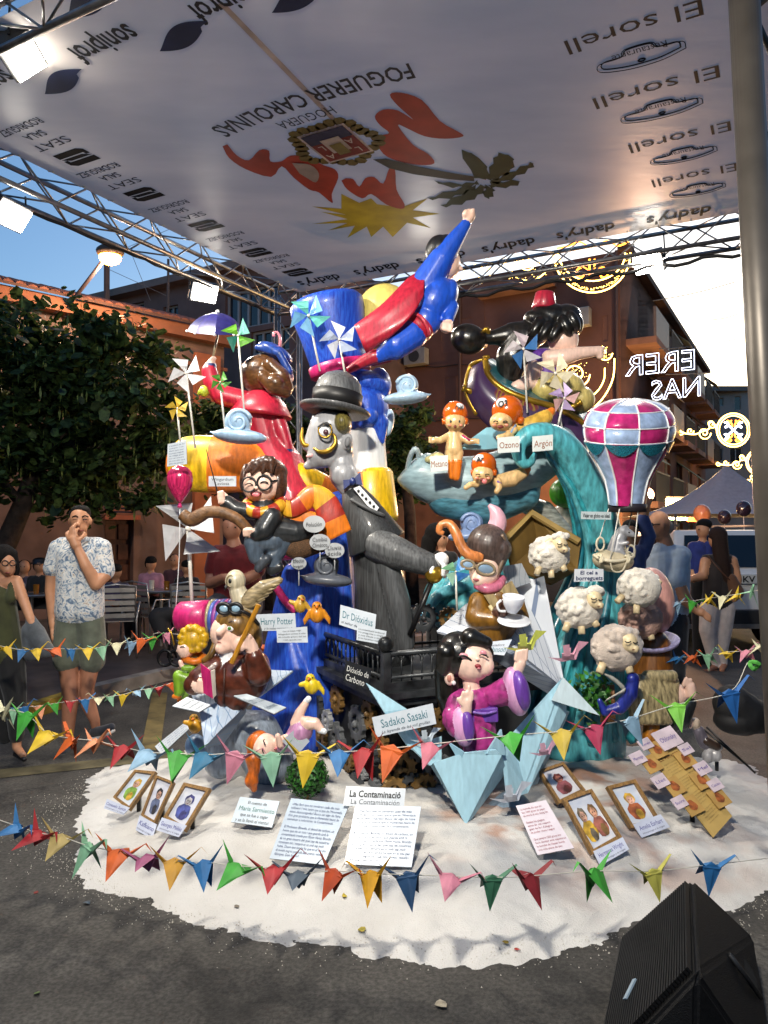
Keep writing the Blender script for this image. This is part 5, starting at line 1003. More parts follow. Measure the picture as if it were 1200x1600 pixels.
c = Sc(D); c.e(LIL, 724, 1135, 17, 31, 20, -28, -6); c.c(KI, (708, 1118, -12, 17), (714, 1135, -22, 17)); c.build('sleeve', S, 1.6, 2); Sc(D).e(PUR2, 731, 1135, 10, 24, 13, -40, -6).build('sleeve_lining', S, 1.6, 1)
Sc(D).bx(PUR2, 755, 1112, 40, 22, 48, 0, -2).build('sash', S, 1.8, 3); P.tube([(735, 1112, -27), (756, 1115, -29), (776, 1111, -25)], 2, paint('#8a6ac0'), 'sash_cord', S, 8, sp=3)
shut_eye(P, 726, 1030, -27, 11, S, 12); shut_eye(P, 756, 1026, -29, 7, S, 12); P.sphere(726, 1025, -24.5, (8.5, 4.6, 4), paint('#d8909c', .03), 'eye_shadow', S, 14); P.sphere(755, 1020, -25.5, (5.5, 4, 3), paint('#d8909c', .03), 'eye_shadow', S, 10); P.sphere(747, 1041, -31, (5, 3.4, 3), plain('#8a2630'), 'lips', S, 10); P.sphere(748, 1044, -32, (3, 2, 2), paint('#e08a90'), 'tongue', S); P.sphere(746, 1030, -31, (3, 2.6, 3), SKW, 'nose', S); P.sphere(709, 1067, -14, 3.4, WHT, 'earring', S); P.sphere(702, 1060, -17, (3.4, 5.5, 2), paint('#c88878'), 'ear_hollow', S)
P.tube([(720, 1010, -27), (728, 1006, -28), (734, 1009, -27)], .9, DRK, 'eyebrow', S, 5, sp=3)
def crane_solid(name, label, x, y, s, col, D, f=1, cat='paper crane', group='folded cranes around the kimono girl'):
    """solid folded crane ornament: body, neck with head, tail, wings"""
    t = root_at(name, label, cat, x, y + .5 * s, D, group); P = Px(D); m = paint(col, .05, rough=.5)
    def fac(pts, nm): g = MB(); q = [P.P(x + a * s * f, y + b * s, c_ * s) for a, b, c_ in pts]; n = len(q); g.add(q + [P.P(x, y + .3 * s, 0)], [tuple(range(n))] + [(i, (i + 1) % n, n) for i in range(n)]); g.build(nm, m, t)
    fac([(-.3, 0, -.3), (.25, 0, -.32), (.3, .25, 0), (-.3, .3, 0)], 'body'); fac([(-.3, -.05, .3), (.25, -.05, .3), (.3, .25, 0), (-.3, .3, 0)], 'body')
    fac([(.2, .2, -.1), (.5, -.55, -.05), (.62, -.5, 0), (.35, .25, 0), (.2, .2, .1)], 'neck'); fac([(.48, -.6, -.07), (.95, -.55, 0), (.6, -.44, 0), (.48, -.45, .07)], 'head'); fac([(-.2, .2, -.1), (-.95, .15, 0), (-.3, .35, 0), (-.2, .2, .1)], 'tail'); fac([(-.2, .1, -.25), (.1, .1, -.28), (.05, -.45, -.5), (-.25, -.4, -.45)], 'wing'); fac([(-.2, .1, .25), (.1, .1, .28), (.12, -.3, .55), (-.2, -.3, .5)], 'wing'); return t
crane_solid('crane_ornament', 'lime green folded crane on the raised hand of the kimono girl', 820, 1006, 36, '#b8bf56', D - .1, 1); crane_solid('crane_ornament', 'pale pink folded crane hovering beside the lined paper', 888, 1022, 34, '#d49cae', 4.1, 1); crane_solid('crane_ornament', 'small white folded crane at the foot of the giant crane', 798, 1242, 36, '#c3cbd8', 3.75, 1); crane_solid('crane_ornament', 'white folded crane perched beside the kimono girl knee', 665, 1152, 26, '#cfdbe6', 3.9, 1); crane_solid('crane_ornament', 'pink folded crane beside the yellow crane on the string', 850, 1172, 26, '#d4a6bc', 3.8, 1)
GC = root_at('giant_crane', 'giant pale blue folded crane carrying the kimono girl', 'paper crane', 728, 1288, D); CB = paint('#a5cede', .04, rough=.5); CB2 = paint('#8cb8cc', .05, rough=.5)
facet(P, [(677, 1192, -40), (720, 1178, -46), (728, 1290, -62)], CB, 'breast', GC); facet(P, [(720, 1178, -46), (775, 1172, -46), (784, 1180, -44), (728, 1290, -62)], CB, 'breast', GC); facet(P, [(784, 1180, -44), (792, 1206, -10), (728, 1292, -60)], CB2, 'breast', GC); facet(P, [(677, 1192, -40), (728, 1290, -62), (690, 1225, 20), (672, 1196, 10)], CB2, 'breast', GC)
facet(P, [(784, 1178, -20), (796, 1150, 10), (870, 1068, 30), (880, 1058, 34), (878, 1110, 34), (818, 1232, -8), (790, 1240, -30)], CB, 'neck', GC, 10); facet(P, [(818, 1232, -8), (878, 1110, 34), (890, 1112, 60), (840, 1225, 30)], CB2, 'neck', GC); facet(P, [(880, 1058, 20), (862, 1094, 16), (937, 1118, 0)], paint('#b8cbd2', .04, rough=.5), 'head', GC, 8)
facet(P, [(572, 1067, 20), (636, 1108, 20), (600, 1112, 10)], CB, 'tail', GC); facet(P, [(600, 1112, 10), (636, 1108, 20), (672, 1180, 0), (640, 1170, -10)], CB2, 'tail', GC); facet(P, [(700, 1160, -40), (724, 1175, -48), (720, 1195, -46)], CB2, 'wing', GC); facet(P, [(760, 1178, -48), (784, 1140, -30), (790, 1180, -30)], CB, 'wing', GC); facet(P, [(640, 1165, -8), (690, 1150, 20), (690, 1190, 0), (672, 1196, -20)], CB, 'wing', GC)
Sc(3.95).c(paint('#7f93a6', .1), (716, 1296, -10, 26), (770, 1290, 10, 30), (800, 1270, 30, 34)).e(paint('#6d5148', .1), 792, 1285, 36, 26, 30, 20).build('painted_smoke', None, 3, 4, 'blue grey painted smoke puff under the giant crane', 'smoke puff')
# ---- aviator woman with tea cup on a lined paper plane
D = 4.45; P = Px(D); CT = paint('#7a5418', .15); AV = root_at('aviator_woman_figure', 'aviator woman figure with goggles and brown coat raising a tea cup', 'figure', 768, 1000, D)
c = Sc(D); c.e(SKW, 757, 893, 24, 26, 25, -6, 10); c.e(SKW, 749, 905, 12, 12, 12, -18); c.c(CT, (775, 935, 0, 26), (776, 965, 0, 36), (766, 985, 0, 34)); c.c(CT, (748, 940, -12, 16), (746, 965, -22, 19), (775, 968, -34, 14)); c.c(paint('#4a2c20', .15), (780, 958, -38, 12), (788, 948, -40, 11)); c.c(CT, (805, 940, 0, 14), (815, 965, -8, 12))
for i in range(4): c.c(paint('#4a2c20', .15), (782 + i * 3, 938 + i * 5, -48, 3.6), (790 + i * 2, 938 + i * 5, -50, 3.4))
c.build('body', AV, 1.6, 2); c = Sc(D); c.e(paint('#4d3f3a', .2, (40, 40, 8)), 762, 852, 33, 34, 33, 2, 10); c.c(paint('#4d3f3a', .2, (40, 40, 8)), (782, 858, -10, 18), (775, 892, -6, 9)); c.build('leather_cap', AV, 1.7, 2)
P.tube([(768, 912, -16), (780, 890, -20), (790, 855, -16), (784, 835, -20)], 3, paint('#7a6450'), 'cap_strap', AV, 8, sp=4); o = P.tube([(745, 913, -14), (760, 920, -24), (778, 916, -18), (784, 904, -2)], 8, paint('#c06a84'), 'scarf', AV, 10, sp=4)
for x, y, w in ((731, 882, 10), (759, 889, 14)): ring(P, x, y, -30, w, w * .66, 2.4, plain('#8a7a60', .3), 'goggle_rim', AV, 10); P.sphere(x, y, -28, (w, w * .62, 4), mat('#8098b0', .06, .2, 4), 'goggle_lens', AV, 10)
P.sphere(744, 906, -29, (5, 2.2, 2), paint('#b05a60'), 'lips', AV, 10); P.slab([(772, 926), (800, 908), (812, 930), (800, 945)], 10, paint('#a8946a', .15), 'lapel', AV, -22); P.slab([(756, 930), (772, 928), (782, 946), (770, 952)], 8, paint('#a8946a', .15), 'lapel', AV, -32); P.tube([(765, 946, -36), (773, 960, -38)], 3, paint('#c2b48a'), 'cuff', AV)
P.tube([(752, 872, -20), (735, 868, -24), (722, 855, -22), (712, 832, -18), (702, 819, -14), (690, 820, -14), (686, 830, -14), (693, 834, -14)], [9, 9, 8, 8, 7, 6, 5, 4], paint('#c47840', .15), 'cap_plume', AV, 12, sp=5); P.tube([(772, 832, 10), (778, 815, 8), (774, 800, 6), (764, 789, 4)], [15, 14, 10, 3], paint('#d8a6b4', .06), 'pink_horn', AV, 14, sp=5)
cup = root_at('tea_cup', 'white tea cup with blue pattern above its saucer', 'cup', 800, 975, D); P.lathe(800, 957, -62, 4, 12, [(0, 7), (3, 9), (12, 14), (24, 16.5), (25, 16), (23, 15), (22, 0)], mat('#c9cfe0', .15, .25, 14, col2='#e6e8ee'), 'bowl', cup, 32); P.lathe(800, 934.5, -62, 4, 12, [(0, 0), (0, 14.5), (.6, 14.5), (.6, 0)], plain('#b8a428', .1), 'tea', cup, 24); P.tube([(783, 938, -62), (777, 944, -62), (780, 954, -62), (790, 955, -62)], 1.8, WHT, 'handle', cup, 8, sp=4); P.lathe(803, 974, -58, 0, 16, [(0, 9), (1, 14), (4, 25), (5.5, 24), (3, 13), (3, 0)], plain('#dde0e6', .15), 'saucer', cup, 36)
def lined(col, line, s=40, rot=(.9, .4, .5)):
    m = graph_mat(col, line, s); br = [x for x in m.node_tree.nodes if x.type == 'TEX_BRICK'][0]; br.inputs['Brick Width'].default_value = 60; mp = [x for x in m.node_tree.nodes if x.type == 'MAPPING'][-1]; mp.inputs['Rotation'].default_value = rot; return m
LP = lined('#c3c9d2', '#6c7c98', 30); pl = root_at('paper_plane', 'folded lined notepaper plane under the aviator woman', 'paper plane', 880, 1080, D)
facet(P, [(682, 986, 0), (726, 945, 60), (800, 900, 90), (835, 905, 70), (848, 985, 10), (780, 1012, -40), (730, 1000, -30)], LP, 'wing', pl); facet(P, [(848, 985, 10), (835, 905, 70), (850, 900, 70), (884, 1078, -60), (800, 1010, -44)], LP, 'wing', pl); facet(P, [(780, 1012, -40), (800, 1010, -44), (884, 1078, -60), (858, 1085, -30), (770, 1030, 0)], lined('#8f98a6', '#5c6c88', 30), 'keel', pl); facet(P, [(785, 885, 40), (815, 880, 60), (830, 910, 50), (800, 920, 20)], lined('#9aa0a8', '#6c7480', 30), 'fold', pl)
# ---- open cardboard carton with sheep
D = 4.85; P = Px(D); KR = mat('#80642e', .7, .15, 6, bump=.15); bxr = root_at('carton', 'open brown cardboard carton behind a sheep', 'carton', 845, 905, D)
facet(P, [(790, 838, -30), (832, 798, 20), (840, 850, 40), (800, 885, -10)], KR, 'flap', bxr); facet(P, [(832, 798, 20), (908, 842, 0), (902, 890, 10), (840, 850, 40)], KR, 'panel', bxr); facet(P, [(800, 885, -10), (840, 850, 40), (902, 890, 10), (862, 912, -20)], mat('#6b5224', .7, .15, 6), 'panel', bxr); facet(P, [(786, 842, -34), (832, 796, 18), (908, 842, -2), (904, 848, -6), (832, 804, 10), (792, 846, -36)], mat('#a0844a', .7, .1, 6), 'edge', bxr, 5)
Sc(5.2).c(paint('#8f9088', .2, (8, 8, 30)), (795, 800, 0, 8), (815, 785, 0, 14), (850, 800, 0, 18), (880, 840, 0, 20)).build('grey_wave', None, 2.4, 3, 'grey curled wave crest behind the cardboard carton', 'wave'); Sc(5.3).e(paint('#3c8a1e', .15), 884, 770, 26, 24, 24).build('green_ball', None, 3, 3, 'green ball between the teal tail and the carton', 'ball'); Sc(5.4).c(paint('#b8aca0', .15), (880, 805, 0, 18), (905, 810, 0, 20)).build('pale_stone', None, 3, 3, 'pale rounded block beneath the green ball', 'block')
# ---- teal wave tail and horn
D = 5.05; P = Px(D); TW_ = root_at('teal_tail', 'huge curled teal tail arching behind the sheep', 'tail', 880, 1120, D)
P.tube([(836, 708, -96), (829, 722, -97), (817, 723, -97), (810, 708, -96), (814, 690, -94), (832, 678, -90), (860, 682, -78), (888, 708, -60), (912, 755, -40), (931, 815, -20), (938, 880, 0), (928, 950, 0), (905, 1020, 0), (890, 1090, 10), (880, 1150, 20)], [3, 6, 8, 10, 12, 15, 19, 24, 29, 34, 42, 56, 72, 86, 96], TEAL, 'tail', TW_, 28, sp=6)
for i in range(7):
    a0 = -1.2 + i * .4; P.tube([(848 + 8 * i, 700 + 10 * i, -90 + 6 * i), (906 + 30 * math.sin(a0) * .6, 780, -30 - 26 * math.cos(a0)), (936 + 42 * math.sin(a0), 880, -38 * math.cos(a0)), (908 + 74 * math.sin(a0), 1010, -70 * math.cos(a0)), (884 + 96 * math.sin(a0), 1120, 15 - 90 * math.cos(a0)), (878 + 120 * math.sin(a0), 1160, 20 - 112 * math.cos(a0))], [2, 4, 6, 9, 12, 6], paint(('#2f97a2', '#1f7486', '#57aab4')[i % 3], .2), 'wave_ridge', TW_, 10, sp=5)
Sc(D).e(TEAL, 800, 1080, 70, 70, 60, 20).e(TEAL, 720, 950, 55, 45, 50, 60).c(TEAL, (690, 930, 40, 30), (750, 900, 60, 45), (820, 880, 80, 30)).build('wave_body', TW_, 4, 6)
for i, (x, y) in enumerate(((666, 930), (690, 905), (720, 890))): P.tube([(x, y + 40, -10 + i * 20), (x + 14, y + 5, -5 + i * 20), (x + 50, y - 12, 10 + i * 20), (x + 95, y - 10, 40)], [6, 9, 9, 4], paint(('#5aa8b8', '#3c98a8', '#7cb4c8')[i], .1), 'wave_ridge', TW_, 10, sp=5)
D = 4.95; P = Px(D); HN = root_at('horn', 'pale blue grey horn with turned rim below the carpet boat', 'horn', 740, 810, D); HM = paint('#8ea8b0', .10, (6, 6, 20)); HT = paint('#4c8496', .2, (6, 6, 20))
P.tube([(640, 728, -6), (652, 738, -4), (690, 752, 0), (745, 756, 0), (800, 740, 6), (850, 712, 10), (890, 690, 20)], [27, 34, 41, 44, 42, 36, 26], HM, 'bell', HN, 32, sp=6); ring(P, 645, 732, -6, 8, 31, 4, paint('#a9bcc2'), 'rim', HN, 8, 30); Sc(D).c(HT, (700, 775, 0, 34), (760, 785, 0, 38), (815, 770, 10, 30), (838, 740, 12, 14)).build('belly', HN, 3, 5)
facet(P, [(716, 700, -50), (760, 668, -20), (842, 664, 0), (860, 690, -40), (760, 702, -58)], mat('#7fb4c4', .25, .08, 4, coat=.4), 'top_plate', HN, 3)
Sc(4.8).e(paint('#c9c088', .2), 683, 714, 12, 8, 10).e(paint('#c9c088', .2), 672, 718, 9, 6, 8).build('foam_puff', None, 1.6, 2, 'small cream foam puff on the pale horn', 'puff')
# ---- helmeted babies
BS = paint('#d4b07a', .1); HO = paint('#c65a0e', .1, (4, 4, 4), .2)
def helmet(P, t, x, y, r, dz, f, txt):
    P.sphere(x, y, dz, (r, r * 1.03, r), HO, 'helmet', t); P.tube([(x - r * .85, y + r * .35, dz - r * .5), (x - r * .8, y + r * .8, dz - r * .5)], r * .2, HO, 'helmet_cheek', t); P.tube([(x + r * .85, y + r * .35, dz - r * .5), (x + r * .8, y + r * .8, dz - r * .5)], r * .2, HO, 'helmet_cheek', t)
    P.sphere(x + f * r * .3, y - r * .5, dz - r * .6, (r * .42, r * .36, r * .3), WHT, 'badge', t, -10 * f); lettering(txt, P.P(x + f * r * .3, y - r * .5, dz - r * .93), (1, 0, .1), (0, 0, 1), r * .6 * P.k, r * .4 * P.k, plain('#101014'), t, bold=.03)
def face_bits(P, t, x, y, dz, r, mouth='o'):
    for q in (-1, 1): shut_eye(P, x + q * r * .45, y - r * .05, dz - r * .85, r * .2, t) if mouth != 'o' else P.sphere(x + q * r * .42, y - r * .1, dz - r * .85, (r * .1, r * .14, r * .06), DRK, 'eye', t)
    P.sphere(x, y + r * .4, dz - r * .85, (r * (.14 if mouth == 'o' else .3), r * .16, r * .1), plain('#6a2018'), 'mouth', t)
    for q in (-1, 1): P.sphere(x + q * r * .55, y + r * .25, dz - r * .72, (r * .2, r * .15, r * .1), paint('#d88a6a'), 'cheek', t)
D = 4.7; P = Px(D); t = root_at('baby_figure', 'standing baby figure with orange helmet and open arms on the horn', 'figure', 708, 745, D, 'helmeted baby figures'); c = Sc(D)
c.e(BS, 711, 659, 17, 15, 15, -6); c.c(BS, (710, 678, 0, 10), (709, 702, 0, 14)); c.c(BS, (700, 682, -2, 6), (688, 688, -6, 5.4), (678, 688, -8, 5)); c.c(BS, (720, 682, -2, 6), (732, 690, -6, 5.2), (742, 689, -8, 4.6)); c.c(BS, (703, 708, -2, 8.5), (705, 720, -2, 8)); c.c(BS, (716, 708, -2, 8.5), (714, 720, -2, 8)); c.c(ORG_, (705, 722, -2, 8.6), (707, 744, -2, 6)); c.c(ORG_, (714, 722, -2, 8.6), (713, 746, -2, 6))
for q in range(3): c.c(BS, (676, 685 + q * 3, -10, 2.2), (671, 684 + q * 3.4, -11, 1.8)); c.c(BS, (744, 687 + q * 2, -10, 2.2), (748, 687 + q * 3, -11, 1.7))
c.build('body', t, 1.2, 2); helmet(P, t, 711, 647, 20, 2, 1, 'CH4'); face_bits(P, t, 711, 660, -6, 16); P.tube([(722, 680, -8), (734, 688, -12)], 1.6, PINKC, 'sleeve_stripe', t)
t = root_at('baby_figure', 'flying baby figure with the largest orange helmet beside the carpet boat', 'figure', 800, 690, D, 'helmeted baby figures'); c = Sc(D); BY = paint('#cfa440', .12)
c.e(BS, 783, 659, 18, 15, 17, -12); c.c(BY, (808, 670, 0, 12), (830, 665, 2, 15), (852, 652, 6, 12)); c.c(ORG_, (856, 648, 6, 9), (862, 642, 6, 6)); c.c(BS, (803, 672, -12, 6), (790, 682, -18, 5.5), (780, 684, -20, 5)); c.c(BS, (800, 678, -4, 6), (798, 683, -14, 5), (794, 688, -18, 4.6)); c.build('body', t, 1.3, 2); helmet(P, t, 793, 643, 25, 0, -1, 'O3'); face_bits(P, t, 782, 660, -14, 17, 's'); P.tube([(806, 664, -12), (798, 676, -20)], 1.8, paint('#7a9cc8'), 'sleeve_stripe', t)
t = root_at('baby_figure', 'flying baby figure sticking its tongue out below the horn top', 'figure', 770, 765, D, 'helmeted baby figures'); c = Sc(D)
c.e(BS, 754, 742, 17, 15, 15, -14); c.c(BS, (780, 752, -4, 11), (800, 748, 0, 13), (815, 740, 4, 10)); c.c(ORG_, (818, 738, 4, 9), (824, 733, 4, 6)); c.c(BS, (745, 757, -12, 5), (735, 757, -16, 4.6), (728, 762, -18, 4)); c.c(BS, (778, 752, -14, 5.5), (780, 762, -18, 5), (776, 768, -20, 4.4)); c.build('body', t, 1.2, 2); helmet(P, t, 756, 727, 20, -4, -1, 'Ar'); face_bits(P, t, 754, 743, -16, 16, 's'); P.sphere(757, 752, -31, (4, 4, 2), paint('#d87a78'), 'tongue', t); P.tube([(777, 752, -20), (783, 756, -18)], 1.6, PUR2, 'sleeve_stripe', t)
# ---- carpet boat with the fez girl
def carpet_mat():
    m = mat('#6a2436', .4, .2, 7, coat=.3).copy(); n = m.node_tree; b = n.nodes['Principled BSDF']; mx = [x for x in n.nodes if x.type == 'MIX'][0]; tc = [x for x in n.nodes if x.type == 'TEX_COORD'][0]
    v = n.nodes.new('ShaderNodeTexVoronoi'); v.inputs['Scale'].default_value = 7; n.links.new(tc.outputs['Object'], v.inputs['Vector']); w_ = n.nodes.new('ShaderNodeTexWave'); w_.inputs['Scale'].default_value = 9; w_.inputs['Distortion'].default_value = 9; n.links.new(tc.outputs['Object'], w_.inputs['Vector'])
    r = n.nodes.new('ShaderNodeMapRange'); r.inputs[1].default_value = .62; r.inputs[2].default_value = .7; n.links.new(w_.outputs['Fac'], r.inputs[0]); m2 = n.nodes.new('ShaderNodeMix'); m2.data_type = 'RGBA'; n.links.new(r.outputs[0], m2.inputs['Factor']); n.links.new(mx.outputs['Result'], m2.inputs['A']); m2.inputs['B'].default_value = hexc('#7d6420')
    r2 = n.nodes.new('ShaderNodeMapRange'); r2.inputs[1].default_value = .3; r2.inputs[2].default_value = .36; n.links.new(v.outputs['Distance'], r2.inputs[0]); m3 = n.nodes.new('ShaderNodeMix'); m3.data_type = 'RGBA'; n.links.new(r2.outputs[0], m3.inputs['Factor']); n.links.new(m2.outputs['Result'], m3.inputs['A']); m3.inputs['B'].default_value = hexc('#3a2448'); n.links.new(m3.outputs['Result'], b.inputs['Base Color']); return m
D = 5.25; P = Px(D); CBt = root_at('carpet_boat', 'curled flying carpet with gold edge and tassels', 'carpet', 820, 720, D); up_c = [(757, 562, -20), (764, 588, -34), (790, 610, -44), (830, 626, -48), (870, 638, -46), (912, 662, -40), (932, 694, -30)]; lo_c = [(734, 575, 0), (728, 612, -10), (745, 648, -20), (785, 684, -26), (835, 712, -28), (890, 732, -24), (918, 742, -10)]
loft(P, up_c, lo_c, carpet_mat(), 'carpet', CBt, 16, 4, 30, 10); P.tube(up_c, 5, GOLD, 'gold_edge', CBt, 10, sp=6); P.tube([(757, 562, -20), (744, 566, -10), (734, 575, 0), (728, 612, -10), (745, 648, -20)], 3.4, GOLD, 'gold_edge', CBt, 10, sp=6); loft(P, [(757, 562, -18), (766, 590, -30), (830, 624, -44), (912, 662, -36)], [(770, 560, 50), (800, 580, 50), (860, 605, 50), (925, 650, 50)], paint('#2c6670'), 'inside', CBt, -6, 3, 24, 6)
for x, y, a in ((722, 606, -70), (760, 556, 0), (908, 628, 60)): P.lathe(x, y, -22, a + 180, 0, [(0, 5), (3, 6), (5, 3), (9, 3.4), (22, 7), (23, 0)], GOLD, 'tassel', CBt, 14)
D = 5.3; P = Px(D); GE = root_at('fez_girl_figure', 'black haired girl figure with red fez pointing ahead from the carpet', 'figure', 860, 640, D)
c = Sc(D); c.e(SKW, 880, 532, 24, 24, 22, -2); c.e(SKW, 890, 540, 12, 14, 14, -6); c.c(SKW, (868, 548, 0, 11), (860, 560, 0, 13)); c.e(PUR2, 848, 566, 24, 22, 22, 0, 10); c.c(PUR2, (850, 575, 0, 20), (858, 592, 0, 20)); c.c(SKW, (858, 560, -16, 13), (880, 558, -24, 13), (905, 552, -26, 10), (930, 549, -26, 8)); c.c(SKW, (936, 550, -26, 8), (938, 556, -26, 6)); c.c(SKW, (944, 544, -26, 2.8), (934, 543, -28, 3)); c.c(SKW, (834, 576, -14, 13), (828, 596, -16, 12), (806, 606, -18, 10)); c.e(YEL if 0 else paint('#cdbb70', .12), 880, 610, 34, 30, 30, -6); c.e(paint('#cdbb70', .12), 905, 625, 24, 22, 26, -4); c.e(paint('#cdbb70', .12), 850, 608, 20, 20, 22, -10); c.build('body', GE, 1.7, 3)
c = Sc(D)
for (x, y, a, b, r) in ((860, 498, 34, 24, 8), (850, 506, 34, 18, 25), (882, 496, 26, 20, -10), (898, 506, 12, 18, -15)): c.e(BLH, x, y, a, b, 26, 0, r)
for (x, y) in ((838, 512), (852, 518), (868, 520), (884, 510), (896, 502)): c.e(BLH, x, y, 9, 18, 10, -24, 30 if x < 870 else -25)
c.c(BLH, (836, 520, 4, 22), (800, 524, 8, 20), (768, 528, 8, 11)); c.c(BLH, (818, 530, 6, 28), (800, 560, 10, 26), (796, 588, 12, 20)); c.e(BLH, 732, 530, 29, 24, 24, 8, 15); c.c(BLH, (752, 528, 8, 12), (770, 528, 8, 11)); c.build('hair', GE, 1.8, 2); ring(P, 757, 528, 8, 5, 14, 4, GOLD, 'hair_band', GE, 15, 12)
P.lathe(850, 482, -2, 3, 6, [(0, 18), (2, 19), (24, 14.5), (26, 12), (26, 0)], paint('#b0203a'), 'fez', GE, 28)
# ---- checked hot air balloon
D = 4.6; P = Px(D); HB_ = root_at('balloon', 'checked pink and pale blue hot air balloon with glitter swags', 'balloon', 980, 800, D); PK = paint('#b82a70', .12, (10, 10, 10), .22); LB = paint('#9fb6da', .10, (10, 10, 10), .22); GT = mat('#1c7084', .25, .5, 220, coat=.3)
prof = [(0, 28), (14, 30), (40, 36), (68, 51), (92, 65), (112, 71), (130, 70), (146, 62), (156, 48), (161, 32), (163.5, 14), (164, 3)]; NG = 8; pr = [tuple(x) for x in spline(prof, 3)]
def bpt(h, r, an, bulge=0): return P.P(980 + h * .03 + (r + bulge) * math.sin(an), 788 - h + .10 * (r + bulge) * math.cos(an), -(r + bulge) * math.cos(an) + (70 - r) * 0)
bands = [(0, 100), (100, 124), (124, 148), (148, 164)]
for gi in range(NG):
    for bi, (h0, h1) in enumerate(bands):
        rows = [p for p in pr if h0 <= p[0] <= h1]
        if rows[0][0] > h0: rows = [(h0, float(np.interp(h0, [q[0] for q in pr], [q[1] for q in pr])))] + rows
        if rows[-1][0] < h1: rows = rows + [(h1, float(np.interp(h1, [q[0] for q in pr], [q[1] for q in pr])))]
        g = MB(); nj = 6; vs = [bpt(h, r, (gi + .28 + j / nj) * 2 * math.pi / NG, 2.5 * math.sin(math.pi * j / nj) * (math.sin(math.pi * (h - h0) / (h1 - h0)) ** .5 if bi else 1) * (r / 70)) for h, r in rows for j in range(nj + 1)]
        g.add(vs, [(i * (nj + 1) + j, i * (nj + 1) + j + 1, (i + 1) * (nj + 1) + j + 1, (i + 1) * (nj + 1) + j) for i in range(len(rows) - 1) for j in range(nj)]); g.build('panel', (PK if (gi + bi) % 2 else LB), HB_, True, fix=False)
    g = MB(); vs = []
    for j in range(9):
        an = (gi + .28 + j / 8) * 2 * math.pi / NG; d_ = 18 * math.sin(math.pi * j / 8) ** .7 + .5; vs += [bpt(99, 67.5, an, 4), bpt(99 - d_, 67.5 - d_ * .45, an, 4)]
    g.add(vs, [(2 * j, 2 * j + 1, 2 * j + 3, 2 * j + 2) for j in range(8)]); g.build('swag', GT, HB_, True, fix=False)
    an = (gi + .28) * 2 * math.pi / NG; g = MB(); g.tube([bpt(h, r, an, 1) for h, r in pr[::2]], .0055, 6); g.build('seam', WHT, HB_, True)
    for hb in (100, 124, 148):
        rb2 = float(np.interp(hb, [q[0] for q in pr], [q[1] for q in pr])); g = MB(); g.sphere(bpt(hb, rb2, an, 2), .009, 8, 6); g.build('knot', WHT, HB_, True)
for hb in (100, 124, 148):
    rb2 = float(np.interp(hb, [q[0] for q in pr], [q[1] for q in pr])); g = MB(); g.tube([bpt(hb, rb2, a, .8) for a in np.linspace(0, 2 * math.pi, 41)], .004, 6, False); g.build('seam', WHT, HB_, True)
P.lathe(980, 800, 0, 0, 0, [(0, 29), (12, 29.5), (12, 27), (0, 27)], plain('#241f26', .5), 'mouth_ring', HB_, 28)
for (x0, x1, y1, dz) in ((951, 930, 862, -4), (968, 953, 876, -28), (997, 990, 868, -24), (988, 975, 862, 20)):
    P.tube([(x0, 795, dz), (x1, y1, dz)], .9, plain('#d8d4ca'), 'rope', HB_, 6)
bas = root_at('balloon_basket', 'cream boat shaped basket hanging under the checked balloon', 'basket', 960, 890, D); c = Sc(D); BK = mat('#b5a98e', .6, .15, 10, bump=.3); c.e(BK, 958, 876, 32, 18, 26, 0, 3); c.build('hull', bas, 1.6, 2); P.tube([(928, 868, -2), (940, 874, -24), (960, 877, -28), (982, 873, -22), (990, 868, 0), (975, 862, 22), (945, 862, 22), (928, 868, -2)], 2.6, plain('#c9c0a8', .5), 'rim', bas, 8, sp=4)
for x, y in ((938, 850), (986, 862)): ring(P, x, y, -10, 6, 10, 1.6, plain('#c9c0a8', .5), 'rope_coil', bas)
for x in (938, 980): P.tube([(x - 4, 868, -24), (x + 4, 872, -27), (x, 880, -26), (x + 2, 866, -26)], 2.2, plain('#c9bfa4', .6), 'rope_knot', bas, 8, sp=4)
P.tube([(953, 876, -28), (958, 892, -27), (972, 892, -26), (980, 876, -26)], 1.3, plain('#c9c0a8', .5), 'rope_loop', bas, 6, sp=4)
ms_ = root_at('mouse_figure', 'grey mouse figure sitting in the balloon basket', 'mouse', 965, 870, D); c = Sc(D); MG = paint('#8f9096', .08); c.c(MG, (962, 862, -4, 14), (966, 845, -4, 12), (972, 832, -6, 9)); c.c(MG, (974, 830, -8, 9), (988, 835, -14, 4.5), (992, 837, -16, 2.5)); c.e(MG, 970, 826, 4, 4, 3, -4); c.e(MG, 978, 824, 4, 4, 3, -8); c.c(MG, (968, 860, -14, 5), (976, 868, -16, 3.5)); c.c(MG, (970, 850, -14, 4), (980, 848, -18, 3)); c.build('body', ms_, 1.1, 2); P.sphere(983, 832, -17, 1.4, DRK, 'eye', ms_); P.sphere(993, 837, -17, 1.6, paint('#c88a8a'), 'nose', ms_)
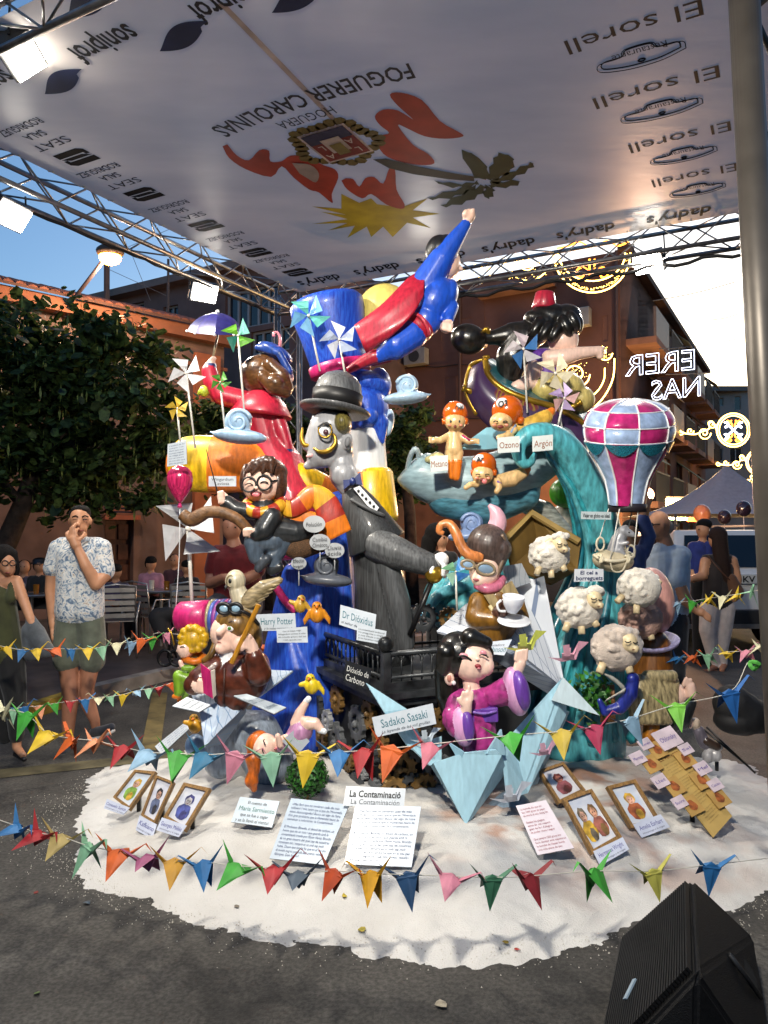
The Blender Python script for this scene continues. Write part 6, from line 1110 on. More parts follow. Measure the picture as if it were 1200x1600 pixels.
# ---- sheep
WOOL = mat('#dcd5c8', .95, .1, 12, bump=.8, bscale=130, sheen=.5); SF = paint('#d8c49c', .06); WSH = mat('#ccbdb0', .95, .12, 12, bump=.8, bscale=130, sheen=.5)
def sheep(label, x, y, s, D, head=(.55, -.35), face=1, m=WOOL, legs=((-.55, .75), (.1, .85), (.7, .6)), seed=1):
    t = root_at('sheep_figure', label, 'sheep', x, y + s, D, 'woolly sheep figures'); P = Px(D); r_ = random.Random(seed); c = Sc(D); c.e(m, x, y, .95 * s, .85 * s, .8 * s)
    for _ in range(150):
        d = Vector((r_.gauss(0, 1), r_.gauss(0, 1), r_.gauss(0, 1))).normalized(); c.e(m, x + d.x * .88 * s, y + d.z * .78 * s, *(r_.uniform(.07, .16) * s,) * 3, d.y * .76 * s)
    hx, hy = x + head[0] * s, y + head[1] * s
    if face:
        for _ in range(9): c.e(m, hx + r_.uniform(-.35, .3) * s, hy - .38 * s + r_.uniform(-.1, .1) * s, .18 * s, .16 * s, .2 * s, -.5 * s + r_.uniform(-.15, .2) * s)
    c.build('wool', t, max(1.3, s / 26), 4)
    if face:
        q = Sc(D); q.e(SF, hx, hy, .32 * s, .38 * s, .34 * s, -.62 * s, -10); q.c(SF, (hx + .1 * s, hy + .15 * s, -.75 * s, .22 * s), (hx + .24 * s, hy + .24 * s, -.86 * s, .15 * s)); q.c(SF, (hx - .42 * s, hy - .18 * s, -.5 * s, .13 * s), (hx - .62 * s, hy - .12 * s, -.5 * s, .09 * s)); q.build('face', t, 1.3, 2); shut_eye(P, hx - .02 * s, hy - .04 * s, -1.0 * s, .11 * s, t, 0, -1); shut_eye(P, hx + .26 * s, hy + .0 * s, -.9 * s, .08 * s, t, 0, -1); P.tube([(hx + .14 * s, hy + .28 * s, -1.0 * s), (hx + .3 * s, hy + .27 * s, -.96 * s)], .02 * s, plain('#6a4030'), 'mouth', t, 5)
    else: P.tube([(hx, hy, -.2 * s), (hx + .12 * s, hy + .06 * s, -.3 * s)], [.14 * s, .08 * s], SF, 'tail', t, 8)
    for lx, ly in legs: P.tube([(x + lx * s * .8, y + ly * s * .75, -.3 * s), (x + lx * s * 1.05, y + ly * s * 1.25, -.45 * s)], [.15 * s, .14 * s], SF, 'leg', t, 12)
    return t
sheep('sheep figure in front of the open cardboard carton', 858, 866, 34, 4.5, (.5, -.45), seed=1); sheep('sheep figure floating beneath the small lettered cloud card', 905, 950, 38, 4.4, (.62, -.35), seed=2); sheep('sheep figure seen from behind beneath the balloon basket', 998, 918, 36, 4.5, (.85, -.25), 0, WOOL, ((-.9, .5), (.25, .35), (-.1, .9)), 3); sheep('sheep figure lowest in the floating flock near the potted plant', 963, 1012, 42, 4.35, (.45, -.2), 1, WSH, ((-.6, .75), (.5, .75)), 4); sheep('sheep figure with shade painted into its pinkish wool, pressed behind the lowest sheep', 1000, 968, 36, 4.75, (.3, .2), 0, mat('#b89488', .95, .14, 12, bump=1.0, bscale=70), ((.5, .7),), 5)  # wool of the last sheep is darker pinkish, shade put into the colour
# ---- pink bloom on column, fair haired head, blue bird, pot plant
D = 4.95; P = Px(D); t = root_at('pink_bud', 'rounded pink bud sculpture in a lavender dish on a brown column', 'sculpture', 1025, 1060, D); Sc(D).e(paint('#d29a90', .08), 1022, 938, 30, 52, 34, 0, -8).e(paint('#d29a90', .08), 1006, 950, 22, 46, 30, -8, -8).build('bud', t, 2, 3); P.lathe(1018, 1004, 0, -6, 12, [(-10, 12), (-6, 30), (0, 40), (6, 42), (6, 39), (0, 34), (-2, 0)], paint('#9f98c0'), 'dish', t, 32); Sc(D).c(paint('#7a4a18', .2, (20, 20, 3)), (1022, 1010, 0, 26), (1018, 1075, 0, 34)).build('column', t, 2.4, 3)
D = 4.55; P = Px(D); FH = paint('#a89870', .25, (26, 26, 6)); t = root_at('reclining_figure', 'reclining figure head with long fair hair and raised hand', 'figure', 1020, 1150, D); c = Sc(D)
for i in range(7): c.c(FH, (1000 + i * 8, 1066, -14 + 3 * i, 13), (996 + i * 8.5, 1090, -24 + 3 * i, 13), (994 + i * 8, 1122, -20, 11))
c.c(FH, (1012, 1056, -10, 9), (1050, 1056, -10, 9)); c.build('hair', t, 1.8, 2); c = Sc(D); c.e(SKP, 1058, 1086, 14, 18, 16, 6); c.c(SKP, (1066, 1094, 2, 6), (1072, 1090, 0, 6)); c.c(SKP, (1080, 1084, -8, 8), (1078, 1072, -8, 8))
for i in range(4): c.c(SKP, (1068 + i * 5, 1070 + i, -10, 3.2), (1072 + i * 3.5, 1060 + i * 3 - 4 * (i == 2), -12, 2.8))
c.build('head_and_hand', t, 1.5, 2); Sc(D).c(DG, (1076, 1098, 0, 12), (1060, 1120, 6, 20), (1030, 1130, 10, 24)).build('sleeve', t, 2, 3); Sc(D).c(ORG_ if 0 else paint('#a86a1a', .2), (1020, 1125, 0, 14), (1016, 1152, -6, 12)).build('trouser', t, 2, 3)
D = 4.3; P = Px(D); t = root_at('blue_bird_figure', 'dark blue bird figure with grey wings and curled tail', 'bird', 965, 1120, D); c = Sc(D); NB = paint('#1c2a86', .2); c.c(NB, (990, 1060, -4, 9), (985, 1085, -4, 11), (970, 1105, 0, 10), (945, 1112, 0, 7), (937, 1095, 0, 4)); c.e(NB, 988, 1060, 9, 8, 8, -6); c.build('body', t, 1.4, 2); loft(P, [(940, 1050, 0), (960, 1058, -4), (976, 1072, -8)], [(946, 1056, 0), (962, 1068, -4), (974, 1080, -8)], paint('#9a9890'), 'wing', t, 2, 2); loft(P, [(978, 1074, -12), (962, 1084, -12), (948, 1092, -10)], [(976, 1082, -12), (958, 1090, -12), (944, 1098, -8)], paint('#9a9890'), 'wing', t, 2, 2); P.tube([(996, 1060, -8), (1000, 1064, -10)], [2, .5], paint('#7a4a3a'), 'beak', t)
D = 4.5; P = Px(D); pt_ = root_at('bamboo_planter', 'leafy green plant in a bamboo planter behind the blue bird', 'plant', 935, 1125, D)
for i in range(6): P.tube([(938 + i * 4, 1070, 0), (940 + i * 4, 1128, 0)], 2.2, WOOD, 'bamboo', pt_)
g = MB(); r_ = random.Random(9)
for _ in range(260):
    p = P.P(928 + r_.gauss(0, 13), 1085 + r_.gauss(0, 16), r_.gauss(0, 12) - 8); s = r_.uniform(.012, .028); a = Vector((r_.gauss(0, 1), r_.gauss(0, .6), r_.gauss(0, 1))).normalized(); b = a.cross(Vector((r_.gauss(0, .4), -1, .4))).normalized(); g.add([p, p + a * s + b * s * .5, p + a * s * 2, p + a * s - b * s * .5], [(0, 1, 2, 3)], r_.choice((0, 1)))
g.build('foliage', [plain('#3a7a22', .45), plain('#24561a', .5)], pt_, fix=False)
# small dog-like skier at the sand edge
D = 4.6; P = Px(D); t = root_at('skier_figure', 'tiny dark coated figure tumbling with long ski poles at the sand edge', 'figure', 1110, 1190, D); c = Sc(D); c.e(paint('#c8b4a0'), 1085, 1130, 9, 9, 9); c.c(paint('#6a6470'), (1092, 1142, 0, 9), (1100, 1160, 0, 10)); c.c(paint('#3a2a20'), (1104, 1158, -6, 7), (1120, 1166, -8, 6)); c.e(paint('#b0aeb0'), 1106, 1182, 9, 10, 9, -4); c.e(paint('#b0aeb0'), 1118, 1180, 9, 10, 9, -4); c.c(paint('#b0aeb0'), (1112, 1170, 0, 9), (1124, 1168, -6, 5)); c.c(SKP, (1080, 1124, -6, 3), (1078, 1136, -8, 3)); c.build('body', t, 1.4, 2)
for a, b in (((1104, 1136), (1180, 1208)), ((1100, 1140), (1172, 1200))): P.tube([(a[0], a[1], -4), (b[0], b[1], -20)], 1.6, DRK, 'ski_pole', t)
P.tube([(1120, 1190, 4), (1120, 1204, 4)], 3, DRK, 'stake', t)
# ---- clouds, pinwheels, pink balloon, discs
cloud('pale blue swirled cloud over the yellow scarf', 375, 668, 50, '#9dbcd8', 4.7, -1); cloud('pale blue swirled cloud beside the blue hat with a round top', 634, 610, 42, '#a6c4dc', 4.9, 1); cloud('slate grey swirled cloud beside the bowler man coat', 512, 893, 46, '#585d66', 4.55, -1); cloud('periwinkle swirled cloud behind the aviator woman', 735, 825, 42, '#7f96c0', 4.85, 1)
pinwheel('white pinwheel highest beside the tree crown', 291, 583, 32, ('#dcdde0',), 4.6, (305, 700), 5, 10); pinwheel('small yellow pinwheel above the white text card', 277, 638, 20, ('#c8a83c',), 4.5, (282, 695), 5, 40); pinwheel('lime and teal pinwheel overlapping the umbrella edge', 372, 524, 28, ('#5a9a2c', '#2c7a6a', '#6cae34', '#4a9a8a'), 4.75, (383, 660), 4, 15); pinwheel('small green pinwheel in front of the red sleeve', 344, 597, 18, ('#3c7a28', '#4c8a30'), 4.8, (351, 668), 5, 70); pinwheel('sky blue dotted pinwheel in front of the blue hat', 482, 493, 35, ('#6aa6d0', '#5cb0a8', '#7ab2d8', '#6aa6d0', '#5cb0a8'), 4.75, (500, 580), 5, -70); pinwheel('translucent white pinwheel in front of the hat and cape', 530, 530, 32, ('#a8b4cc', '#c4c8d4'), 4.65, (540, 590), 5, 30)
pinwheel('huge white pinwheel behind the broom tip', 294, 826, 62, ('#bfc1c4', '#d4d6d8'), 4.75, (301, 965), 4, 35, 0, 3); pinwheel('floral blue and white pinwheel in front of the carpet boat', 818, 545, 32, ('#c8c4c8', '#3a6ea8', '#d4ccd0', '#b8a8b0', '#3a6ea8'), 4.95, (824, 645), 5, 25); pinwheel('cream pinwheel over the yellow trousers of the fez girl', 868, 583, 34, ('#d8cfb0',), 4.9, (880, 690), 5, -80); pinwheel('lilac checked pinwheel in front of the carpet edge', 882, 622, 26, ('#b8a4c8', '#c8a09c', '#a892c0'), 4.85, (868, 680), 5, 50); pinwheel('teal and pale green pinwheel between cane and aviator', 712, 893, 24, ('#1f5c9a', '#9cc8b0', '#7cb48c', '#3a7cb8'), 4.35, (714, 955), 4, 10); pinwheel('small blue pinwheel tucked low behind the cane', 655, 958, 12, ('#3a86b0', '#62a4c0'), 4.9, (657, 985), 4, 30)
D = 4.55; P = Px(D); t = root_at('pink_balloon', 'glossy pink toy balloon tied with a white string', 'balloon', 281, 790, D); P.lathe(281, 786, 0, 0, 0, [(0, 2), (4, 6), (14, 13), (26, 18.5), (38, 20), (48, 18.5), (55, 13), (58.5, 6), (59, 0)], paint('#c42a60', .2, (50, 50, 5), .18), 'envelope', t, 28); P.lathe(281, 793, 0, 0, 0, [(0, 4.5), (3, 3), (8, 2)], PINKC, 'knot', t, 12); P.tube([(281, 793, 0), (280, 870, 0), (274, 960, 0)], .7, WHT, 'string', t, 5, sp=3)
D = 4.5; P = Px(D)
for x, y, w, tx, lb, fy in ((491, 819, 17, ('Polución',), 'grey oval disc highest on its stick beside the scarf', 850), (500, 847, 16, ('Cambio', 'Climático'), 'grey oval disc between two others above the grey cloud', 880), (523, 860, 15, ('Lluvia', 'ácida'), 'grey oval disc nearest to the bowler man coat', 890), (467, 880, 12, ('Efecto', 'Invern.'), 'small grey oval disc above the ochre bird', 915)):
    t = root_at('oval_disc', lb, 'sign disc', x, fy, D, 'grey lettered discs'); g = MB(); g.lathe(P.P(x, y, -20), Vector((0, -1, .1)), [(0, w * P.k), (.006, w * P.k), (.006, 0)], 28); g.v = [(v[0], v[1], P.P(x, y).z + (v[2] - P.P(x, y).z) * .78) for v in g.v]; g.build('disc', plain('#8e9296', .4), t); P.tube([(x, y + w * .5, -17), (x, fy, -17)], .9, plain('#b8bcc0'), 'stick', t, 6)
    for i, s in enumerate(tx): lettering(s, P.P(x, y + (i - (len(tx) - 1) / 2) * 9, -20) + Vector((0, -.012, 0)), (1, 0, .06), (0, 0, 1), w * 1.4 * P.k, 6.5 * P.k, plain('#2a2c30'), t)
# ================================================================ cards, boards, frames
TLC = '#2f6d7c'
board('name_card', 'white name card leaning on the iron railing under the bowler man', 'sign', [(532, 945), (588, 960), (585, 994), (530, 976)], 4.18, 8, 0, [('Dr Dióxidus', .08, .42, .92, .36, TLC), ('el señor de los humos', .06, .8, .94, .14, '#3a4450', dict(shear=.3))])
board('text_card', 'small white text card below the name card on the railing', 'sign', [(558, 977), (604, 986), (601, 1008), (557, 1000)], 4.14, 8, 0, [('La contaminació ambiental', .06, .2, .94, .12), ('no pregunta a ningú', .06, .4, .9, .12), ('y nos afecta a todos', .06, .6, .94, .12), ('si no hacemos nada', .06, .8, .8, .12)])
board('name_plate', 'dark plate with white writing hung on the iron platform edge', 'sign', [(541, 1032), (581, 1045), (573, 1078), (536, 1064)], 4.15, 4, 0, [('Dióxido de', .08, .33, .95, .28, '#d8d8d4'), ('Carbono', .08, .74, .85, .32, '#d8d8d4')], '#24262a')
board('name_card', 'white name card tilted in front of the giant crane tail', 'sign', [(581, 1121), (676, 1099), (682, 1131), (588, 1152)], 3.85, 12, 0, [('Sadako Sasaki', .12, .4, .88, .42, TLC), ('La leyenda de las mil grullas', .1, .82, .9, .14, '#3a4450', dict(shear=.3))])
board('name_card', 'white name card behind the raised brush of the aviator writer', 'sign', [(398, 960), (461, 958), (463, 985), (400, 986)], 4.3, 4, 0, [('Harry Potter', .14, .42, .94, .42, TLC), ('y la nube contaminada', .2, .85, .92, .13, '#3a4450', dict(shear=.3))])
board('text_card', 'white text card overlapping the name card in front of the blue coat', 'sign', [(432, 983), (480, 979), (481, 1004), (433, 1004)], 4.25, 4, 0, [('Con un toque màgic', .2, .2, .8, .1), ('Wingardium Leviosa fa volar', .05, .4, .95, .1), ('els núvols grisos del cel', .05, .6, .95, .1), ('i tot queda net', .2, .8, .8, .1)])
board('title_sign', 'white title sign above the two large text boards', 'sign', [(541, 1228), (634, 1232), (631, 1262), (536, 1259)], 3.55, 30, 0, [('La Contaminació', .08, .36, .93, .34, '#222226', dict(bold=.02)), ('La Contaminación', .12, .76, .92, .26, '#5c5f66')])
T1 = ['«Mas fácil que no sembren cada dia més', 'cultivem? I tots tenim que el que de l\'Hivernacle', 'estos desconegudes? Busca ser algo de l\'aire', 'd\'un gran problema que la Humanitat haurà de', 'començar a solucionar: la Contaminació.', '', 'El Professor Bloxido, el diòxid de carboni, un', 'home que viu en tots i que guarda amb la', 'contaminació creada por l\'Ésser Humà. Bloxido', 'és un gran mestre del qual cap de nosaltres', 'coneixem tot i sempre es va amb sap molt', 'humà. Diuen que també ha què en el seu pas', 'di nuvols negres per cada dels cotxes, vaixells i', 'fàbriques. Quin horror!']
def tl(lines, x0=.06, x1=.94, y0=.06, y1=.95, h=.042, col='#2a3a6c'):
    out = []; n = len(lines)
    for i, s in enumerate(lines):
        if s: out.append((s, x0, y0 + (y1 - y0) * (i + .5) / n, x0 + (x1 - x0) * (1.0 if len(s) > 40 else .92 if len(s) > 36 else max(.3, len(s) / 46)), h, col))
    return out
board('text_board', 'large white text board with a bright glare standing in the sand', 'sign', [(455, 1247), (546, 1257), (506, 1351), (421, 1341)], 3.5, 42, 0, tl(T1), '#bccad8', rough=.2, stake=(.5,))
board('text_board', 'large white text board under the title sign', 'sign', [(555, 1259), (658, 1260), (643, 1355), (538, 1350)], 3.48, 38, 0, tl(T1), '#bccad8', rough=.28, stake=(.5,))
board('text_card', 'small white card with green heading standing beside the glaring board', 'sign', [(375, 1245), (437, 1252), (425, 1293), (361, 1284)], 3.75, 40, 0, [('El cuento de', .25, .18, .72, .12), ('María Sarmiento', .08, .42, .95, .17, '#3f7f74'), ('que se fue a cagar', .16, .66, .84, .13), ('y se la llevó el viento!', .08, .87, .9, .13)], '#cddae4', stake=(.5,))
T2 = ['La leyenda diu que qui', 'faci 1000 grues de paper', 'se veurà el seu desig fet', '', 'Sadako les plegava', 'sense dir res i esperà', 'gran de fe i d\'alegria', 'de poder viure i seguir', '', 'Que sempre 1000 grues ens', 'facin desitjar amb esperança', 'la bondat de l\'ésser humà', 'una vida plena de pau']
board('text_board', 'white board with crimson writing leaning beside the small white crane', 'sign', [(806, 1259), (853, 1250), (897, 1325), (840, 1336)], 3.5, 40, -8, tl(T2, .08, 1.5, h=.04, col='#8c2438'), '#d8cfd8', stake=(.6,))
board('text_card', 'white text card above the pink toy balloon', 'sign', [(262, 694), (291, 688), (292, 725), (261, 729)], 4.4, 0, 0, tl(['L\'endemà de fer', 'estem i us', 'diem que avui', 'aquesta vegada', 'de màgia gran', 'no cal creure', 'en tot allò que', 'ens va passar'], .1, 2.6, h=.06), '#c3ccd4')
board('name_card', 'white spell card behind the dark wand', 'sign', [(326, 744), (369, 744), (369, 760), (326, 760)], 4.75, 0, 0, [('Wingardium', .1, .3, .9, .3), ('Leviosa', .25, .72, .75, .3)], '#c3ccd4')
board('name_card', 'white card with brown writing beneath the standing baby', 'sign', [(672, 713), (700, 711), (700, 735), (673, 738)], 4.58, 0, 0, [('Metano', .05, .5, .97, .42, '#8a4a22')], '#d0d6d4')
board('name_card', 'white card with brown writing beneath the flying baby with the largest helmet', 'sign', [(777, 684), (812, 681), (812, 706), (778, 708)], 4.5, 0, 0, [('Ozono', .08, .5, .95, .42, '#8a4a22')], '#d0d6d4')
board('name_card', 'white card with brown writing beside the curl of the teal tail', 'sign', [(832, 682), (864, 679), (864, 703), (832, 706)], 4.5, 0, 0, [('Argón', .08, .5, .95, .45, '#8a4a22')], '#d0d6d4')
board('name_card', 'white card with navy writing above the floating sheep', 'sign', [(898, 889), (943, 889), (943, 908), (897, 909)], 4.3, 0, 0, [('El cel a', .2, .28, .8, .3, '#22305a', dict(bold=.02)), ('borreguets', .06, .72, .97, .34, '#22305a', dict(bold=.02))], '#d0d4da')
board('name_card', 'narrow white card beneath the mouth of the checked balloon', 'sign', [(908, 799), (955, 800), (955, 812), (908, 811)], 4.5, 0, 0, [('Viajar en globo es ideal', .05, .5, .95, .5, '#22242a', dict(bold=.02))], '#b8c4c8')
board('text_card', 'white text card lying on the wing tip of the graph paper plane', 'sign', [(269, 1103), (292, 1089), (329, 1101), (311, 1112)], 4.0, 62, 0, [('Viu el món amb amor i pau', .1, .3, .9, .12), ('i deixa volar els teus somnis', .1, .55, .9, .12), ('fins al cel més blau', .1, .8, .8, .12)], '#cdd6de')
board('name_card', 'white name card lying on the broad wing of the graph paper plane', 'sign', [(365, 1087), (385, 1084), (447, 1105), (428, 1115)], 4.0, 60, 0, [('El autor y su cuento', .08, .35, .92, .3, '#5a6a7c'), ('un libro lleno de viento', .1, .75, .9, .18, '#5a6a7c')], '#b8c2c8')
board('name_card', 'white name card behind the head of the kimono girl', 'sign', [(756, 1004), (800, 999), (788, 1024), (758, 1021)], 4.15, 30, 0, [('La aviadora', .1, .3, .8, .2, '#3a4450'), ('Johnson', .12, .62, .95, .4, TLC)], '#c6ced8')
board('text_board', 'dark edged text panel lying flat behind the smoke puff', 'sign', [(242, 1166), (296, 1123), (300, 1134), (252, 1178)], 4.6, 66, 0, tl(['llum i vent i pols del cel', 'mar i terra i foc i fum', 'cada dia un altre vol', 'cada vol un altre núvol'], .06, 1.6, h=.1), '#aab2ba')
# framed drawings
FRM = mat('#8f6c3c', .45, .2, 5, (24, 24, 4))
def frame(label, px, D, back, yaw, card, name, skin, hair, body, bgc, sub='Homenatge a la màgia'):
    cx = sum(p[0] for p in px) / 4; cy = sum(p[1] for p in px) / 4; p0 = at(cx, cy, D); b = math.radians(back); yw = math.radians(yaw); n = Vector((math.sin(yw) * math.cos(b), -math.cos(yw) * math.cos(b), math.sin(b)))
    D, p0, q = lift_clear(px, D - .05, n); t = thing('picture_frame', label, 'picture frame', min(q, key=lambda p: p.z), 'framed drawings in the sand')
    def bl(u, v, l=0): return q[0] * (1 - u) * (1 - v) + q[1] * u * (1 - v) + q[2] * u * v + q[3] * (1 - u) * v + n * l
    w = .10; wv = w * (q[1] - q[0]).length / (q[3] - q[0]).length
    for (u0, v0, u1, v1) in ((0, 0, 1, wv), (0, 1 - wv, 1, 1), (0, wv, w, 1 - wv), (1 - w, wv, 1, 1 - wv)):
        g = MB(); c4 = [(u0, v0), (u1, v0), (u1, v1), (u0, v1)]; g.hexa([bl(u, v, .016) for u, v in c4], [bl(u, v, -.016) for u, v in c4]); g.build('frame_bar', FRM, t)
    g = MB(); c4 = [(w, wv), (1 - w, wv), (1 - w, 1 - wv), (w, 1 - wv)]; g.hexa([bl(u, v, 0) for u, v in c4], [bl(u, v, -.006) for u, v in c4]); pic = g.build('drawing', mat(bgc, .6, .08, 14, col2='#d8d8dc'), t)
    def blob(u, v, ru, rv, col, l, k=14): g = MB(); g.poly([bl(u + ru * math.cos(2 * math.pi * i / k) * (1 + .12 * math.sin(i * 2.7)), v + rv * math.sin(2 * math.pi * i / k) * (1 + .1 * math.sin(i * 3.9)), l) for i in range(k)], None); g.build('print', mat(col, .6, .3, 30), pic, fix=False)
    for j, sx in enumerate(skin): 
        uo = .5 if len(skin) == 1 else (.33, .68)[j]; s = 1 if len(skin) == 1 else .75
        blob(uo, .66, .26 * s, .2, body[j], .0015); blob(uo + .06 * s, .74, .12 * s, .12, hair[j], .002); blob(uo, .36, .17 * s, .13, hair[j], .0025); blob(uo, .40, .12 * s, .10, sx, .003); blob(uo - .04 * s, .39, .018, .012, '#202020', .0035, 7); blob(uo + .05 * s, .39, .018, .012, '#202020', .0035, 7); blob(uo, .455, .04 * s, .008, '#a04038', .0035, 7)
    if card:
        qc = [on_plane(x, y, p0 + n * .018, n) for x, y in card]; g = MB(); g.hexa(qc, [p - n * .006 for p in qc]); cd = g.build('name_card', plain('#c9cfe0', .35), t)
        cu = (qc[1] - qc[0] + qc[2] - qc[3]).normalized(); cv = n.cross(cu); W = (qc[1] - qc[0]).length; H = (qc[3] - qc[0]).length; m_ = sum(qc, Vector()) / 4
        lettering(name, m_ + cv * H * .1, cu, cv, W * .82, H * .32, plain('#3a3a8c'), cd, lift=.001); lettering(sub, m_ - cv * H * .28, cu, cv, W * .78, H * .11, plain('#3a3a5c'), cd, lift=.001, shear=.3)
    a = bl(.75, .6) - n * .02; e = Vector((a.x, a.y + .05, max(0, sand_h(a.x, a.y + .05)) - .02)); g = MB(); g.box((a + e) / 2, (.02, .02, max(.03, a.z - e.z))); g.build('stake', DRK, t)
SKI = '#d8a890'
frame('wooden frame with a drawing of a child in green, outermost of three', [(212, 1204), (245, 1207), (203, 1267), (178, 1247)], 4.15, 38, -10, [(167, 1248), (203, 1262), (192, 1273), (162, 1263)], 'Consuelo Suncín', [SKI], ['#c8a030'], ['#7aa03c'], '#b8cce0')
frame('wooden frame with a drawing of a dark haired man in blue grey', [(245, 1212), (273, 1223), (243, 1288), (222, 1275)], 4.0, 36, -12, [(218, 1274), (245, 1288), (238, 1311), (212, 1297)], 'Kafkiano', [SKI], ['#28242c'], ['#5a6484'], '#b4b8cc')
frame('wooden frame with a blue ink drawing of a thin figure', [(289, 1224), (330, 1233), (290, 1300), (257, 1278)], 3.85, 36, -12, [(253, 1277), (292, 1290), (279, 1308), (244, 1297)], 'Georges Méliès', ['#c9c4c8'], ['#3a3a78'], ['#4a549c'], '#bcc4d8')
frame('wooden frame with a drawing of a masked red haired face, half hidden behind another', [(840, 1205), (879, 1192), (914, 1236), (872, 1257)], 4.1, 38, 8, None, '', ['#b06a58'], ['#6a2420'], ['#8a4a50'], '#b8b8c4')
frame('largest wooden frame with a drawing of two people in caps', [(878, 1249), (923, 1234), (970, 1309), (924, 1336)], 3.7, 38, 8, [(927, 1330), (973, 1308), (983, 1327), (938, 1353)], 'Hermanos Wright', [SKI, '#d09a7c'], ['#6a6050', '#7a5a30'], ['#c8a030', '#9a5a4c'], '#b0bcd4')
frame('wooden frame with a drawing of a fair curly haired woman', [(947, 1230), (991, 1219), (1031, 1284), (985, 1295)], 3.85, 38, 8, [(989, 1288), (1032, 1272), (1047, 1292), (1003, 1309)], 'Amelia Earhart', [SKI], ['#d0a434'], ['#a85a34'], '#b4c4dc')
# recipe board made of plywood cards
D = 4.0; rb, q, n = board('recipe_board', 'plywood board of overlapping recipe cards standing in the sand', 'board', [(1016, 1182), (1056, 1164), (1144, 1275), (1115, 1308)], D, 48, 10, [('La recepta', .15, .08, .9, .05, '#7a4a22')] + [x for i in range(4) for x in tl(['aigua i sucre i farina', 'sal i mantega i cacau', 'llet i rovell d\'ou', 'i un polsim de canyella', 'tot ben batut'], .18, 1.7, .14 + .2 * i, .30 + .2 * i, .016, '#8a7040')], '#b89a58', .008, .6, stake=(.5,))
p0 = sum(q, Vector()) / 4; D = p0.y; e1 = (q[1] - q[0]).normalized(); e2 = (q[3] - q[0]).normalized()
def tile(x, y, s, col, txt=None, h=.02, aspect=1.0):
    c = on_plane(x, y, p0 + n * h, n); k = s * D / F; a = [c - e1 * k * aspect - e2 * k, c + e1 * k * aspect - e2 * k, c + e1 * k * aspect + e2 * k, c - e1 * k * aspect + e2 * k]; g = MB(); g.hexa(a, [v - n * .006 for v in a]); o = g.build('recipe_card', mat(col, .55, .08, 14), rb)
    if txt: lettering(txt, c, e1, -e2, k * 1.5 * aspect, k * .5, plain('#4a3a8c'), o, lift=.001)
    else:
        g = MB(); g.poly([c + e1 * k * .5 * math.cos(t) * (1 + .2 * math.sin(3 * t)) + e2 * k * .62 * math.sin(t) + n * .0015 for t in np.linspace(0, 6.28, 13)[:-1]], None); g.build('print', mat('#9a5424', .6, .3, 40), o, fix=False)
for x, y in ((1027, 1171), (1018, 1193), (1071, 1185), (1054, 1228), (1096, 1218), (1082, 1258), (1124, 1246)): tile(x, y, 14, '#b08c4c')
for x, y, s, tx in ((1043, 1153, 17, 'Oblonsky'), (1009, 1162, 9, 'Canela'), (997, 1184, 10, 'Mantega'), (1072, 1170, 9, 'Sal'), (1098, 1200, 10, 'Mel'), (1032, 1220, 10, 'Llet'), (1118, 1226, 9, 'Cacau'), (1062, 1253, 9, 'Sucre')): tile(x, y, s, '#c8b8c0', tx, .03, 1.25)
# ================================================================ paper crane strings
def crane_pieces(flap, fl2):
    a, b, B, nb = (.16, 0, .02), (-.16, 0, .02), (0, 0, -.16), (.10, 0, -.08)
    W = (0.0, -.42 * math.cos(flap), .02 - .46 * math.sin(flap)); W2 = (0.0, .42 * math.cos(fl2), .02 - .46 * math.sin(fl2))
    return {'body': ([(.16, -.05, .02), (-.16, -.05, .02), (0, 0, -.17), (.16, .05, .02), (-.16, .05, .02), (0, 0, .10)], [(0, 1, 2), (3, 2, 4), (0, 5, 1), (3, 4, 5), (0, 2, 3), (1, 4, 2), (0, 3, 5), (1, 5, 4)]),
            'wing': ([(.17, -.03, .03), (.02, -.04, .08), (-.17, -.03, .03), W, (.06, W[1] * .55, .03 + W[2] * .45)], [(0, 1, 4), (1, 3, 4), (0, 4, 3), (1, 2, 3)]), 'wing2': ([(.17, .03, .03), (.02, .04, .08), (-.17, .03, .03), W2, (.06, W2[1] * .55, .03 + W2[2] * .45)], [(0, 4, 1), (1, 4, 3), (0, 3, 4), (1, 3, 2)]),
            'neck': ([(.14, -.05, .05), (.14, .05, .05), (.0, 0, -.17), (.39, -.025, .25), (.39, .025, .25), (.52, 0, .13)], [(0, 3, 2), (1, 2, 4), (0, 1, 4, 3), (2, 3, 4), (3, 5, 4), (0, 2, 1)]), 'tail': ([(-.14, -.05, .05), (-.14, .05, .05), (-.0, 0, -.17), (-.42, 0, .27)], [(0, 2, 3), (1, 3, 2), (0, 3, 1), (0, 1, 2)])}
_CM = {}
def crane_mesh(v, nm, col):
    key = (v, nm, col)
    if key not in _CM:
        fl, f2 = ((.9, .5), (.35, .9), (1.15, 1.0), (.6, .2), (1.35, .7))[v]; pc = crane_pieces(fl, f2); me = bpy.data.meshes.new('crane')
        if nm == 'all':
            V = []; Fc = []
            for k in pc: o = len(V); V += pc[k][0]; Fc += [tuple(o + i for i in f) for f in pc[k][1]]
        else: V, Fc = pc[nm]
        me.from_pydata(V, [], Fc); me.materials.append(mat(col, .6, .1, 5)); _CM[key] = me
    return _CM[key]
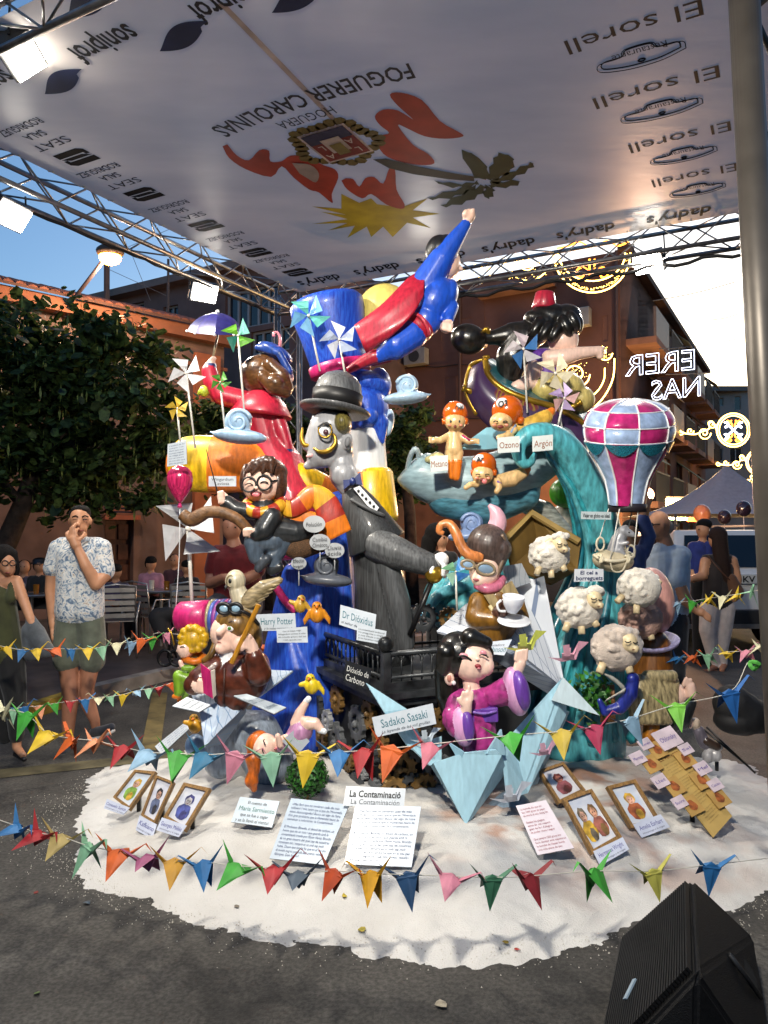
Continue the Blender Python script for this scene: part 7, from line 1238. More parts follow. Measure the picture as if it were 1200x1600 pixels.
HEX = {'blue': '#2a6ca4', 'red': '#a3262c', 'tan': '#a8945a', 'mint': '#86b894', 'orange': '#cf5f22', 'mauve': '#9c5478', 'ochre': '#bd8a20', 'green': '#3d9a34', 'wine': '#7c1c24', 'slate': '#4e5c6a', 'rust': '#b4461e', 'amber': '#cf981e', 'navy': '#22466c', 'pink': '#c67c90', 'bottle green': '#3a7054', 'olive': '#b2ae50', 'cream': '#ccc8a4', 'yellow': '#d6b428', 'salmon': '#d48a60', 'pale blue': '#86aac4', 'teal': '#22688a', 'sage': '#7fae92', 'rose': '#bf6678', 'gold': '#b09828', 'crimson': '#a0264c', 'steel': '#7f9eb4', 'lime': '#72b83e', 'cobalt': '#1f5c9e'}
SEQ = {}
def garland(sname, slabel, e0, items, e1, size, parts, seed):
    r_ = random.Random(seed); pts = [at(*e0)] + [at(i[0], i[1], i[2]) for i in items] + [at(*e1)]
    q = spline([tuple(p) for p in pts], 5); g = MB(); g.tube([Vector(p) + Vector((0, 0, .012)) for p in q], .0018, 5); g.build('garland_string', plain('#c8c4b8', .7), label=slabel, cat='string')
    for i, it in enumerate(items):
        x, y, d, col = it[:4]; nb_ = (items[i - 1][3] if i else None, items[i + 1][3] if i + 1 < len(items) else None)
        rel = f'between {nb_[0]} and {nb_[1]} ones' if nb_[0] and nb_[1] else f'at the end beside the {nb_[0] or nb_[1]} one'
        lab = f'{col} paper crane on {sname}, {rel}'; SEQ[lab] = SEQ.get(lab, 0) + 1
        if SEQ[lab] > 1: lab += ', nearer the mast'
        v = r_.randrange(5); s = size * r_.uniform(.88, 1.12) * (it[4] if len(it) > 4 else 1); p = at(x, y, d); tng = (pts[i + 2] - pts[i]).normalized(); yaw = math.atan2(tng.y, tng.x) + (math.pi if r_.random() < .4 else 0) + r_.uniform(-.5, .5)
        rot = (r_.uniform(-.35, .35), r_.uniform(-.3, .3), yaw)
        if parts:
            t = thing('paper_crane', lab, 'paper crane', p, 'paper cranes threaded on strings'); t.rotation_euler = rot; t.scale = (s, s, s)
            for nm in ('body', 'wing', 'wing2', 'neck', 'tail'): o = bpy.data.objects.new(nm.rstrip('2'), crane_mesh(v, nm, HEX[col])); COL.objects.link(o); o.parent = t
        else:
            o = bpy.data.objects.new('paper_crane', crane_mesh(v, 'all', HEX[col])); COL.objects.link(o); o.location = p; o.rotation_euler = rot; o.scale = (s, s, s); props(o, lab, 'paper crane', 'paper cranes threaded on strings')
fd = lambda x: 3.05 - .36 * math.sin(math.pi * min(1, max(0, x / 1200))) - .05 * x / 1200
garland('the lowest front string', 'lowest string of paper cranes running in front of the text boards', (-40, 1272, 3.12), [(x, y, fd(x), c) for x, y, c in ((28, 1296, 'blue'), (60, 1306, 'red'), (95, 1312, 'tan'), (137, 1326, 'mint'), (185, 1336, 'orange'), (230, 1344, 'mauve'), (272, 1350, 'ochre'), (318, 1352, 'blue'), (370, 1358, 'green'), (428, 1362, 'red'), (466, 1370, 'slate'), (522, 1366, 'rust'), (580, 1370, 'amber'), (637, 1372, 'navy'), (703, 1374, 'pink'), (768, 1376, 'bottle green'), (826, 1374, 'wine'), (928, 1366, 'green'), (1020, 1366, 'olive'), (1110, 1356, 'blue'))] , (1205, 1345, 3.05), .245, True, 1)
md_ = lambda x: 3.3 - .45 * math.sin(math.pi * min(1, max(0, x / 1200)) * .9) - .2 * x / 1200
garland('the sagging middle string', 'sagging string of paper cranes crossing in front of the figures to the mast', (-40, 1098, 3.4), [(x, y, md_(x), c) for x, y, c in ((6, 1112, 'cream'), (42, 1120, 'green'), (74, 1150, 'yellow'), (112, 1158, 'orange'), (148, 1162, 'salmon'), (192, 1172, 'red'), (232, 1180, 'pale blue'), (278, 1182, 'green'), (320, 1184, 'teal'), (368, 1182, 'pink'), (424, 1184, 'sage'), (480, 1182, 'yellow'), (530, 1180, 'blue'), (568, 1178, 'red'), (612, 1174, 'orange'), (672, 1168, 'rose'), (800, 1154, 'green'), (878, 1148, 'gold'), (928, 1140, 'crimson'), (985, 1128, 'steel'), (1056, 1106, 'lime'), (1140, 1086, 'cobalt'))], (1168, 1040, 3.05), .245, True, 2)
garland('the upper side string', 'upper string of small paper cranes passing before the man in the patterned shirt', (-30, 1006, 4.6), [(x, y, 4.7 + x * .0022, c) for x, y, c in ((10, 1014, 'yellow'), (34, 1018, 'blue'), (57, 1017, 'yellow'), (86, 1016, 'orange'), (111, 1017, 'blue'), (137, 1016, 'yellow'), (159, 1014, 'mint'), (182, 1008, 'cream'), (205, 1006, 'pale blue'), (221, 1001, 'orange'), (238, 998, 'green'), (260, 992, 'pink'))] + [(410, 1010, 5.9, 'orange'), (427, 1012, 5.9, 'green'), (446, 1010, 5.95, 'yellow')], (470, 1005, 6.0), .19, False, 3)
garland('the lower side string', 'lower string of small paper cranes crossing the legs of the man', (-30, 1116, 4.4), [(x, y, 4.5 + x * .002, c) for x, y, c in ((6, 1114, 'cream'), (18, 1112, 'mint'), (37, 1108, 'blue'), (63, 1106, 'salmon'), (85, 1102, 'green'), (108, 1099, 'red'), (132, 1096, 'blue'), (153, 1093, 'cream'), (172, 1091, 'mint'), (192, 1088, 'yellow'), (213, 1082, 'pale blue'), (232, 1079, 'mint'), (248, 1076, 'red'), (268, 1070, 'orange'))], (300, 1062, 5.15), .17, False, 4)
garland('the high car string', 'upper string of small paper cranes between bud and mast', (1020, 948, 5.2), [(x, y, 5.0 - (x - 1040) * .0075, c) for x, y, c in ((1058, 944, 'pale blue'), (1082, 942, 'green'), (1107, 938, 'yellow'), (1130, 935, 'cream'), (1151, 932, 'yellow'), (1174, 928, 'mint'))], (1190, 925, 3.8), .19, False, 5)
garland('the low car string', 'lower string of small paper cranes before the woman in white jeans', (960, 1034, 5.6), [(x, y, 5.2 - (x - 1000) * .006, c) for x, y, c in ((995, 1030, 'blue'), (1058, 1030, 'blue'), (1082, 1028, 'orange'), (1106, 1026, 'mint'), (1136, 1022, 'yellow'), (1166, 1020, 'pink'), (1188, 1012, 'cream'))], (1200, 1010, 3.9), .19, False, 6)
g = MB(); p = at(1168, 1036, 3.02); g.tube([p + Vector((.016 * math.cos(a), -.055 - .01 * math.sin(2 * a), .014 * math.sin(a))) for a in np.linspace(0, 6.3, 12)], .009, 6); g.build('green_knot', plain('#4c9a3c', .6), label='green paper knot tying the middle string to the mast', cat='knot')
# ================================================================ people
HS = mat('#c08a68', .5, .08, 10); HS2 = mat('#a8745a', .5, .08, 10); HBK = mat('#120f0e', .75, .3, 30, (30, 30, 8), bump=.6, spec=.2); HBR = mat('#2c1a13', .65, .4, 20, (40, 40, 6), bump=.6, spec=.25)
def shirt_mat():
    m = cloth('#c9ccd0').copy(); n = m.node_tree; b = n.nodes['Principled BSDF']; tc = [x for x in n.nodes if x.type == 'TEX_COORD'][0]
    w_ = n.nodes.new('ShaderNodeTexNoise'); w_.inputs['Scale'].default_value = 17; w_.inputs['Distortion'].default_value = 3.0; w_.inputs['Detail'].default_value = 1; n.links.new(tc.outputs['Object'], w_.inputs['Vector'])
    r = n.nodes.new('ShaderNodeValToRGB'); e = r.color_ramp.elements; e[0].position = .36; e[0].color = hexc('#5c7088'); e[1].position = .56; e[1].color = hexc('#cfcfcc'); x = e.new(.44); x.color = hexc('#97a6b4'); x = e.new(.64); x.color = hexc('#d6d4ce'); x = e.new(.74); x.color = hexc('#a8998c')
    n.links.new(w_.outputs['Fac'], r.inputs[0]); n.links.new(r.outputs[0], b.inputs['Base Color']); return m
D = 5.5; P = Px(D); t = root_at('person', 'man in a patterned white shirt and grey shorts touching his face', 'person', 120, 1172, D); SH = shirt_mat(); SO = cloth('#5c6254', .15)
c = Sc(D); c.e(HS, 125, 812, 15, 20, 17); c.e(HS, 125, 824, 11, 12, 13, -4); c.e(HS, 110, 814, 3, 6, 4, 0); c.e(HS, 141, 814, 3, 6, 4, 0); c.c(HS, (126, 826, 2, 9), (126, 842, 3, 10)); c.c(HS, (123, 813, -15, 2.6), (122, 820, -19, 3.4))
c.c(SH, (97, 852, 2, 13), (153, 852, 2, 13)); c.c(SH, (112, 868, 0, 23), (113, 905, -2, 24), (112, 955, -2, 25)); c.c(SH, (140, 868, 0, 23), (138, 905, -2, 24), (137, 955, -2, 25)); c.c(SH, (90, 856, 0, 13), (82, 888, 0, 14)); c.c(SH, (160, 856, -4, 14), (164, 892, -10, 15))
c.c(HS, (81, 892, 0, 9), (79, 925, 0, 8.5), (82, 968, -4, 6.5)); c.c(HS, (83, 972, -5, 7), (86, 986, -8, 7)); c.c(HS, (163, 898, -14, 11), (150, 912, -22, 10), (134, 884, -30, 8.5), (121, 856, -30, 6.5)); c.c(HS, (119, 852, -30, 8), (115, 842, -29, 8.5))
for i in range(4): c.c(HS, (81 + i * 3, 986, -14 + 3 * i, 2.6), (82 + i * 3, 998, -16 + 3 * i, 2.3), (84 + i * 3, 1004, -14 + 3 * i, 2))
for (x0, y0, x1, y1, x2, y2) in ((110, 838, 111, 826, 117, 820), (114, 836, 114, 824, 119, 818), (119, 838, 118, 830, 122, 826), (107, 842, 104, 834, 109, 830)): c.c(HS, (x0, y0, -32, 3), (x1, y1, -31, 2.7), (x2, y2, -25, 2.3))
c.c(HS, (121, 846, -31, 3.2), (130, 838, -27, 2.8), (132, 833, -24, 2.3))
c.c(SO, (110, 968, 0, 22), (106, 1000, -2, 22), (104, 1030, -4, 21)); c.c(SO, (140, 968, 0, 22), (143, 1000, 2, 22), (144, 1032, 4, 20)); c.c(HS2, (106, 1038, -4, 15), (110, 1075, -4, 13), (110, 1095, -2, 12.5), (107, 1130, 0, 10), (106, 1165, 0, 6.5)); c.c(HS2, (141, 1040, 4, 14), (134, 1078, 6, 12), (138, 1100, 10, 11.5), (148, 1125, 14, 8), (150, 1138, 16, 6.5))
c.build('body', t, 1.3, 2); c = Sc(D); c.e(HBK, 126, 798, 14.5, 9, 15, 4); c.e(HBK, 138, 804, 3, 8, 10, 5); c.e(HBK, 112, 804, 2.6, 8, 10, 5); c.build('hair', t, 1.3, 1)
P.tube([(113, 808, -15), (118, 806, -17), (122, 808, -17)], 1.1, HBK, 'eyebrow', t, 5, sp=2); P.tube([(128, 808, -17), (133, 806, -16), (138, 808, -14)], 1.1, HBK, 'eyebrow', t, 5, sp=2); P.tube([(114, 812, -15.5), (121, 812, -16.5)], 1.0, DRK, 'eye', t, 5); P.tube([(129, 812, -16.5), (136, 812, -14.5)], 1.0, DRK, 'eye', t, 5); P.tube([(120, 829, -17), (131, 829, -16)], 1.1, plain('#8a4a40'), 'mouth', t, 5)
P.tube([(113, 846, -14), (122, 856, -22), (128, 848, -16), (138, 842, -12)], 3, SH, 'collar', t, 8, sp=3)
NVS = cloth('#1c2230'); SOLE = plain('#c8c8c8')
c = Sc(D); c.c(NVS, (148, 1144, 14, 8), (160, 1142, 4, 8), (174, 1136, -6, 6)); c.build('shoe', t, 1.3, 2); P.tube([(138, 1156, 14), (158, 1152, 2), (178, 1141, -8)], 3, SOLE, 'sole', t, 8, sp=3); c = Sc(D); c.c(NVS, (107, 1168, 4, 8), (103, 1172, -10, 8), (98, 1176, -24, 6)); c.build('shoe', t, 1.3, 2); P.tube([(110, 1178, 6), (103, 1180, -10), (96, 1183, -28)], 3, SOLE, 'sole', t, 8, sp=3)
D = 5.2; P = Px(D); t = root_at('person', 'dark haired woman in an olive top and black trousers at the picture edge', 'person', 15, 1185, D); OL = cloth('#3c4020'); BKC = cloth('#121214')
c = Sc(D); c.e(HS, 12, 880, 13, 19, 15); c.e(HS, 14, 890, 9, 10, 11, -4); c.c(HS, (4, 890, 4, 9), (2, 912, 4, 10)); c.c(HS, (-20, 916, 2, 11), (22, 910, 2, 11)); c.c(OL, (-6, 940, 0, 28), (-2, 985, 0, 31), (2, 1020, 0, 33)); c.c(OL, (18, 912, -6, 4), (16, 936, -10, 8)); c.c(HS, (26, 908, 0, 9), (36, 936, -6, 8), (48, 968, -14, 6.5)); c.c(HS, (50, 974, -14, 7), (54, 986, -14, 5)); c.c(HS, (-28, 914, 0, 9), (-34, 960, 0, 8)); c.c(BKC, (-6, 1030, 0, 26), (0, 1080, 0, 18), (8, 1150, 0, 12)); c.c(BKC, (14, 1030, -4, 24), (24, 1085, -8, 17), (26, 1150, -10, 11)); c.c(HS, (26, 1158, -10, 7), (26, 1168, -12, 6.5), (36, 1180, -30, 5)); c.build('body', t, 1.6, 2)
c = Sc(D); c.e(HBK, 6, 872, 19, 22, 20, 4); c.c(HBK, (-6, 880, 4, 14), (-6, 910, 6, 13)); c.c(HBK, (17, 866, 2, 10), (24, 890, 6, 7), (22, 906, 6, 5)); c.build('hair', t, 1.6, 1); ring(P, 8, 880, -15, 5, 4, .8, DRK, 'glasses', t); ring(P, 20, 880, -13, 5, 4, .8, DRK, 'glasses', t); c = Sc(D); c.c(plain('#15151a'), (24, 1178, -6, 4), (38, 1186, -34, 4)); c.build('sandal', t, 1.3, 1); P.tube([(8, 895, -15), (16, 895, -15)], 1, plain('#8a4a40'), 'mouth', t, 5)
c = Sc(5.15); GRB = cloth('#50565c', .2); c.c(GRB, (48, 968, 0, 8), (56, 990, 0, 15), (70, 1015, -4, 13), (88, 1022, -4, 5)); c.c(GRB, (48, 985, 4, 14), (50, 1020, 4, 14)); c.build('grey_jacket', None, 1.8, 2, 'folded grey jacket carried over the arm of the woman in olive', 'jacket')
def torso(c, x, y, s, sh, skin, pants, f, arms=((-1, .9), (1, .9))):
    """upright bust at head centre (x, y), head half height s px"""
    c.e(skin, x, y, .75 * s, s, .85 * s); c.c(skin, (x, y + .8 * s, .1 * s, .42 * s), (x, y + 1.6 * s, .1 * s, .5 * s)); c.c(sh, (x - 1.2 * s, y + 2.0 * s, 0, .62 * s), (x + 1.2 * s, y + 2.0 * s, 0, .62 * s)); c.c(sh, (x - .5 * s, y + 2.4 * s, 0, 1.05 * s), (x - .4 * s, y + 5 * s, 0, 1.0 * s)); c.c(sh, (x + .5 * s, y + 2.4 * s, 0, 1.05 * s), (x + .4 * s, y + 5 * s, 0, 1.0 * s))
def sitter(label, x, y, D, s, sh, hair, f=1, skin=HS, pants=BKC, cap=None, back=False):
    t = root_at('person', label, 'person', x, y + 9 * s, D, None); c = Sc(D); torso(c, x, y, s, sh, skin, pants, f)
    for q in (-1, 1): c.c(sh, (x + q * 1.3 * s, y + 2.1 * s, -.1 * s, .52 * s), (x + q * 1.55 * s, y + 3.6 * s, -.3 * s, .45 * s)); c.c(skin, (x + q * 1.55 * s, y + 3.7 * s, -.3 * s, .36 * s), (x + q * .9 * s + f * s * .8, y + 4.3 * s, -1.4 * s, .3 * s), (x + q * .7 * s + f * s, y + 4.3 * s, -1.9 * s, .34 * s)); c.c(pants, (x + q * .55 * s, y + 5.4 * s, 0, .8 * s), (x + q * .6 * s + f * 2.2 * s, y + 5.5 * s, -1.6 * s, .65 * s), (x + q * .6 * s + f * 2.2 * s, y + 8.6 * s, -1.4 * s, .4 * s)); c.c(BKC, (x + q * .6 * s + f * 2.2 * s, y + 8.9 * s, -1.4 * s, .36 * s), (x + q * .6 * s + f * 2.9 * s, y + 9 * s, -1.8 * s, .3 * s))
    c.build('body', t, s / 6.5, 2); c = Sc(D); hz_ = (.35 if not back else -.1) * s
    c.e(hair, x, y - .38 * s, .80 * s, .68 * s, .9 * s, hz_); c.e(hair, x - f * .3 * s, y, .6 * s, .8 * s, .8 * s, .25 * s + hz_ * .4); c.build('hair', t, s / 6.5, 1)
    if not back:
        for q in (-1, 1): Px(D).sphere(x + f * .25 * s + q * .26 * s, y - .05 * s, -.8 * s, .08 * s, DRK, 'eye', t)
    if cap: Px(D).lathe(x, y - .35 * s, .2 * s, 0, 8, [(0, .95 * s), (.1 * s, 1.3 * s), (.15 * s, .95 * s), (.6 * s, .9 * s), (.8 * s, .5 * s), (.8 * s, 0)], DRK, 'cap', t, 20)
PINKS = cloth('#b07a8c'); sitter('seated man in glasses and striped shirt behind the woman in olive', 38, 886, 9.6, 11, cloth('#5a4a5c', .4), HBK, -1); sitter('seated person in black with a flat cap behind the patterned shirt man', 62, 884, 9.2, 11, BKC, HBK, 1, HS, BKC, True); sitter('seated person in a dark purple shirt seen from behind', 181, 893, 9.4, 12, cloth('#3a3450'), HBK, 1, HS, BKC, None, True); sitter('seated man in a pink shirt at the terrace table', 236, 880, 9.9, 11, PINKS, HBK, 1, HS, BKC, None, True); sitter('seated man in a maroon shirt facing the pink shirt man', 273, 876, 10.4, 10, cloth('#4c2a34'), HBR, -1); sitter('seated woman with black hair behind the huge white pinwheel', 292, 886, 9.6, 11, cloth('#1c1618'), HBK, -1, HS, BKC, None, True)
D = 7.4; P = Px(D); t = root_at('person', 'burly man in a red polo sitting behind the boy on the broom', 'person', 355, 1000, D); c = Sc(D); RP_ = cloth('#6c1218'); c.e(HS2, 362, 825, 15, 20, 18); c.c(HS2, (364, 842, 2, 10), (366, 854, 2, 12)); c.c(RP_, (340, 866, 0, 15), (396, 866, 0, 15)); c.c(RP_, (355, 880, 0, 26), (362, 925, 0, 28)); c.c(RP_, (382, 880, 0, 26), (382, 925, 0, 28)); c.c(RP_, (338, 868, -4, 14), (332, 890, -6, 13)); c.c(HS2, (331, 896, -8, 9), (328, 912, -16, 8), (345, 905, -30, 7), (352, 903, -34, 7)); c.c(RP_, (398, 868, -4, 14), (402, 890, -8, 13)); c.c(HS2, (402, 894, -10, 9), (385, 905, -28, 8), (362, 902, -36, 7)); c.c(cloth('#2c3038'), (355, 945, 0, 26), (330, 955, -40, 20), (330, 1010, -36, 13)); c.c(cloth('#2c3038'), (385, 945, 0, 26), (375, 960, -40, 20), (375, 1010, -36, 13)); c.build('body', t, 2, 2); Sc(D).e(HBR, 364, 812, 16, 12, 18, 4).build('hair', t, 2, 1); P.sphere(356, 824, -16, 1.5, DRK, 'eye', t); P.sphere(368, 824, -16, 1.5, DRK, 'eye', t)
D = 7.2; P = Px(D); t = root_at('person', 'black haired woman glimpsed behind the sculpture beside the orange plume', 'person', 678, 1050, D); c = Sc(D); torso(c, 690, 842, 14, BKC, HS, BKC, 1); c.c(BKC, (680, 925, 0, 16), (680, 1080, 0, 12)); c.c(BKC, (698, 925, 0, 16), (698, 1080, 0, 12)); c.build('body', t, 2.2, 2); c = Sc(D); c.e(HBK, 682, 834, 19, 18, 16, 3); c.c(HBK, (670, 845, 2, 12), (668, 880, 4, 13)); c.e(HBK, 698, 830, 8, 10, 14, 0); c.build('hair', t, 1.8, 1); P.sphere(694, 840, -12, 1.3, DRK, 'eye', t)
# right side passers-by
D = 6.9; P = Px(D); t = root_at('person', 'bald older man in a pale blue shirt looking at the balloon', 'person', 1040, 1075, D); LBS = cloth('#b8cbdc', .08); DT = cloth('#22252c')
c = Sc(D); c.e(HS, 1030, 820, 17, 22, 19); c.e(HS, 1020, 832, 10, 12, 12); c.c(HS, (1013, 822, -2, 3), (1010, 828, -2, 3)); c.e(HS, 1036, 822, 3, 6, 3, -18); c.c(HS, (1036, 838, 2, 11), (1040, 850, 2, 12)); c.c(LBS, (1030, 862, 0, 14), (1064, 868, 0, 16)); c.c(LBS, (1036, 880, 0, 24), (1034, 930, 0, 28), (1034, 960, 0, 27)); c.c(LBS, (1056, 880, 4, 22), (1052, 950, 4, 24)); c.c(LBS, (1062, 872, -14, 16), (1058, 905, -20, 16)); c.c(HS, (1060, 912, -22, 10), (1072, 938, -26, 9), (1092, 955, -34, 7)); c.c(HS, (1095, 956, -36, 7), (1104, 962, -38, 4)); c.c(LBS, (1020, 872, 12, 14), (1010, 905, 14, 14)); c.c(HS, (1008, 910, 10, 9), (1000, 940, -4, 8)); c.c(DT, (1030, 972, 0, 24), (1026, 1030, 0, 18), (1026, 1085, 0, 12)); c.c(DT, (1052, 972, 0, 24), (1054, 1030, 0, 18), (1056, 1085, 0, 12)); c.c(BKC, (1024, 1094, 0, 8), (1010, 1098, -10, 7)); c.c(BKC, (1056, 1094, 0, 8), (1042, 1100, -12, 7))
for i in range(4): c.c(HS, (1102, 957 + i * 3, -40, 2.4), (1110, 962 + i * 3, -42, 2))
c.build('body', t, 1.7, 2); P.tube([(1012, 821, -12), (1024, 819, -18), (1035, 819, -17)], .8, DRK, 'glasses', t, 5); P.sphere(1018, 820, -15, (4, 3, 1.5), mat('#3a2c28', .2, .1, 9), 'glasses_lens', t); Sc(D).e(mat('#8a8078', .8, .2, 30), 1043, 824, 8, 11, 17, 2).build('hair', t, 1.7, 1)
D = 8.6; P = Px(D); t = root_at('person', 'long haired woman in a dark top and white jeans seen from behind', 'person', 1130, 1045, D); WJ = cloth('#dccdc4', .08); DTP = cloth('#241c1c')
c = Sc(D); c.e(HS, 1118, 843, 10, 14, 12); c.c(HS, (1120, 854, 0, 7), (1122, 866, 0, 7)); c.c(DTP, (1104, 875, 0, 9), (1138, 875, 0, 9)); c.c(DTP, (1116, 890, 0, 17), (1114, 925, 0, 15), (1114, 940, 0, 17)); c.c(DTP, (1130, 890, 0, 15), (1126, 925, 0, 15), (1126, 940, 0, 17)); c.c(HS, (1102, 878, -4, 8), (1098, 900, -8, 7), (1080, 905, -14, 5.5)); c.c(HS, (1144, 876, -2, 8), (1152, 905, -4, 7), (1148, 935, -10, 5.5)); c.c(WJ, (1110, 950, 0, 16), (1106, 985, 0, 13), (1112, 1020, 0, 9), (1120, 1038, 0, 6.5)); c.c(WJ, (1132, 950, 0, 16), (1130, 985, 0, 13), (1128, 1015, 0, 9), (1130, 1034, 0, 6.5)); c.c(HS2, (1118, 1042, 0, 5), (1108, 1048, -10, 4)); c.c(HS2, (1132, 1038, 0, 5), (1128, 1047, -12, 4)); c.build('body', t, 1.4, 2); c = Sc(D); c.e(HBR, 1122, 836, 14, 14, 14, -2); c.c(HBR, (1124, 842, -6, 12), (1128, 880, -8, 12), (1134, 905, -8, 9)); c.build('hair', t, 1.4, 1); Sc(D).c(cloth('#5c3a24'), (1142, 905, -12, 9), (1150, 925, -12, 12)).build('shoulder_bag', t, 1.6, 2); P.tube([(1106, 868, -8), (1124, 890, -18), (1144, 910, -18)], 1.2, plain('#4a2c1c'), 'bag_strap', t, 6, sp=3); P.slab([(1102, 1048), (1122, 1048), (1122, 1053), (1102, 1053)], 14, plain('#8a5a40'), 'wedge_sandal', t, -10)
D = 9.0; P = Px(D); t = root_at('person', 'short haired man in blue beside the long haired woman', 'person', 1095, 1045, D); c = Sc(D); torso(c, 1098, 828, 13, cloth('#1f2f78'), HS, BKC, -1); c.c(cloth('#1f2f78'), (1082, 858, 0, 8), (1080, 885, 0, 7)); c.c(HS, (1080, 888, 0, 5), (1084, 905, -6, 4.5)); c.c(BKC, (1092, 900, 0, 13), (1092, 1040, 0, 8)); c.c(BKC, (1106, 900, 0, 13), (1108, 1040, 0, 8)); c.build('body', t, 1.6, 2); Sc(D).e(HBK, 1100, 819, 12, 9, 13, 2).build('hair', t, 1.5, 1); P.sphere(1092, 827, -10, 1.2, DRK, 'eye', t)
D = 6.2; P = Px(D); t = root_at('person', 'person in blue raising a hand beside the checked balloon', 'person', 1005, 1060, D); c = Sc(D); BLS = cloth('#3a4a80'); torso(c, 985, 830, 16, BLS, HS, DT, 1); c.c(BLS, (1004, 865, 0, 11), (1014, 838, 0, 11), (1005, 812, -4, 10)); c.c(HS, (1006, 808, -4, 6.5), (1008, 794, -6, 8))
for i, (dx, dy) in enumerate(((-8, -16), (-2, -21), (4, -20), (10, -15))): c.c(HS, (1003 + i * 3.5, 790, -7, 3), (1008 + dx, 794 + dy, -8, 2.2))
c.c(HS, (1002, 800, -6, 3), (996, 792, -10, 2.4)); c.c(DT, (978, 925, 0, 18), (978, 1075, 0, 12)); c.c(DT, (996, 925, 0, 18), (998, 1075, 0, 12)); c.build('body', t, 1.7, 2); Sc(D).e(HBK, 985, 824, 13, 13, 15, 3).build('hair', t, 1.8, 1)
# ================================================================ terrace furniture
CH = mat('#b8b4b0', .3, .1, 10, metal=.85)
def chair(label, x, D, rz):
    b = at(x, 900, D); b.z = .122; t = thing('metal_chair', label, 'chair', b, 'terrace chairs'); R = Matrix.Rotation(rz, 3, 'Z'); tr_ = lambda p: b + R @ Vector(p)
    for s in (-1, 1):
        g = MB(); g.tube([tr_((s * .24, -.22, 0)), tr_((s * .25, -.2, .62)), tr_((s * .25, .16, .64)), tr_((s * .22, .22, .45)), tr_((s * .23, .24, 0))], .012, 8); g.build('leg', CH, t, True)
    g = MB(); g.tube([tr_((-.2, .2, .42)), tr_((-.21, .27, .84)), tr_((0, .29, .87)), tr_((.21, .27, .84)), tr_((.2, .2, .42))], .012, 8); g.build('back_frame', CH, t, True)
    for k in range(5): g = MB(); g.box(tr_((0, .22 + .012 * k, .50 + .075 * k)), (.40, .008, .05), R); g.build('back_slat', CH, t); g = MB(); g.box(tr_((0, -.18 + .085 * k, .43)), (.42, .06, .01), R); g.build('seat_slat', CH, t)
chair('metal terrace chair nearest to the patterned shirt man', 184, 8.8, math.pi + .3); chair('metal terrace chair before the pink shirt man', 232, 9.3, math.pi - .4); chair('metal terrace chair below the huge pinwheel', 300, 9.2, math.pi + .1); chair('metal terrace chair behind the patterned shirt man', 128, 9.4, math.pi)
def table(label, x, D):
    b = at(x, 900, D); b.z = .122; t = thing('bistro_table', label, 'table', b, 'terrace tables'); g = MB(); g.lathe(b + Vector((0, 0, .70)), (0, 0, 1), [(0, .34), (.02, .36), (.03, .35), (.03, 0)], 28); g.build('table_top', CH, t, False); g = MB(); g.tube([b, b + Vector((0, 0, .7))], .025, 8); g.build('post', CH, t)
    for k in range(4): a = k * math.pi / 2 + .5; g = MB(); g.bar(b + Vector((0, 0, .12)), b + Vector((.3 * math.cos(a), .3 * math.sin(a), .01)), .014); g.build('foot', CH, t)
    for k, (dx, dy, cc) in enumerate(((.1, -.1, '#8a5a20'), (-.14, .05, '#c8c4bc'))): g = MB(); g.lathe(b + Vector((dx, dy, .731)), (0, 0, 1), [(0, .03), (.11, .036), (.11, .03), (.02, .026), (.02, 0)], 12); o = g.build('drinking_glass', mat(cc, .1, .1, 9), label=f'{"amber" if k == 0 else "pale"} drinking glass on the {label}', cat='glass')
table('round terrace table before the maroon shirt man', 252, 9.6); table('round terrace table beside the man in glasses', 50, 9.0)
sb_ = root_at('pushchair', 'folded black pushchair standing on the pavement edge', 'pushchair', 262, 1040, 7.6); P = Px(7.6)
for x in (258, 276): ring(P, x, 1028, 0, 11, 12, 2.4, DRK, 'wheel', sb_)
P.tube([(262, 1028, 0), (268, 990, 6), (278, 965, 10)], 1.8, DRK, 'frame_tube', sb_); P.tube([(276, 1028, 4), (262, 985, 8)], 1.8, DRK, 'frame_tube', sb_); Sc(7.6).c(plain('#15151a', .8), (255, 985, 4, 14), (248, 965, 8, 16), (262, 960, 8, 12)).build('seat_cover', sb_, 2, 2)
# ================================================================ street things at the far end
D = 10.0; k = D / F; cx_, cw = at(1152, 900, D).x, 1.84
car = thing('white_car', 'white sport utility car parked behind the passers-by', 'car', Vector((cx_, D + 2, 0))); CW = mat('#e4e2e0', .25, .04, 2, coat=.8); y0 = D
def ring_pts(y, w, z0, z1, tw, zb): return [(cx_ - w / 2, y, z0), (cx_ + w / 2, y, z0), (cx_ + w / 2, y, zb), (cx_ + tw / 2, y, z1), (cx_ - tw / 2, y, z1), (cx_ - w / 2, y, zb)]
g = MB(); secs = [ring_pts(y0 + .05, cw * .96, .42, .95, cw * .92, .9), ring_pts(y0 + .0, cw, .35, 1.02, cw * .95, .95), ring_pts(y0 + 3.0, cw, .32, 1.02, cw * .95, .95), ring_pts(y0 + 4.3, cw * .94, .35, .9, cw * .88, .85)]
vs = [p for s in secs for p in s]; g.add(vs, [tuple(range(6))[::-1]] + [(i * 6 + j, i * 6 + (j + 1) % 6, i * 6 + 6 + (j + 1) % 6, i * 6 + 6 + j) for i in range(3) for j in range(6)] + [tuple(range(18, 24))]); g.build('body', CW, car, bevel=.03)
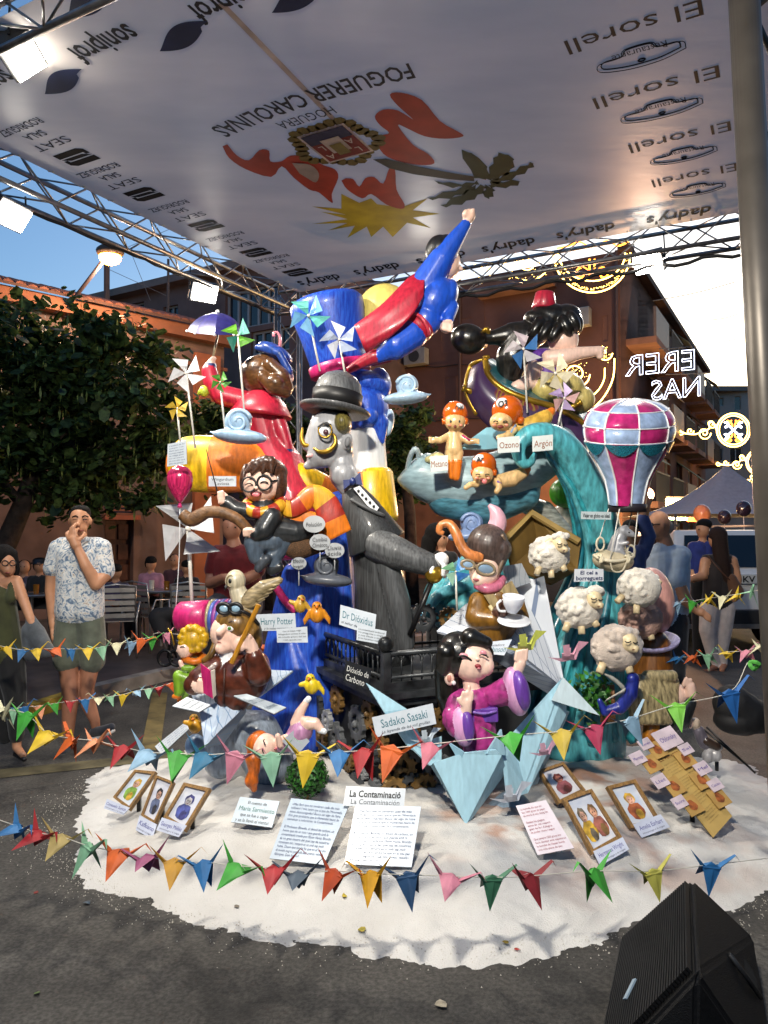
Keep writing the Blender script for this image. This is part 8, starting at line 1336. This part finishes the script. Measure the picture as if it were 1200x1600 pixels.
g = MB(); a = [(cx_ - .84, y0 + .06, 1.0), (cx_ + .84, y0 + .06, 1.0), (cx_ + .68, y0 + .42, 1.62), (cx_ - .68, y0 + .42, 1.62)]; b = [(cx_ - .84, y0 + 3.0, 1.0), (cx_ + .84, y0 + 3.0, 1.0), (cx_ + .66, y0 + 2.2, 1.6), (cx_ - .66, y0 + 2.2, 1.6)]; g.hexa([Vector(p) for p in a], [Vector(p) for p in b]); g.build('cabin', CW, car, bevel=.04)
CG = mat('#0c1014', .05, .1, 4, spec=.7); pa_ = lambda u, v, l=.025: Vector((cx_ + (u * 2 - 1) * (.84 - .16 * v), y0 + .06 + .36 * v - l, 1.0 + .62 * v))
g = MB(); g.hexa([pa_(.08, .18), pa_(.92, .18), pa_(.9, .88), pa_(.1, .88)], [pa_(.08, .18, 0), pa_(.92, .18, 0), pa_(.9, .88, 0), pa_(.1, .88, 0)]); g.build('rear_window', CG, car)
for s in (-1, 1):
    g = MB(); g.hexa([Vector((cx_ + s * .83, y0 + .5, 1.08)), Vector((cx_ + s * .83, y0 + 2.7, 1.08)), Vector((cx_ + s * .70, y0 + 2.1, 1.52)), Vector((cx_ + s * .71, y0 + .6, 1.54))], [Vector((cx_ + s * .86, y0 + .5, 1.08)), Vector((cx_ + s * .86, y0 + 2.7, 1.08)), Vector((cx_ + s * .73, y0 + 2.1, 1.52)), Vector((cx_ + s * .74, y0 + .6, 1.54))]); g.build('side_window', CG, car)
    g = MB(); g.tube([(cx_ + s * .6, y0 + .5, 1.68), (cx_ + s * .6, y0 + 2.2, 1.68)], .018, 8); g.build('roof_rail', plain('#3a3a3c'), car, True)
    g = MB(); g.box((cx_ + s * .76, y0 - .02, .82), (.24, .06, .22)); g.build('tail_light', plain('#5c0f0c', .15), car, bevel=.02)
    for yy in (.75, 3.5): 
        g = MB(); g.lathe((cx_ + s * .80, y0 + yy, .34), (s, 0, 0), [(-.12, .2), (-.12, .33), (.1, .34), (.12, .3), (.12, .2), (.12, 0)], 24); wl = g.build('wheel', plain('#101012', .8), car, True); g = MB(); g.lathe((cx_ + s * .92, y0 + yy, .34), (s, 0, 0), [(0, .2), (.015, .19), (.02, 0)], 16); g.build('rim', CH, wl)
g = MB(); g.box((cx_, y0 - .06, .45), (cw * .96, .16, .2)); g.build('bumper', plain('#2c2a2a', .5), car, bevel=.03); g = MB(); g.box((cx_, y0 - .15, .34), (cw * .8, .02, .06)); g.build('bumper_trim', CH, car); pc_ = at(1166, 905, y0 - .05); pc_.y = y0 - .02
g = MB(); g.box(pc_, (.50, .02, .12)); pl_ = g.build('licence_plate', plain('#c8c8c4', .4), car); lettering('Z KV', pc_ + Vector((-.02, -.012, 0)), (1, 0, 0), (0, 0, 1), .30, .085, plain('#101010'), pl_, bold=.02); g = MB(); g.box((cx_ - .25, y0 - .025, .93), (.14, .02, .09)); g.build('badge', plain('#3a3a3a', .3), car)
g = MB(); g.hexa([Vector((cx_ - 2.9, y0 + 3, .35)), Vector((cx_ - 1.3, y0 + 3, .35)), Vector((cx_ - 1.3, y0 + 3, 1.0)), Vector((cx_ - 2.9, y0 + 3, 1.0))], [Vector((cx_ - 2.9, y0 + 7, .35)), Vector((cx_ - 1.3, y0 + 7, .35)), Vector((cx_ - 1.3, y0 + 7, .95)), Vector((cx_ - 2.9, y0 + 7, .95))]); c2 = thing('dark_car', 'dark blue car parked beyond the bald man', 'car', Vector((cx_ - 2.1, y0 + 5, 0))); g.build('body', mat('#2a3038', .2, .05, 3, coat=.8), c2, bevel=.08)
g = MB(); g.hexa([Vector((cx_ - 2.8, y0 + 3.3, .98)), Vector((cx_ - 1.4, y0 + 3.3, .98)), Vector((cx_ - 1.5, y0 + 3.9, 1.42)), Vector((cx_ - 2.7, y0 + 3.9, 1.42))], [Vector((cx_ - 2.8, y0 + 6.2, .98)), Vector((cx_ - 1.4, y0 + 6.2, .98)), Vector((cx_ - 1.5, y0 + 5.5, 1.42)), Vector((cx_ - 2.7, y0 + 5.5, 1.42))]); g.build('cabin', CG, c2, bevel=.06)
for s in (-2.85, -1.35):
    for yy in (3.8, 6.2): g = MB(); g.lathe((cx_ + s, y0 + yy, .32), (1, 0, 0), [(-.1, .32), (.1, .32), (.1, 0)], 20); g.build('wheel', plain('#101012', .8), c2)
# white peaked marquee
D = 17.0; mq = thing('marquee', 'white peaked marquee tent in the street', 'tent', Vector((at(1136, 830, D).x, D, 0))); ct = at(1136, 830, D); zp = at(1136, 729, D).z; ze = at(1136, 806, D).z; g = MB(); vs = []; nR = 9; hw = 1.95
for i in range(nR):
    t_ = i / (nR - 1); s = hw * t_ ** 1.0 + .03; z = ze + (zp - ze) * (1 - t_) ** 2.1
    for j in range(16):
        q = j / 16 * 4; side = int(q); f = q - side; x, y = [(-1 + 2 * f, -1), (1, -1 + 2 * f), (1 - 2 * f, 1), (-1, 1 - 2 * f)][side]; vs.append(Vector((ct.x + x * s, D + y * s, z)))
g.add(vs, [(i * 16 + j, i * 16 + (j + 1) % 16, i * 16 + 16 + (j + 1) % 16, i * 16 + 16 + j) for i in range(nR - 1) for j in range(16)]); g.build('roof', cloth('#a8a2a4', .06), mq, True, fix=False)
for x, y in ((-1, -1), (1, -1), (1, 1), (-1, 1)): g = MB(); g.bar((ct.x + x * hw, D + y * hw, 0), (ct.x + x * hw, D + y * hw, ze), .03); g.build('pole', CH, mq)
for (x, y, r, d, col, lb) in ((1097, 803, 13, 14, '#d88a5a', 'peach coloured vendor balloon above the car roof'), (1162, 795, 11, 13.5, '#241c2c', 'dark foil vendor balloon beside the mast'), (1132, 808, 10, 13.8, '#2c2028', 'dark round vendor balloon between two others')):
    t = root_at('vendor_balloon', lb, 'balloon', x, y + r, d, 'vendor balloons'); P = Px(d); P.sphere(x, y, 0, (r, r * 1.15, r), mat(col, .2, .1, 4, coat=.6), 'envelope', t); P.tube([(x, y + r * 1.1, 0), (x + 3, y + 110, 0)], .5, WHT, 'string', t, 5)
# ================================================================ lit shop, globe lamp and festive lights
def lamp_pt(p, e, col, parent, r=.12): L = bpy.data.lights.new('glow', 'POINT'); L.energy = e; L.color = col; L.shadow_soft_size = r; o = bpy.data.objects.new('glow_light', L); COL.objects.link(o); o.parent = parent; o.location = Vector(p) - ORG[parent.name]
D = 12.0; P = Px(D); t = root_at('globe_lamp', 'glowing pinkish globe lamp above the raised hand', 'lamp', 1010, 830, D); P.sphere(1010, 773, 0, 11.5, emis('#ffb48a', 5), 'globe', t); g = MB(); g.bar(P.P(1010, 784), Vector((P.P(1010, 784).x, D, 0)), .03); g.build('post', plain('#1c1a1a'), t); lamp_pt(P.P(1010, 773, -16), 260, (1, .55, .3), t)
D = 20; P = Px(D); t = root_at('shop_sign', 'bright yellow lit shop sign under the balconies', 'sign', 1060, 800, D); P.slab([(1043, 779), (1077, 779), (1077, 797), (1043, 797)], 8, emis('#ffe08a', 9), 'light_box', t); P.slab([(1041, 776), (1079, 776), (1079, 779), (1041, 779)], 10, plain('#2a2420'), 'casing', t); lamp_pt(P.P(1060, 800, -30), 800, (1, .62, .25), t, .3)
t = root_at('shop_sign', 'green and white lit sign above the bald man', 'sign', 1060, 815, D); P.slab([(1046, 801), (1074, 803), (1074, 813), (1046, 812)], 6, emis('#9fe8a0', 4), 'light_box', t); P.slab([(1046, 806), (1060, 807), (1060, 812), (1046, 811)], 2, emis('#ffffff', 5), 'light_panel', t, -6)
t = root_at('shop_sign', 'small red lit panel beside the peach balloon', 'sign', 1082, 815, D); P.slab([(1076, 800), (1088, 797), (1088, 815), (1076, 815)], 6, emis('#ff5a20', 3), 'light_box', t)
GL = emis('#ffc860', 5.5); OG = emis('#ff8a28', 4.5); CWL = emis('#dfe6ff', 2.2)
def glow(P, t, pts, r, m, name='light_tube', sp=4): P.tube([(p[0], p[1], 0) for p in pts], r, m, name, t, 5, sp=sp)
def sparks(P, t, fn, n, m, r=.55, seed=1):
    r_ = random.Random(seed); g = MB()
    for _ in range(n): x, y = fn(r_); g.sphere(P.P(x, y, r_.uniform(-1, 1)), r * P.k, 5, 3)
    o = g.build('light_dot', m, t, fix=False); o['kind'] = 'stuff'
def spiral(x, y, r, turns, a0, f=1): return [(x + f * r * (1 - q * .85) * math.cos(a0 + q * turns * 6.283), y + r * (1 - q * .85) * math.sin(a0 + q * turns * 6.283)) for q in np.linspace(0, 1, int(10 * turns) + 4)]
D = 15; P = Px(D); t = root_at('festive_light', 'half moon festive light with orange scrolls under the far truss', 'festive light', 925, 458, D); arc1 = lambda rx, ry, a0=0, a1=180: [(925 + rx * math.cos(math.radians(a)), 395 + ry * math.sin(math.radians(a))) for a in np.linspace(a0, a1, 22)]
glow(P, t, arc1(60, 62), 1.2, GL, sp=2); glow(P, t, arc1(52, 44), 1.0, GL, sp=2); sparks(P, t, lambda r_: (lambda a, q: (925 + q * 58 * math.cos(a), 395 + (q * 17 + 41 * q ** .3) * math.sin(a)))(r_.uniform(0, 3.14), r_.uniform(.88, 1.0)), 170, GL)
for f in (-1, 1): glow(P, t, [(925 + f * 4, 405), (925 + f * 4, 425)] + spiral(925 + f * 17, 428, 12, 1.2, 3.14 if f > 0 else 3.14, f), 1.5, OG)
glow(P, t, [(870, 388), (890, 384), (905, 378), (918, 384)], 1.3, OG); glow(P, t, [(935, 384), (948, 376), (965, 384), (982, 378)], 1.3, OG)
t = root_at('festive_light', 'sparse garland of warm light swirls between caped figure and half moon', 'festive light', 790, 440, D); glow(P, t, [(712, 438), (722, 432), (726, 420)], 1, GL); glow(P, t, [(740, 412), (762, 420), (780, 408), (800, 418), (812, 404), (830, 416), (850, 406)], .8, GL); glow(P, t, spiral(822, 410, 14, 1.3, 0), .9, GL); glow(P, t, [(805, 432), (820, 438), (838, 436), (852, 426)], 1, GL); sparks(P, t, lambda r_: (r_.uniform(735, 856), r_.uniform(402, 436)), 70, GL)
t = root_at('festive_light', 'gold spiral festive light behind the pointing hand', 'festive light', 915, 640, D); glow(P, t, spiral(944, 552, 13, 1.0, 0) + [], 1.1, GL); glow(P, t, [(960, 560), (958, 590), (945, 618), (925, 640)], 1.1, GL); glow(P, t, [(945, 575), (944, 592), (936, 608), (922, 622)], 1, GL); glow(P, t, spiral(900, 585, 22, 1.6, 0), 1.1, GL); sparks(P, t, lambda r_: (900 + r_.gauss(0, 9), 585 + r_.gauss(0, 9)), 70, GL); sparks(P, t, lambda r_: (944 + r_.gauss(0, 5), 552 + r_.gauss(0, 5)), 40, GL)
def rosette(label, x, y, r, D, sc):
    P = Px(D); t = root_at('festive_light', label, 'festive light', x, y + r, D, 'rosette street lights'); glow(P, t, [(x + r * math.cos(a), y + r * math.sin(a)) for a in np.linspace(0, 6.283, 24)], 1.1 * sc, GL, sp=2); glow(P, t, [(x + r * .86 * math.cos(a), y + r * .86 * math.sin(a)) for a in np.linspace(0, 6.283, 24)], .8 * sc, GL, sp=2)
    for fx in (-1, 1):
        for fy in (-1, 1): glow(P, t, [(x, y), (x + fx * r * .3, y + fy * r * .28)] + spiral(x + fx * r * .48, y + fy * r * .36, r * .2, 1, 1.5, fx)[:9], 1.5 * sc, CWL)
        glow(P, t, [(x + fx * 2, y - r * .2), (x + fx * 3, y - r * .4)] + spiral(x + fx * r * .22, y - r * .58, r * .14, 1, 0, fx)[:8], 1.1 * sc, OG); glow(P, t, [(x + fx * 2, y + r * .2), (x + fx * 3, y + r * .4)] + spiral(x + fx * r * .22, y + r * .58, r * .14, 1, 0, fx)[:8], 1.1 * sc, OG)
    glow(P, t, [(x - r, y), (x - r * 1.25, y - r * .5), (x - r * 1.5, y - r * .45), (x - r * 1.45, y - r * .1), (x - r * 1.9, y + r * .1), (x - r * 2.3, y + r * .25), (x - r * 2.9, y + r * .2), (x - r * 3.2, y + r * .05)], 1.0 * sc, GL); glow(P, t, spiral(x - r * 1.75, y + r * .18, r * .4, 1.5, 0), .9 * sc, GL); glow(P, t, spiral(x - r * 2.6, y + r * .05, r * .22, 1.2, 0), .9 * sc, GL); glow(P, t, spiral(x - r * 3.2, y + r * .12, r * .2, 1.1, 0), .9 * sc, GL); glow(P, t, spiral(x - r * 1.3, y - r * .35, r * .25, 1.2, 0), .8 * sc, GL)
rosette('large round rosette light with white cross scrolls above the marquee', 1146, 672, 26, 26, 1.0); rosette('second round rosette light half hidden by the mast', 1186, 722, 20, 34, .85); rosette('third farthest rosette light low behind the mast', 1192, 750, 13, 42, .6)
D = 19; t = root_at('light_lettering', 'white outlined letters strung across the street seen from behind', 'festive light', 1040, 625, D)
for tx, x, y, w, h in (('ERER', 1031, 566, 110, 33), ('NAS', 1056, 606, 78, 32)):
    c_ = at(x, y, D); lettering(tx, c_, (-1, 0, -.10), (0, 0, 1), w * D / F, h * D / F, CWL, t, 'light_tube', 0, outline=.010, bold=0)
for i, (a, b) in enumerate((((1030, 545), (1150, 530)), ((1040, 585), (1150, 575)), ((1100, 500), (1155, 490)), ((1020, 470), (1150, 440)))):
    g = MB(); g.tube([at(a[0] + (b[0] - a[0]) * q, a[1] + (b[1] - a[1]) * q + 3 * math.sin(3.1 * q), D) for q in np.linspace(0, 1, 8)], .012, 5); g.build('support_wire', plain('#5c5c60'), t)
# ================================================================ loudspeaker in the corner
sp = thing('loudspeaker', 'black stage loudspeaker on the asphalt in the near corner', 'loudspeaker', at(1085, 1700, 2.1) * 1.0); V = dict(A=at(1082, 1373, 2.58), B=at(1090, 1522, 2.04), L1=at(976, 1466, 2.66), L2=at(962, 1500, 2.60), L3=at(930, 1690, 2.12), R1=at(1178, 1464, 2.72), R2=at(1192, 1560, 2.50), R3=at(1215, 1720, 2.16), N=at(1085, 1640, 1.98), N2=at(1085, 1760, 2.0), K=at(1080, 1480, 3.0))
for kk in ('L3', 'R3', 'N2', 'K'): V[kk + 'g'] = Vector((V[kk].x, V[kk].y, .0))
V.pop('N'); V.pop('K')
bm = bmesh.new()
for p in V.values(): bm.verts.new(p)
bmesh.ops.convex_hull(bm, input=bm.verts); bmesh.ops.delete(bm, geom=[v for v in bm.verts if not v.link_faces], context='VERTS'); bmesh.ops.dissolve_limit(bm, angle_limit=.12, verts=bm.verts, edges=bm.edges); bmesh.ops.bevel(bm, geom=bm.edges[:], offset=.012, segments=3, affect='EDGES'); me = bpy.data.meshes.new('cab'); bm.to_mesh(me); bm.free(); me.transform(Matrix.Translation(-ORG[sp.name])); me.materials.append(mat('#0c0c0d', .6, .2, 60, bump=.4, bscale=260, spec=.3)); link('cabinet', me, sp)
def fpt(a, b, c_, d, u, v, l):
    n = (V[b] - V[a]).cross(V[d] - V[a]).normalized(); n = n if n.dot(CAM - V[a]) > 0 else -n; return V[a] * (1 - u) * (1 - v) + V[b] * u * (1 - v) + V[c_] * u * v + V[d] * (1 - u) * v + n * l
for i in range(34):
    u = .05 + .9 * i / 33; g = MB(); g.hexa([fpt('L1', 'A', 'B', 'L3', u - .008, .05, .02), fpt('L1', 'A', 'B', 'L3', u + .008, .05, .02), fpt('L1', 'A', 'B', 'L3', u + .008, .95, .02), fpt('L1', 'A', 'B', 'L3', u - .008, .95, .02)], [fpt('L1', 'A', 'B', 'L3', a_, b_, .004) for a_, b_ in ((u - .008, .05), (u + .008, .05), (u + .008, .95), (u - .008, .95))]); g.build('grille_bar', mat('#0e0e0f', .6, .1, 14, spec=.3), sp)
g = MB(); g.poly([fpt('A', 'R1', 'R3', 'B', .62 + .26 * math.cos(t_) * (1 if math.cos(t_) > 0 else .9), .42 + .10 * math.sin(t_) , .013) for t_ in np.linspace(0, 6.283, 19)[:-1]], None); g.build('recess_shade', plain('#040404', .9), sp, fix=False); g = MB(); g.tube([fpt('A', 'R1', 'R3', 'B', .40, .50, .02), fpt('A', 'R1', 'R3', 'B', .62, .545, .03), fpt('A', 'R1', 'R3', 'B', .86, .52, .02)], .008, 8); g.build('handle', plain('#1c1c1d', .5), sp, True)  # handle recess is a flat near black sheet, its shade painted on
g = MB(); g.hexa([fpt('L1', 'A', 'B', 'L3', u_, v_, .026) for u_, v_ in ((.27, .69), (.36, .60), (.40, .62), (.31, .71))], [fpt('L1', 'A', 'B', 'L3', u_, v_, .021) for u_, v_ in ((.27, .69), (.36, .60), (.40, .62), (.31, .71))]); g.build('badge', plain('#8fa4b4', .3), sp)
g = MB(); q = spline([tuple(Vector((1.35, 2.1, .02))), tuple(Vector((1.5, 2.3, .02))), tuple(Vector((1.42, 2.6, .02))), tuple(Vector((1.7, 2.9, .02)))], 6); g.tube([Vector(p) for p in q], .012, 8); g.build('speaker_cable', plain('#0c0c0d'), label='black cable coiled on the asphalt behind the loudspeaker', cat='cable')
bagp = Sc(4.3); BB = plain('#101012', .7); bagp.c(BB, (1145, 1100, 0, 30), (1160, 1115, 4, 34), (1185, 1120, 10, 26)); bagp.e(BB, 1150, 1125, 34, 22, 30); bagp.build('black_bag', None, 2.6, 4, 'big soft black bag lying behind the cobalt blue crane', 'bag')
bpy.data.scenes.remove(TMP)
